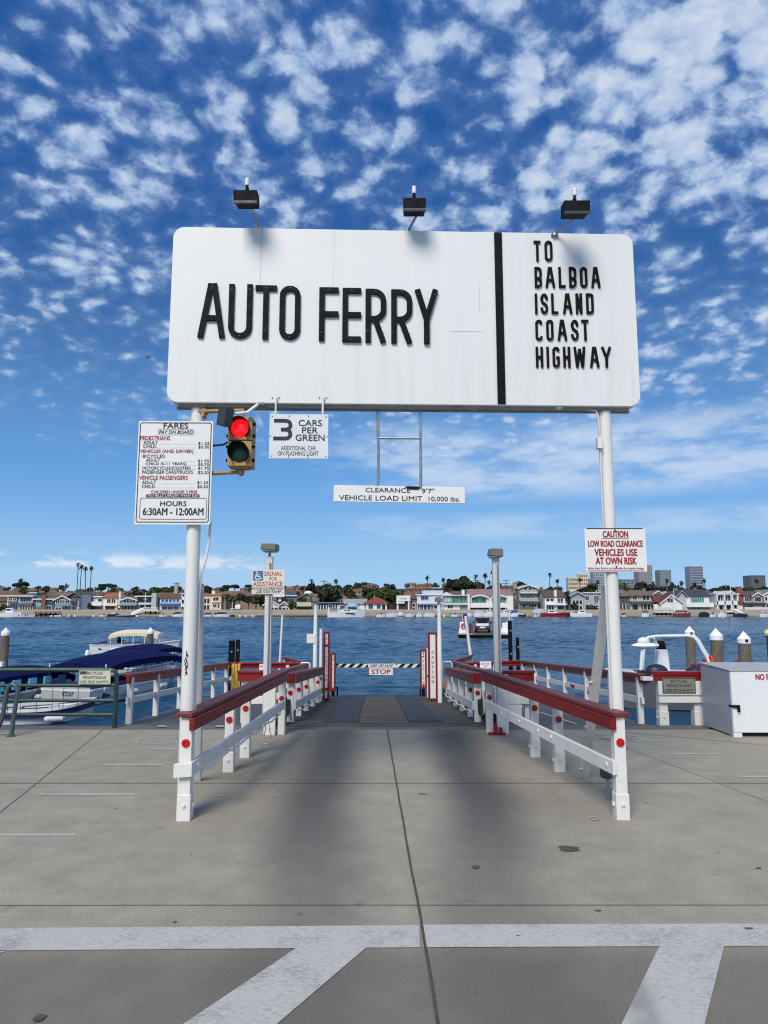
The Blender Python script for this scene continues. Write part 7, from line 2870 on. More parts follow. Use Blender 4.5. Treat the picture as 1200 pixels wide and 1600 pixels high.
for a, b_ in ((736, 763), (767, 792)):
    mb = MB()
    xa, xb = h.X(a), h.X(b_)
    zs_, zc_ = h.Z(934.5), h.Z(931.2)
    ring = [(xa + (xb - xa) * k / 10, h.Y - 1.0, zs_ + (zc_ - zs_) * math.sin(math.pi * k / 10)) for k in range(11)]
    mb.loft([[Vector(p) for p in ring], [Vector(p) + Vector((0, 0, .45)) for p in ring], [Vector(p) + Vector((0, 1.2, .45)) for p in ring]], close=False)
    mb.build("curved_parapet", FRAME, h.r, fix=False)
h = H("brown stucco house with big tan chimney beside the three storey house", 797, 811, 928, (128, 112, 100), Y=249).gable_side(921.5, (116, 100, 96)).chimney(803, 808.5, 911, 935, (164, 146, 124), .2).win(805, 810, 930, 934, 1)
h = H("three storey grey house with white gable and stacked white balconies", 810.5, 840, 919, (150, 154, 158)).gable_front(914.2, (150, 150, 150))
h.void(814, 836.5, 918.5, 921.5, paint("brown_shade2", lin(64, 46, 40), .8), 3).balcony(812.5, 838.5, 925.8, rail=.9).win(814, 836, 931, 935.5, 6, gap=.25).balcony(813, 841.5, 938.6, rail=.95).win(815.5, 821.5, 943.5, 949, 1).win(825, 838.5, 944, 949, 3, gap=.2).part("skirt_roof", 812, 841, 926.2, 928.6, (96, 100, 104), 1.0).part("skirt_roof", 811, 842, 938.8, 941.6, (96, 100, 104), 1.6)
h.garden_wall(810, 832, col=(88, 104, 70))
h = H("white house with dark brown roof and tall white central chimney", 851, 883, 933.5, (226, 226, 226)).gable_side(922.5, (92, 72, 62))
h.chimney(866.2, 869.8, 922, 945, HW, front=True).win(853, 865.5, 935.5, 939.5, 2).win(870.5, 880, 935.5, 942.5, 2).balcony(853, 884.5, 944, rail=.8).win(853, 865, 946, 952.5, 3, gap=.3).void(871, 881, 947, 953)
h = H("dark slate house end standing behind the brown roofed white house", 843, 851, 926.5, (96, 98, 108), Y=250).gable_side(921, (86, 84, 84))
h = H("grey clapboard house with half round window mostly behind garden trees", 892, 912, 931, (164, 166, 168)).gable_front(925, (132, 136, 138), (186, 188, 188)).win(894, 910, 938, 944, 3).win(894, 910, 947, 953, 3)
h = H("tall pale grey houses with white awning beside the caution plate pole", 912, 936.5, 927, (178, 180, 182)).flat((206, 208, 208), .6).win(914, 921, 931, 938, 2, gl=GLASSB).win(928, 936, 931, 942, 2, gl=GLASSB).win(914, 934, 947, 953, 3)
h = H("beige plain walled house directly behind the caution plate pole", 937, 968, 926, (160, 150, 138)).flat((150, 142, 132), .4).win(938, 946, 931, 936, 2).win(940, 966, 946, 952.5, 4)
h = H("brown shingled house with dark verandas just past the caution plate pole", 969, 984, 931, (118, 106, 94)).hip(921, (112, 98, 86), .8, .2).void(970, 981, 933, 941, GLASSB, 3, (90, 84, 78)).void(970, 980, 944.5, 953.5, None, 2)
h = H("cream house with brown hip roof and white columned porch", 983.5, 1017.5, 930, (196, 194, 180)).hip(921.5, (110, 94, 80), .9, .3)
h.win(988, 996, 932, 937, 1).win(1004, 1015, 931, 937.5, 2).part("skirt_roof", 983, 1019, 939.5, 942, (98, 84, 72), 1.6).void(988, 996, 944.5, 953).void(1002, 1019, 944.5, 953.5, None, 3)
h.chimney(1011.5, 1016, 920, 930, (150, 132, 116), 4)
h = H("white craftsman house with broad white front gable and red brown side roof", 1021, 1062, 944, (226, 226, 226)).gable_front(929.5, (98, 56, 46), HW, 1029, 1063, 943, proud=1.5)
h.win(1040, 1049, 935.5, 941, 2, d=1.5).void(1033, 1046, 947.5, 953.5).win(1052, 1057, 947, 953, 1)
mb = MB()
mb.hexa([(h.X(1018), h.Y + .5, h.Z(941)), (h.X(1046), h.Y + .5, h.Z(941)), (h.X(1046), h.Y + 7, h.Z(930)), (h.X(1020), h.Y + 7, h.Z(930)), (h.X(1018), h.Y + .5, h.Z(940)), (h.X(1046), h.Y + .5, h.Z(940)), (h.X(1046), h.Y + 7, h.Z(929)), (h.X(1020), h.Y + 7, h.Z(929))])
mb.build("side_roof", roof_mat(104, 58, 48), h.r)
h.chimney(1018.2, 1021.5, 930, 953, (128, 72, 56), 1)
h.garden_wall(1023, 1040)
h = H("white house with twin white rear gables peeking over the craftsman roof", 1024, 1046, 929, (210, 206, 200), Y=256).gable_front(923.5, (110, 100, 92), HW, 1022, 1035, 928).gable_front(925, (110, 100, 92), HW, 1033, 1046, 929.5)
h = H("white house with steep dark slate roof and three green glass doors upstairs", 1072, 1108, 932, (230, 232, 232)).gable_side(921.5, (58, 64, 72))
h.win(1079, 1100, 933.5, 943, 3, gl=GLASSG, gap=.12).balcony(1072, 1112, 947, rail=1.2, solid=True).void(1074, 1108, 949, 954, GLASSG, 4, (170, 172, 172)).chimney(1066, 1071, 919, 933, (140, 140, 142), 6).chimney(1099, 1103.5, 918.5, 929, (132, 126, 122), 7)
h = H("pale grey gable end wing of the slate roofed white house", 1058, 1071.5, 932, (184, 190, 198)).gable_front(923.2, (66, 72, 80), (150, 154, 158))
h = H("white two storey house with tall white columns and full width balcony", 1117, 1150.5, 929, (214, 214, 214)).flat(HW, 1.6)
h.void(1119, 1128, 931.5, 939.5, GLASSB, 2).void(1130, 1149, 931.5, 939.5, GLASSB, 4).balcony(1116, 1151, 943.8, rail=1.1, solid=True).void(1120, 1149, 946, 954, None, 5)
for px in (1118, 1129.5, 1141.5, 1150):
    h.part("column", px - .9, px + .9, 929, 955, HW, 1.5)
h.gable_front(924, (196, 196, 192), HW, 1135, 1145, 927.5, over=1.6)
h = H("dark grey shingled side house between slate roof and columned house", 1108.5, 1117, 930, (96, 98, 102), Y=247).gable_side(923, (80, 82, 86)).win(1110, 1116, 934, 940, 1)
h = H("small house dominated by a tall red brick chimney", 1151, 1161, 930, (100, 84, 74), Y=244.5).gable_side(926, (84, 72, 64)).chimney(1152.5, 1160, 917.5, 948, (142, 84, 64), front=True).part("white_arch", 1150.5, 1158, 946.5, 955, HW, 1.0).void(1152.3, 1156.5, 948.5, 955)
h = H("brown roofed house with white dormer gable and white bay windows", 1161.5, 1192, 931, (176, 168, 158)).gable_side(924, (84, 74, 68)).gable_front(926.5, (96, 86, 80), HW, 1174, 1189.5, 931.5, proud=.8)
h.win(1163.5, 1173.5, 933, 939.5, 3, gap=.25).win(1177, 1187.5, 933, 939.5, 3, d=.8, gap=.2).part("skirt_roof", 1160, 1194, 941.5, 944.2, (76, 66, 62), 1.6).win(1164, 1175, 946, 953, 3, gl=GLASSB).win(1178, 1194, 946, 953, 3, gl=GLASSB).garden_wall(1156, 1196)
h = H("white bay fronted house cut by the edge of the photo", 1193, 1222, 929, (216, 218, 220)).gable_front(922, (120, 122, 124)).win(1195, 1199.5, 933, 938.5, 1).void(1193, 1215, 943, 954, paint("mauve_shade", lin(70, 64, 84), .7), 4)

# ------------------------------------------------------------------ hill houses
def hill_house(label, tint, roofc, w_, d_, hgt):
    r = thing("hillside_house", label, "house", (0, 0, 0), "small houses scattered over the hill", local=True)
    mb = MB()
    mb.bx(-w_ / 2, w_ / 2, -d_ / 2, d_ / 2, -2.5, hgt)
    mb.build("wall", wall_mat(*tint), r)
    mb = MB()
    xa, ya, z, p = w_ / 2 + .5, d_ / 2 + .5, hgt, hgt + 1.9
    mb.add([(-xa, -ya, z), (xa, -ya, z), (xa, ya, z), (-xa, ya, z), (-xa + 3, 0, p), (xa - 3, 0, p)], [(0, 1, 5, 4), (1, 2, 5), (2, 3, 4, 5), (3, 0, 4), (3, 2, 1, 0)])
    mb.build("roof", roof_mat(*roofc), r)
    n = 3
    for k in range(n):
        x = -w_ / 2 + w_ * (k + .5) / n
        mb = MB()
        mb.bx(x - .9, x + .9, -d_ / 2 - .06, -d_ / 2 + .1, hgt - 2.3, hgt - .8)
        mb.build("window", GLASSD, r)
    mb = MB()
    mb.bx(w_ * .2, w_ * .2 + .8, .2, 1.2, hgt, hgt + 2.6)
    mb.build("chimney", wall_mat(150, 124, 104), r)
    return r


HL = ["terracotta roofed house half hidden among the hillside trees", "brown roofed tan house half hidden among the hillside trees", "rose brown house half hidden among the hillside trees", "pale grey house half hidden among the hillside trees"]
protos = [hill_house(HL[0], (150, 122, 102), (128, 86, 70), 12, 9, 4.2), hill_house(HL[1], (150, 126, 104), (108, 84, 70), 14, 9, 4.4), hill_house(HL[2], (140, 108, 94), (104, 78, 70), 13, 10, 5.2), hill_house(HL[3], (170, 160, 150), (124, 104, 92), 11, 9, 3.8)]
used = [False] * 4
HL2 = 'plain hip roofed house peeking over the shore houses from the second row'
for _ in range(95):
    px = rnd.uniform(-60, 830)
    y = rnd.choice((315, 340, 360, 385, 405, 430, 445))
    if px > 740:
        y = 420
    p = YP(px, 930, y)
    z = hill_z(p.x, y)
    k = rnd.choice((0, 0, 1, 2, 2, 3)) if px < 500 else rnd.choice((1, 2, 3, 0))
    rz = rnd.uniform(-.5, .5)
    if not used[k]:
        used[k] = True
        protos[k].location = (p.x, y, z)
        protos[k].rotation_euler = (0, 0, rz)
        protos[k].scale = (.6, .6, .6)
    else:
        copy_tree(protos[k], (p.x, y, z), rz, scale=rnd.uniform(.42, .68))

for _ in range(34):
    px = rnd.uniform(-40, 1240)
    y = rnd.choice((260, 266, 273, 282))
    p = YP(px, 930, y)
    copy_tree(protos[rnd.choice((1, 1, 2, 3, 3, 0))], (p.x, y, hill_z(p.x, y) + 1.0), rnd.uniform(-.2, .2), HL2, 'second row houses behind the shore houses', scale=rnd.uniform(.75, 1.0))

# ------------------------------------------------------------------ trees
def leaf_mat(name, c0, c1):
    m, t, b = material(name)
    g = t.new('ShaderNodeNewGeometry')
    oi = t.new('ShaderNodeObjectInfo')
    n = t.noise(g.outputs['Position'], .45, 4, .6)
    r_ = g.outputs['Random Per Island']
    f = t.math('ADD', t.math('MULTIPLY', n, .6), t.math('MULTIPLY', r_, .4))
    col = t.mix(t.ramp(f, .25, .75), c0, c1)
    k = t.ramp(oi.outputs['Random'], 0, 1, .75, 1.25, False)
    t.put(b.inputs['Base Color'], t.mix(1.0, col, t.comb(k, k, k), 'MULTIPLY'))
    b.inputs['Roughness'].default_value = .75
    b.inputs['Specular IOR Level'].default_value = .2
    MATS[name] = m
    return m


LEAF = leaf_mat("leaf_green", (.018, .034, .012), (.070, .100, .034))
LEAFD = leaf_mat("leaf_dark", (.010, .017, .010), (.036, .048, .024))
LEAFB = leaf_mat("leaf_brown", (.030, .026, .014), (.085, .070, .036))
LEAFP = leaf_mat("leaf_palm", (.010, .016, .010), (.038, .050, .022))
BARK = paint("bark", (.085, .068, .05, 1), .9, .3, 3)
PALMBARK = paint("palm_bark", (.10, .08, .062, 1), .9, .25, 3)


def crown(mb, blobs, n, size, seed):
    r = random.Random(seed)
    tot = sum(b_[3] * b_[4] * b_[5] for b_ in blobs)
    for cx_, cy_, cz_, rx, ry, rz_ in blobs:
        for _ in range(max(8, int(n * rx * ry * rz_ / tot))):
            d = Vector((r.gauss(0, 1), r.gauss(0, 1), r.gauss(0, 1))).normalized()
            k = r.uniform(.45, 1.0) ** .5
            p = Vector((cx_ + d.x * rx * k, cy_ + d.y * ry * k, cz_ + d.z * rz_ * k))
            s_ = size * r.uniform(.6, 1.3)
            nrm = (d + Vector((r.uniform(-.7, .7), r.uniform(-.7, .7), r.uniform(-.3, .9)))).normalized()
            u = nrm.orthogonal().normalized()
            u = (Matrix.Rotation(r.uniform(0, 6.3), 3, nrm) @ u)
            v_ = nrm.cross(u)
            m_ = 5
            mb.add([p + (u * math.cos(2 * math.pi * i / m_) * r.uniform(.7, 1.2) + v_ * math.sin(2 * math.pi * i / m_) * r.uniform(.7, 1.2)) * s_ for i in range(m_)], [tuple(range(m_))])


def tree_proto(name, label, group, blobs, leaf, n, size, seed, trunk_h, tr=.35, limbs=4):
    r = thing(name, label, "tree", (0, 0, 0), group, local=True)
    mb = MB()
    rr = random.Random(seed)
    mb.tube([(0, 0, -1.5), (rr.uniform(-.2, .2), 0, trunk_h * .5), (rr.uniform(-.3, .3), 0, trunk_h)], [tr, tr * .8, tr * .6], 8)
    for k in range(limbs):
        b_ = blobs[k % len(blobs)]
        mb.tube([(0, 0, trunk_h * .75), ((b_[0]) * .5, b_[1] * .5, (trunk_h + b_[2]) / 2), (b_[0], b_[1], b_[2])], [tr * .5, tr * .35, tr * .1], 6)
    mb.build("trunk", BARK, r, smooth=True)
    mb = MB()
    crown(mb, blobs, n, size, seed)
    mb.build("crown", leaf, r, fix=False)
    return r


def blobset(seed, w_, h_, z, k=7, flat_=.7):
    r = random.Random(seed)
    out = []
    for _ in range(k):
        a, q = r.uniform(0, 6.3), r.uniform(.15, .62)
        rad = r.uniform(.28, .48)
        out.append((math.cos(a) * q * w_, math.sin(a) * q * w_ * .8, z + r.uniform(-.35, .45) * h_, w_ * rad, w_ * rad, h_ * rad * flat_ * 1.4))
    return out


TG = "trees over the hill behind the houses"
tp = [tree_proto("tree", "dark rounded tree on the crowded hill behind the houses", TG, blobset(1, 4.2, 3.6, 4.6), LEAFD, 420, .55, 1, 3.0),
      tree_proto("tree", "mid green spreading tree on the crowded hill behind the houses", TG, blobset(2, 5.0, 3.0, 4.2, 8), LEAF, 460, .55, 2, 2.8),
      tree_proto("tree", "brownish thin crowned tree on the crowded hill behind the houses", TG, blobset(3, 3.6, 3.4, 4.6, 6), LEAFB, 300, .5, 3, 3.2),
      tree_proto("pine_tree", "dark umbrella shaped pine standing on the hill crest", TG, [(0, 0, 7.4, 3.8, 3.4, 1.3), (2.4, .5, 6.5, 2.2, 2.0, .9), (-2.5, 0, 6.8, 2.2, 2.0, .9)], LEAFD, 420, .5, 4, 5.8),
      tree_proto("bush", "dark low bush filling the gap between hill houses", TG, blobset(5, 2.4, 1.8, 1.2, 5), LEAFD, 200, .45, 5, .8, .15, 2)]
tused = [False] * 5


def plant(k, x, y, z, s_=1.0):
    rz = rnd.uniform(0, 6.28)
    if not tused[k]:
        tused[k] = True
        tp[k].location = (x, y, z)
        tp[k].rotation_euler = (0, 0, rz)
        tp[k].scale = (s_, s_, s_)
        return tp[k]
    return copy_tree(tp[k], (x, y, z), rz, scale=s_)


for _ in range(230):
    px = rnd.uniform(-90, 850)
    y = rnd.choice((268, 280, 300, 325, 345, 370, 395, 415, 440, 462))
    x = YP(px, 930, y).x
    k = rnd.choice((0, 0, 1, 1, 2, 4, 4, 0)) if y < 440 else rnd.choice((0, 0, 4, 1))
    s_ = rnd.uniform(.55, 1.0) * (.8 if y < 300 else 1.0)
    if y > 400:
        s_ *= .75
    elif y < 330:
        s_ *= 1.35
    plant(k, x, y + rnd.uniform(-6, 6), hill_z(x, y) - .2, s_)
for px, y, s_ in ((159, 462, .75), (169, 465, .8), (176, 464, .75), (215, 455, .55), (258, 458, .8), (252, 452, .7), (277, 455, .9), (36, 430, .9), (26, 430, .8), (354, 455, .8), (367, 458, .8), (389, 452, .7), (545, 455, .7), (570, 455, .8), (578, 455, .7)):
    x = YP(px, 920, y).x
    plant(3, x, y, hill_z(x, y) - 1.2, s_)
# the dark wooded belt on the right of the hill
for _ in range(120):
    px = rnd.uniform(815, 1290)
    y = rnd.choice((264, 272, 282, 296, 310, 330, 350, 372))
    x = YP(px, 930, y).x
    k = rnd.choice((0, 0, 0, 1, 4))
    plant(k, x, y + rnd.uniform(-4, 4), hill_z(x, y) - .3, rnd.uniform(.85, 1.25) * (.8 if y < 280 else 1.05))

# garden trees on the promenade with their own looks
def single_tree(name, label, px, y, ytop, half_w, ybot_crown, leaf, seed, k=9, n=700, size=.42, tr=.25):
    c = YP(px, ytop, y)
    zb = hill_z(c.x, y) if y > 262 else .2
    hw_ = half_w * y / FPX
    h_ = c.z - zb
    zc = YP(px, (ytop + ybot_crown) / 2, y).z - zb
    hh = (c.z - zb - (YP(px, ybot_crown, y).z - zb)) / 2
    r0 = random.Random(seed)
    blobs = []
    for i in range(k):
        a = r0.uniform(-1, 1)
        rad = r0.uniform(.34, .5)
        blobs.append((a * hw_ * .68, r0.uniform(-.6, .6) * hw_, zc + r0.uniform(-.55, .55) * hh * (1 - .3 * abs(a)), hw_ * rad, hw_ * rad, hh * rad * 1.1))
    r = tree_proto(name, label, "garden trees along the far shore", blobs, leaf, n, size, seed, max(.6, zc - hh * .4), tr)
    r.location = (c.x, y, zb)
    return r


single_tree("tree", "dark green tree touching the beige annex end of the shore tree row", 361, 243, 928, 9, 941, LEAF, 21)
single_tree("tree", "leaning dark tree over the parked white van in the shore tree row", 374, 244, 927, 10, 942, LEAF, 22)
single_tree("tree", "tree with pale slender trunk in the middle of the shore tree row", 388, 244, 928, 9, 942, LEAFD, 23)
single_tree("tree", "dense dark tree just before the wheelchair sign in the shore tree row", 400, 243, 929, 8, 944, LEAF, 24)
single_tree("tree", "dark tree showing under the wheelchair sign beside the white cottage", 412, 244, 929, 8, 950, LEAFD, 25)
single_tree("bush", "round clipped bush between white cottage and olive green house", 457.5, 241.5, 939.5, 6.5, 952, LEAF, 26, 7, 420, .35, .12)
single_tree("tree", "broad bright green tree behind the red roofed harbour office", 604, 262, 915, 30, 946, LEAF, 27, 16, 2000, .55, .4)
single_tree("tree", "green tree behind the long low building", 580, 272, 918, 14, 936, LEAFD, 28, 8, 700)
single_tree("tree", "dark leafy tree behind the blue dock shed", 519, 256, 915, 15, 944, LEAFD, 29, 10, 900)
single_tree("tree", "brown green tree behind olive green house by the light pole", 505, 254, 911, 12, 944, LEAFB, 30, 9, 800)
single_tree("tree", "tall dark tree next to the feathery palm behind the dock shed", 488, 262, 911, 9, 930, LEAFD, 31, 8, 600)
single_tree("tree", "bushy dark tree left of the white chimney house by dark roofed house", 545, 262, 922, 12, 944, LEAFB, 32, 8, 600)
single_tree("cypress_tree", "huge dark spreading cypress rising above the mauve roofed white house", 722, 285, 899.5, 17, 924, LEAFD, 33, 14, 1800, .6, .5)
single_tree("cypress_tree", "lower dark shoulder tree sloping down from the huge cypress", 746, 287, 908, 13, 924, LEAFD, 34, 9, 900, .55, .4)
single_tree("cypress_tree", "small open crowned dark tree on the channel side of the huge cypress", 702, 284, 903, 5, 921, LEAFD, 35, 7, 420, .45, .3)
single_tree("tree", "tall narrow dark tree between white chimney house and grey clapboard house", 887.5, 246, 924, 6.5, 952, LEAFD, 36, 8, 600, .4)
single_tree("bush", "rounded bush in front of grey clapboard house", 897, 241.5, 941, 6.5, 953, LEAF, 37, 6, 360, .35, .12)
single_tree("bush", "rusty brown bush beside pale grey house with white awning", 925, 241.5, 943, 9, 955, LEAFB, 38, 7, 460, .35, .12)
single_tree("tree", "dark garden tree between dark slate house and white stair house", 142.5, 242, 940, 5, 954, LEAFD, 39, 6, 360, .38)
single_tree("bush", "green hedge bush below the olive tan house", 6, 240.8, 946, 9, 955, LEAFD, 40, 6, 360, .35, .12)

# palms
def palm(mb_t, mb_c, base, top, r0, fr, seed, droop=1.0, nf=26):
    r = random.Random(seed)
    b_, t_ = Vector(base), Vector(top)
    mid = (b_ + t_) / 2 + Vector((r.uniform(-.3, .3), 0, 0))
    mb_t.tube([b_, (b_ + mid) / 2, mid, (mid + t_) / 2, t_], [r0 * 1.25, r0, r0 * .9, r0 * .85, r0 * .9], 8)
    for k in range(nf):
        a = r.uniform(0, 2 * math.pi)
        el = r.uniform(-.9, 1.15)
        L = fr * r.uniform(.8, 1.1)
        d = Vector((math.cos(a) * math.cos(el), math.sin(a) * math.cos(el), math.sin(el)))
        side = d.cross(Vector((0, 0, 1))).normalized()
        prev = None
        for i in range(5):
            q = i / 4
            p = t_ + d * L * q - Vector((0, 0, droop * .55 * L * q * q))
            w_ = L * .17 * math.sin(math.pi * (q * .86 + .10))
            lft, rgt = p + side * w_ - Vector((0, 0, w_ * .5)), p - side * w_ - Vector((0, 0, w_ * .5))
            if prev:
                mb_c.add([prev[0], lft, p, prev[1]], [(0, 1, 2, 3)])
                mb_c.add([prev[1], p, rgt, prev[2]], [(0, 1, 2, 3)])
            prev = (lft, p, rgt)
    # skirt of dead fronds
    for k in range(14):
        a = r.uniform(0, 2 * math.pi)
        d = Vector((math.cos(a), math.sin(a), 0))
        s_ = d.cross(Vector((0, 0, 1)))
        p = t_ - Vector((0, 0, .2))
        e = p + d * fr * .28 - Vector((0, 0, fr * r.uniform(.4, .75)))
        mb_c.add([p + s_ * .1, p - s_ * .1, e - s_ * fr * .1, e + s_ * fr * .1], [(0, 1, 2, 3)])


PALMS = [(122.5, 879, 118.5, 950, 243, "first of the four tall thin palms rising above the dark slate house"), (127.5, 882, 124.5, 952, 243.5, "second tall thin palm, close against the first one, above the dark slate house"),
         (133.5, 885, 132.5, 918, 246, "third tall thin palm standing alone between the pair and the leaning one"), (143, 884, 138.5, 952, 243, "slightly leaning tall palm, the one nearest the white stair house"),
         (33, 903, 33, 914, 430, "single feathery palm on the roofline above the blue grey house"), (487, 904, 487.5, 925, 270, "short palm head above the olive green house roof"), (525, 904, 525, 920, 300, "feathery palm above the trees behind the dock shed"),
         (668, 899, 668, 925, 300, "palm with round head above the pale blue white house"), (692.5, 902, 692.5, 925, 300, "palm with small tuft above the pyramid roofed house"), (743, 897, 742, 920, 305, "lollipop palm behind the end of the huge cypress"),
         (758, 895, 757.5, 924, 270, "shaggy palm in front of the others beside the bare lamp post"), (770, 890, 769.5, 924, 270, "tallest shaggy palm touching the bare lamp post"), (764.5, 906, 764, 922, 275, "short palm between the two shaggy palms"),
         (859, 895, 858.5, 920, 300, "tall slim palm above the dark slate house end"), (870.5, 904, 870, 920, 310, "shorter palm above the brown roofed white house"), (906, 902, 906, 914, 420, "palm in front of the cream office tower"),
         (934, 906, 934, 916, 420, "small palm in front of the grid office block behind the caution plate"), (1041.5, 904, 1041.5, 915, 400, "palm in front of the blue green glass tower"), (1050, 909, 1050, 918, 380, "low wide palm just beside the palm of the blue green tower"),
         (1064.5, 907, 1064, 917, 380, "bushy palm halfway between the blue green tower and banded tower"), (1100.5, 903.5, 1100.5, 914, 400, "palm standing just past the edge of the banded tower"), (1021, 908, 1021, 918, 360, "dark round headed palm near the tall grid tower"), (1182, 904, 1181.5, 914, 420, "palm overlapping the dark low office block"),
         (1085, 909, 1085, 918, 380, "low palm at the foot of the banded tower")]
for i, (xt, yt, xb_, yb_, Y_, lab) in enumerate(PALMS):
    T_ = YP(xt, yt + 2, Y_)
    zb = hill_z(T_.x, Y_) if Y_ > 262 else .2
    Bx = YP(xb_, min(yb_, 950), Y_).x
    r = thing("palm_tree", lab, "palm", (Bx, Y_, zb), "palms over the far shore")
    fr = (4.6 if xt in (758, 770) else 4.9 if i < 4 else 4.4) * Y_ / 1000 * (1.0 if Y_ < 320 else .9)
    fr = 4.0 * Y_ / 1100 * 1.35
    mt, mc = MB(), MB()
    palm(mt, mc, (Bx, Y_, zb - .5), tuple(T_), max(.16, .8 * Y_ / FPX), fr, 50 + i, 1.0, 30 if xt in (758, 770) else 22)
    mt.build("trunk", PALMBARK, r, smooth=True)
    mc.build("crown", LEAFP, r, fix=False)

# ------------------------------------------------------------------ office towers on the skyline, colours faded to stand in for haze
def tower(label, x0, x1, yt, Y_, wall, band, nfl, ncol, hcap=0.0, gl=None, name="office_tower"):
    a, b_ = YP(x0, yt, Y_), YP(x1, yt, Y_)
    r = thing(name, label, "tower", ((a.x + b_.x) / 2, Y_, 12), "office towers on the skyline")
    mb = MB()
    mb.bx(a.x, b_.x, Y_, Y_ + (b_.x - a.x), 0, a.z)
    mb.build("wall", wall_mat(*wall), r)
    z0 = YP(600, 921, Y_).z
    st = (a.z - z0) / nfl
    bm_ = gl or paint("band_%d_%d_%d" % band, lin(*band), .4, .1, .05)
    for k in range(nfl):
        mb = MB()
        mb.bx(a.x + 1, b_.x - 1, Y_ - .5, Y_ + .5, z0 + st * (k + .18), z0 + st * (k + .72))
        mb.build("window_band", bm_, r)
    if ncol:
        mb = MB()
        for k in range(ncol + 1):
            x = a.x + (b_.x - a.x) * k / ncol
            w_ = (b_.x - a.x) / ncol * .16
            mb.bx(max(a.x, x - w_), min(b_.x, x + w_), Y_ - 1.2, Y_ - .5, z0, a.z)
        mb.build("mullions", wall_mat(*wall), r)
    if hcap:
        mb = MB()
        mb.bx(a.x - .3, b_.x + .3, Y_ - 1.4, Y_ + 2, a.z - hcap, a.z + .3)
        mb.build("top_band", wall_mat(*wall), r)
    return r


tower("banded grey office tower with pale floor stripes standing alone", 1078, 1098, 884.7, 1700, (158, 166, 176), (92, 102, 118), 9, 0, 3)
tower("plain blue green glass tower between the grid tower and the banded tower", 1030, 1048, 890.5, 1700, (132, 152, 156), (118, 138, 144), 8, 10)
tower("tallest tan grid tower beside the caution plate edge", 997, 1018.5, 883, 1650, (164, 160, 156), (112, 118, 128), 11, 8)
tower("pale grid office block partly behind the caution plate pole", 927, 946, 888, 1650, (176, 180, 184), (98, 112, 128), 8, 6)
tower("cream curved hotel tower with dark tall windows", 904, 918, 896.5, 1500, (228, 216, 188), (120, 104, 84), 4, 4)
tower("low cream stepped hotel wing next to the curved cream tower", 888, 904, 902, 1500, (222, 212, 188), (150, 136, 112), 3, 0)
tower("low office block with dark vertical fins next to the caution pole", 970, 991, 905, 1500, (150, 158, 164), (50, 58, 66), 4, 10)
tower("dark wide office block standing far along the skyline toward the photo edge", 1172, 1195, 899, 1500, (118, 120, 126), (74, 78, 88), 5, 8, 2)
tower("small grey block tucked beside the cream curved tower", 919, 926, 904, 1600, (140, 146, 154), (96, 104, 116), 4, 4)

# ------------------------------------------------------------------ utility poles and masts
def upole(px, yt, Y_, lab, arms=1):
    T_ = YP(px, yt, Y_)
    zb = hill_z(T_.x, Y_) if Y_ > 262 else .2
    r = thing("utility_pole", lab, "utility pole", (T_.x, Y_, zb), "utility poles behind the houses")
    mb = MB()
    mb.tube([(T_.x, Y_, zb - .5), (T_.x, Y_, T_.z)], [.2, .15], 8)
    mb.build("pole", BARK, r)
    mb = MB()
    for k in range(arms):
        mb.bx(T_.x - 1.3, T_.x + 1.3, Y_ - .25, Y_ - .1, T_.z - .5 - k * 1.2, T_.z - .3 - k * 1.2)
    mb.build("cross_arm", BARK, r)


upole(275.5, 909.5, 262, "wooden utility pole above the white house with blue awning")
upole(149, 917, 258, "wooden utility pole above the white stair house")
upole(745.5, 905.5, 262, "double armed utility pole above the mauve roofed house", 2)
upole(790.5, 905, 262, "utility pole just past the bare lamp post", 2)
upole(506.5, 907, 270, "utility pole among trees behind the olive green house")


def mast(px, yt, Y_, lab, name="flag_mast"):
    T_ = YP(px, yt, Y_)
    mb = MB()
    mb.tube([(T_.x, Y_, -.6), (T_.x, Y_, T_.z)], [.14, .09], 8)
    mb.bx(T_.x - .7, T_.x + .7, Y_ - .05, Y_ + .05, T_.z - 2.2, T_.z - 2.05)
    mb.sphere((T_.x, Y_, T_.z), .16, .16, .16, 8, 5)
    tag(mb.build(name, PILECAP, smooth=True), lab, "mast", "white masts on the far beach")


mast(12.5, 934, 240.5, "white mast in front of the olive tan house")
mast(227.5, 926, 239, "white mast in front of the modern glazed house")
mast(122.5, 940, 239, "short white mast below the pair of tall palms")
mast(363, 941, 239, "short pale mast before the shore tree row")
mast(1141, 915.5, 238.5, "tall white mast with yard in front of the columned house")
mast(1052.5, 922, 238.5, "white mast before the craftsman house gable")
mast(790.2, 949, 236, "white mast rising by the far boats past the bare lamp post")
mast(935.5, 939, 239, "white post beside the rusty brown bush")

# ------------------------------------------------------------------ docks on the far shore
def dock(px0, px1, ytop, Y0_, lab, posts=5, col=None, ramp_=False):
    a, b_ = YP(px0, ytop, Y0_), YP(px1, ytop, Y0_)
    r = thing("jetty", lab, "jetty", ((a.x + b_.x) / 2, Y0_, WZ), "jetties on the far shore")
    mb = MB()
    mb.bx(a.x, b_.x, Y0_, Y0_ + 3, a.z - .35, a.z)
    mb.build("deck", col or DOCKWOOD, r)
    for k in range(posts):
        x = a.x + (b_.x - a.x) * (k + .5) / posts
        mb = MB()
        mb.tube([(x, Y0_ + .4, WZ - 1), (x, Y0_ + .4, a.z - .3)], .22, 8)
        mb.build("post", BLACKPILE, r)
    return r, a, b_


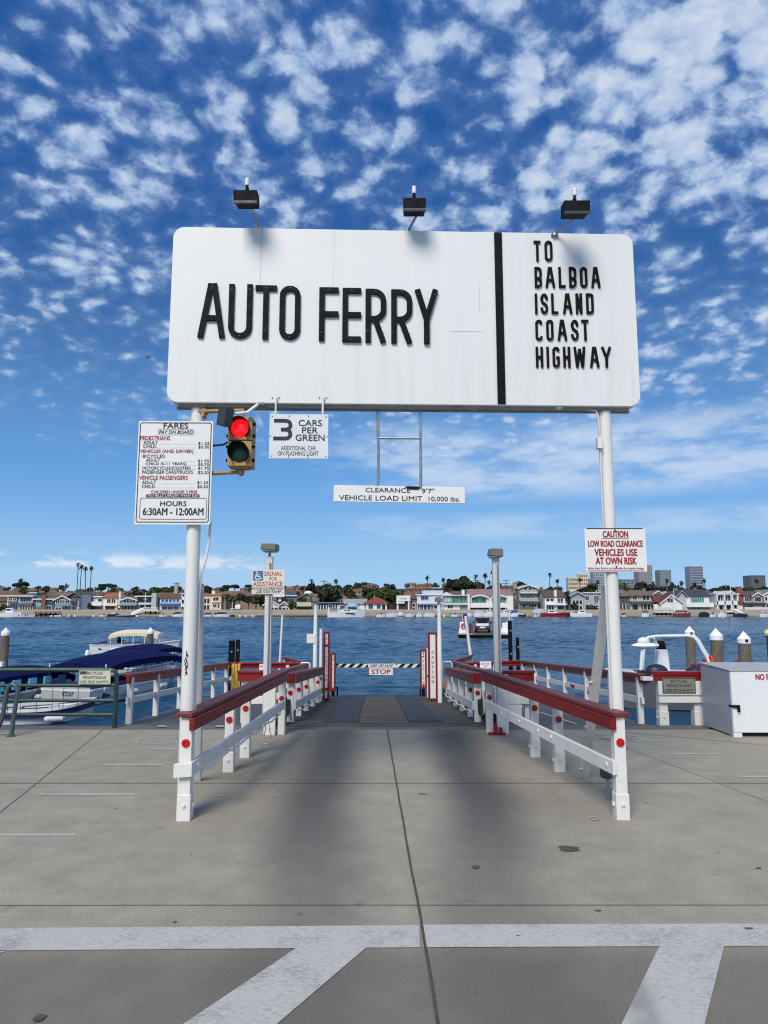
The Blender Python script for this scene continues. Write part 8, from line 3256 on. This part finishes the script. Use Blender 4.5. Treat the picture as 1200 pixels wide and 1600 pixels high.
dock(52, 90, 955.5, 232, "timber jetty on dark posts below the brick chimney house", 5)
r, a, b_ = dock(223, 246, 953, 234, "white railed landing with stair below the modern glazed house", 3, FRAME)
mb = MB()
mb.bx(a.x, b_.x, 233.9, 234.0, a.z + .8, a.z + .95)
mb.bx(a.x, b_.x, 233.9, 234.0, a.z, a.z + .4)
for k in range(9):
    x = a.x + (b_.x - a.x) * k / 8
    mb.bx(x - .06, x + .06, 233.9, 234.0, a.z, a.z + .8)
mb.build("railing", FRAME, r)
mb = MB()
c = YP(205, 960, 233)
mb.hexa([(c.x, 232.6, WZ + .5), (c.x + 1.2, 232.6, WZ + .5), (a.x + .6, 234.2, a.z - .1), (a.x - .6, 234.2, a.z - .1), (c.x, 232.6, WZ + 1.2), (c.x + 1.2, 232.6, WZ + 1.2), (a.x + .6, 234.2, a.z + .6), (a.x - .6, 234.2, a.z + .6)])
mb.build("gangway", FRAME, r)
dock(400, 440, 961, 229, "long low float on dark piles behind the assistance sign post", 8)
dock(440, 512, 960.5, 229.5, "long low float on dark piles leading to the motor yacht", 14)
dock(588, 632, 961.5, 227, "dark work float crowded with small boats below the boat shop", 5, RUSTSTEEL)
dock(640, 690, 960.5, 231, "float with small white boats below the pale blue white house", 6)
dock(693, 732, 956, 235, "pale quay wall below the pyramid roofed white house", 3, wall_mat(190, 182, 164))
dock(735, 800, 957, 235, "quay in front of the white house with curved parapets", 6, wall_mat(150, 146, 138))
r, a, b_ = dock(1024, 1052, 955.5, 234, "white fenced timber landing below the craftsman house", 4, FRAME)
mb = MB()
for k in range(8):
    x = a.x + (b_.x - a.x) * k / 7
    mb.bx(x - .08, x + .08, 233.9, 234.05, a.z, a.z + 1.1)
mb.bx(a.x, b_.x, 233.9, 234.05, a.z + .5, a.z + 1.0)
mb.build("railing", FRAME, r)
r, a, b_ = dock(1134, 1150, 955, 234, "landing with white gangway below the columned house", 3, FRAME)
mb = MB()
c = YP(1160, 960, 230)
mb.hexa([(b_.x - 1.2, 233.8, a.z - .1), (b_.x, 233.8, a.z - .1), (c.x + .6, 230, WZ + .4), (c.x - .6, 230, WZ + .4), (b_.x - 1.2, 233.8, a.z + .8), (b_.x, 233.8, a.z + .8), (c.x + .6, 230, WZ + 1.2), (c.x - .6, 230, WZ + 1.2)])
mb.build("gangway", FRAME, r)

# ------------------------------------------------------------------ boats along the far shore
def shore_boat(px0, px1, ytop, Y_, lab, hullm, cover=None, cabin=False, flip=False, canopy_=False):
    a, b_ = YP(px0, 963, Y_), YP(px1, 963, Y_)
    L = b_.x - a.x
    hgt = YP(600, ytop, Y_).z - WZ
    t_ = thing("moored_boat", lab, "boat", ((a.x + b_.x) / 2, Y_, WZ), "boats along the far shore", R(180 if flip else 0) + rnd.uniform(-.15, .15), local=True)
    Hh = max(.45, min(hgt * .55, 1.3))
    mb = MB()
    gun = hull(L, max(1.5, min(3.2, L * .34)), Hh, mb, sheer=Hh * .3, inner=False)
    mb.build("hull", hullm, t_, smooth=True)
    B = max(1.5, min(3.2, L * .34))
    if cover:
        mb = MB()
        rings = []
        for i in range(9):
            k = i / 8
            x = -L * .46 + L * .84 * k
            zt = Hh + (hgt - Hh) * math.sin(math.pi * (.12 + .76 * k)) ** .7
            hw_ = B * .46 * (1 if k < .6 else 1 - (k - .6) * 1.6)
            rings.append([Vector((x, -hw_, Hh * .85)), Vector((x, -hw_ * .55, Hh + (zt - Hh) * .8)), Vector((x, 0, zt)), Vector((x, hw_ * .55, Hh + (zt - Hh) * .8)), Vector((x, hw_, Hh * .85))])
        mb.loft(rings)
        mb.build("cover", cover, t_, smooth=True)
    elif cabin:
        mb = MB()
        mb.hexa([(-L * .22, -B * .34, Hh), (L * .16, -B * .34, Hh), (L * .16, B * .34, Hh), (-L * .22, B * .34, Hh), (-L * .2, -B * .28, hgt), (L * .04, -B * .28, hgt), (L * .04, B * .28, hgt), (-L * .2, B * .28, hgt)])
        cb = mb.build("cabin", GEL, t_, bevel=.08)
        mb = MB()
        mb.bx(-L * .17, L * .03, -B * .335, B * .335, Hh + (hgt - Hh) * .45, Hh + (hgt - Hh) * .8)
        mb.build("cabin_window", GLASSD, cb)
    elif canopy_:
        mb = MB()
        canopy(mb, -L * .36, L * .3, B * .9, hgt - .2, .2, .12)
        mb.build("canopy", canopy_, t_, fix=False)
        for x in (-L * .33, 0, L * .27):
            for s_ in (-1, 1):
                mb = MB()
                mb.tube([(x, s_ * B * .42, Hh * .9), (x, s_ * B * .42, hgt - .3)], .05, 6)
                mb.build("post", GEL, t_)
    else:
        mb = MB()
        mb.hexa([(-.1 * L, -B * .3, Hh), (.12 * L, -B * .3, Hh), (.12 * L, B * .3, Hh), (-.1 * L, B * .3, Hh), (-.04 * L, -B * .26, hgt), (.02 * L, -B * .26, hgt), (.02 * L, B * .26, hgt), (-.04 * L, B * .26, hgt)])
        mb.build("windscreen", GLASSB, t_)
        mb = MB()
        mb.bx(-L * .53, -L * .45, -.25, .25, Hh * .4, Hh * 1.35)
        mb.build("outboard_motor", BLACK, t_)
    return t_


REDHULL = paint("red_hull", lin(140, 26, 34), .35, .08, 1)
PINKHULL = paint("maroon_hull", lin(120, 52, 60), .4, .1, 1)
DARKCOVER = paint("dark_boat_cover", (.012, .014, .022, 1), .8, .2, 1)
BLUECOVER = paint("blue_boat_cover", lin(40, 70, 140), .8, .15, 1)
GREYCOVER = paint("grey_boat_cover", lin(170, 172, 178), .8, .1, 1)
GREENC = paint("dark_green_canopy", lin(24, 52, 50), .8, .15, 1)
shore_boat(0, 34, 950, 226, "white cabin cruiser moored at the far edge below the olive tan house", GEL, cabin=True)
shore_boat(28, 55, 960, 224, "low white skiff in front of the blue grey house", GEL)
shore_boat(86, 96, 959.5, 231, "small white dinghy on the sand below the teal gabled house", GEL)
shore_boat(104, 112, 961.5, 229, "tiny pale dinghy under the edge of the teal house", GREYGEL)
shore_boat(156, 168, 958.5, 229, "white runabout with dark motor below the white stair house", GEL)
shore_boat(169, 186, 956, 228, "dark hulled boat with white cabin below the terracotta roofed house", DARKCOVER, cabin=True)
shore_boat(181, 212, 961, 227, "long low dark float boat below the low gabled house", DARKCOVER, GREYCOVER)
shore_boat(249, 262, 958.5, 230, "white runabout below the white house with blue awning", GEL)
shore_boat(270, 288, 956, 229, "boat under a black cover beside the fares pole", GEL, DARKCOVER)
shore_boat(319, 333, 957.5, 229, "white boat with black cover below the peach house", GEL, DARKCOVER)
shore_boat(334, 359, 956.5, 228, "white boat with navy cover below the beige annex", GEL, paint("navy_boat_cover", lin(22, 28, 60), .8, .15, 1))
shore_boat(359, 367, 960, 228.5, "little dark tender tied next to the navy covered boat", DARKCOVER)
shore_boat(588, 604, 957, 225, "white work skiff on the far side of the crowded float", GEL)
shore_boat(603, 622, 957, 225.5, "white open launch tied to the crowded float below the boat shop", GEL, GREYCOVER)
shore_boat(621, 632, 953.5, 229, "white cabin boat with dark windows moored below the boat shop signboard", GEL, cabin=True)
shore_boat(633, 648, 958.5, 228, "white inflatable shaped launch beside the boat shop", GEL, GREYCOVER)
shore_boat(650, 662, 957, 227, "white square sterned boat below the arched porch", GEL, cabin=True)
shore_boat(662, 680, 957, 230, "white launch under the porch of the pale blue house", GEL, GREYCOVER)
shore_boat(704, 718, 957.5, 230, "white motor boat tied below the pyramid roofed house", GEL)
shore_boat(727, 740, 955.5, 230, "white cabin boat moored just behind the ferry flag", GEL, cabin=True)
shore_boat(740, 757, 953, 231, "grey covered boat behind the maroon car on the ferry", GEL, GREYCOVER)
shore_boat(756, 774, 953, 230, "white cabin boat behind the ferry before the bare lamp post", GEL, cabin=True)
shore_boat(780, 797, 953.5, 230, "white boat moored just past the bare lamp post", GEL, cabin=True, flip=True)
shore_boat(798, 812, 953, 230, "boat with blue sail cover below the tan chimney house", GEL, BLUECOVER)
shore_boat(810, 822, 958, 229, "dark work boat with white rail below the three storey house", DARKCOVER, cabin=True)
shore_boat(832, 856, 951, 231, "grey covered yacht below the three storey house", GREYGEL, GREYCOVER)
shore_boat(834, 842, 959, 227, "tiny white tender in front of the grey covered yacht", GEL)
shore_boat(845, 885, 953.5, 228, "long red hulled boat below the brown roofed white house", REDHULL, cabin=True)
shore_boat(878, 908, 951.5, 233, "dark green canopied launch below the grey clapboard house", DARKCOVER, canopy_=GREENC)
shore_boat(891, 924, 953.5, 227, "white launch with square cabin by the rusty brown bush", GEL, cabin=True, flip=True)
shore_boat(971, 979, 958, 228, "small dark tender beside the caution plate pole", GEL, DARKCOVER)
shore_boat(1002, 1016, 954.5, 228, "white runabout with black awning below the cream columned house", GEL, canopy_=DARKCOVER)
shore_boat(1016, 1026, 960, 228, "low grey dinghy beside the white fenced landing", GREYGEL)
shore_boat(1053, 1079, 954, 227, "maroon canopied launch below the slate roofed house wing", PINKHULL, canopy_=paint("maroon_canopy", lin(70, 34, 44), .8, .1, 1))
shore_boat(1093, 1108, 955.5, 226, "boat under a navy cover below the slate roofed white house", DARKCOVER, paint("navy_cover_dark", lin(16, 22, 48), .8, .1, 1))
shore_boat(1108, 1120, 957, 226, "white dinghy pair end boat beside the navy covered one", GEL)
shore_boat(1121, 1136, 954.5, 226, "white open launch with rails below the columned house", GEL, cabin=True)
shore_boat(1147, 1168, 958, 226, "black covered boat at the foot of the white gangway", DARKCOVER, DARKCOVER)
shore_boat(1186, 1202, 955, 226, "white boat with small canopy at the far photo edge of the beach", GEL, canopy_=GREYCOVER)
shore_boat(540, 556, 952, 236, "white cabin boat stored behind the long motor yacht", GEL, cabin=True)
# mooring buoys along the beach
for px in (80.5, 93.5, 107.5, 117, 146, 214, 300, 375, 384, 395, 568, 694):
    c = YP(px, 963, 226)
    mb = MB()
    mb.sphere((c.x, 226, WZ + .15), .35, .35, .4, 8, 5)
    tag(mb.build("beach_buoy", PILECAP, smooth=True), "small round white mooring buoy floating just off the far beach", "buoy", "mooring buoys off the far beach")

# the long white motor yacht
x0, x1 = YP(512, 963, 222).x, YP(571, 963, 222).x
L = x1 - x0
yt = thing("motor_yacht", "long sleek white motor yacht with raked bow in front of the harbour office", "yacht", ((x0 + x1) / 2, 222, WZ), None, 0, local=True)
mb = MB()
gun = hull(L, 3.6, 1.5, mb, sheer=.85, inner=False, n=18)
mb.build("hull", GEL, yt, smooth=True)
mb = MB()
prof = [(-.24, 1.45), (-.2, 2.35), (-.02, 2.75), (.06, 2.45), (.3, 1.95), (.42, 1.9)]
mb.loft([[Vector((x * L, s_ * 1.35 * (1 if x < .1 else 1 - (x - .1) * 1.8), z)) for x, z in prof] for s_ in (-1, -.86, .86, 1)])
mb.build("cabin", GEL, yt, smooth=True)
mb = MB()
for s_ in (-1, 1):
    for xa, xb in ((-.05, .0), (.03, .10)):
        mb.bx(xa * L, xb * L, s_ * 1.38 - .03, s_ * 1.38 + .03, 2.0, 2.25)
    mb.bx(-.02 * L, .22 * L, s_ * 1.74 - .12, s_ * 1.74 + .12, 1.05, 1.3)
mb.build("cabin_window", GLASSD, yt)
mb = MB()
mb.tube([(-.24 * L, -1.2, 2.2), (-.2 * L, -1.2, 3.4), (-.16 * L, -1.1, 3.7), (-.16 * L, 1.1, 3.7), (-.2 * L, 1.2, 3.4), (-.24 * L, 1.2, 2.2)], .12, 6)
mb.bx(-.2 * L, -.06 * L, -1.1, 1.1, 3.6, 3.72)
mb.build("radar_arch", GEL, yt, smooth=True)
mb = MB()
mb.bx(-.49 * L, -.45 * L, -1.2, 1.2, 1.4, 3.0)
mb.build("stern_post", GEL, yt)
# white van under the shore trees
vn = thing("parked_van", "white van parked under the shore tree row", "van", (YP(372, 952, 243).x, 243, .3))
c = vn.location
mb = MB()
mb.bx(c.x - .9, c.x + .9, 242, 246, .62, 1.5)
mb.hexa([(c.x - .88, 242.2, 1.5), (c.x + .88, 242.2, 1.5), (c.x + .88, 246, 1.5), (c.x - .88, 246, 1.5), (c.x - .78, 242.6, 2.2), (c.x + .78, 242.6, 2.2), (c.x + .78, 245.9, 2.2), (c.x - .78, 245.9, 2.2)])
mb.build("body", GEL, vn, bevel=.06)
mb = MB()
mb.hexa([(c.x - .75, 242.26, 1.56), (c.x + .75, 242.26, 1.56), (c.x + .75, 242.4, 1.56), (c.x - .75, 242.4, 1.56), (c.x - .68, 242.5, 2.1), (c.x + .68, 242.5, 2.1), (c.x + .68, 242.65, 2.1), (c.x - .68, 242.65, 2.1)])
mb.build("windscreen", GLASSD, vn)
for s_ in (-1, 1):
    for y in (242.8, 245.2):
        mb = MB()
        mb.tube([(c.x + s_ * .65, y, .62), (c.x + s_ * .92, y, .62)], .33, 12)
        mb.build("wheel", RUBBER, vn)
# flag over the hill houses
fg = thing("hill_flag", "tiny red and blue flag flying over the hill houses above the teal house", "flag", tuple(YP(102, 917, 380)))
T_ = YP(102, 911.5, 380)
mb = MB()
mb.tube([(T_.x, 380, hill_z(T_.x, 380)), (T_.x, 380, T_.z)], .08, 6)
mb.build("pole", GEL, fg)
mb = MB()
mb.bx(T_.x + .08, T_.x + 1.0, 379.95, 380.05, T_.z - 1.3, T_.z, 0)
for k in range(4):
    mb.bx(T_.x + 1.0, T_.x + 2.4, 379.95, 380.05, T_.z - 1.3 + k * .33, T_.z - 1.3 + (k + 1) * .33 - .01, 1 + k % 2)
mb.build("flag", [NAVYTRIM, REDHULL, GEL], fg)
bpy.context.view_layer.update()
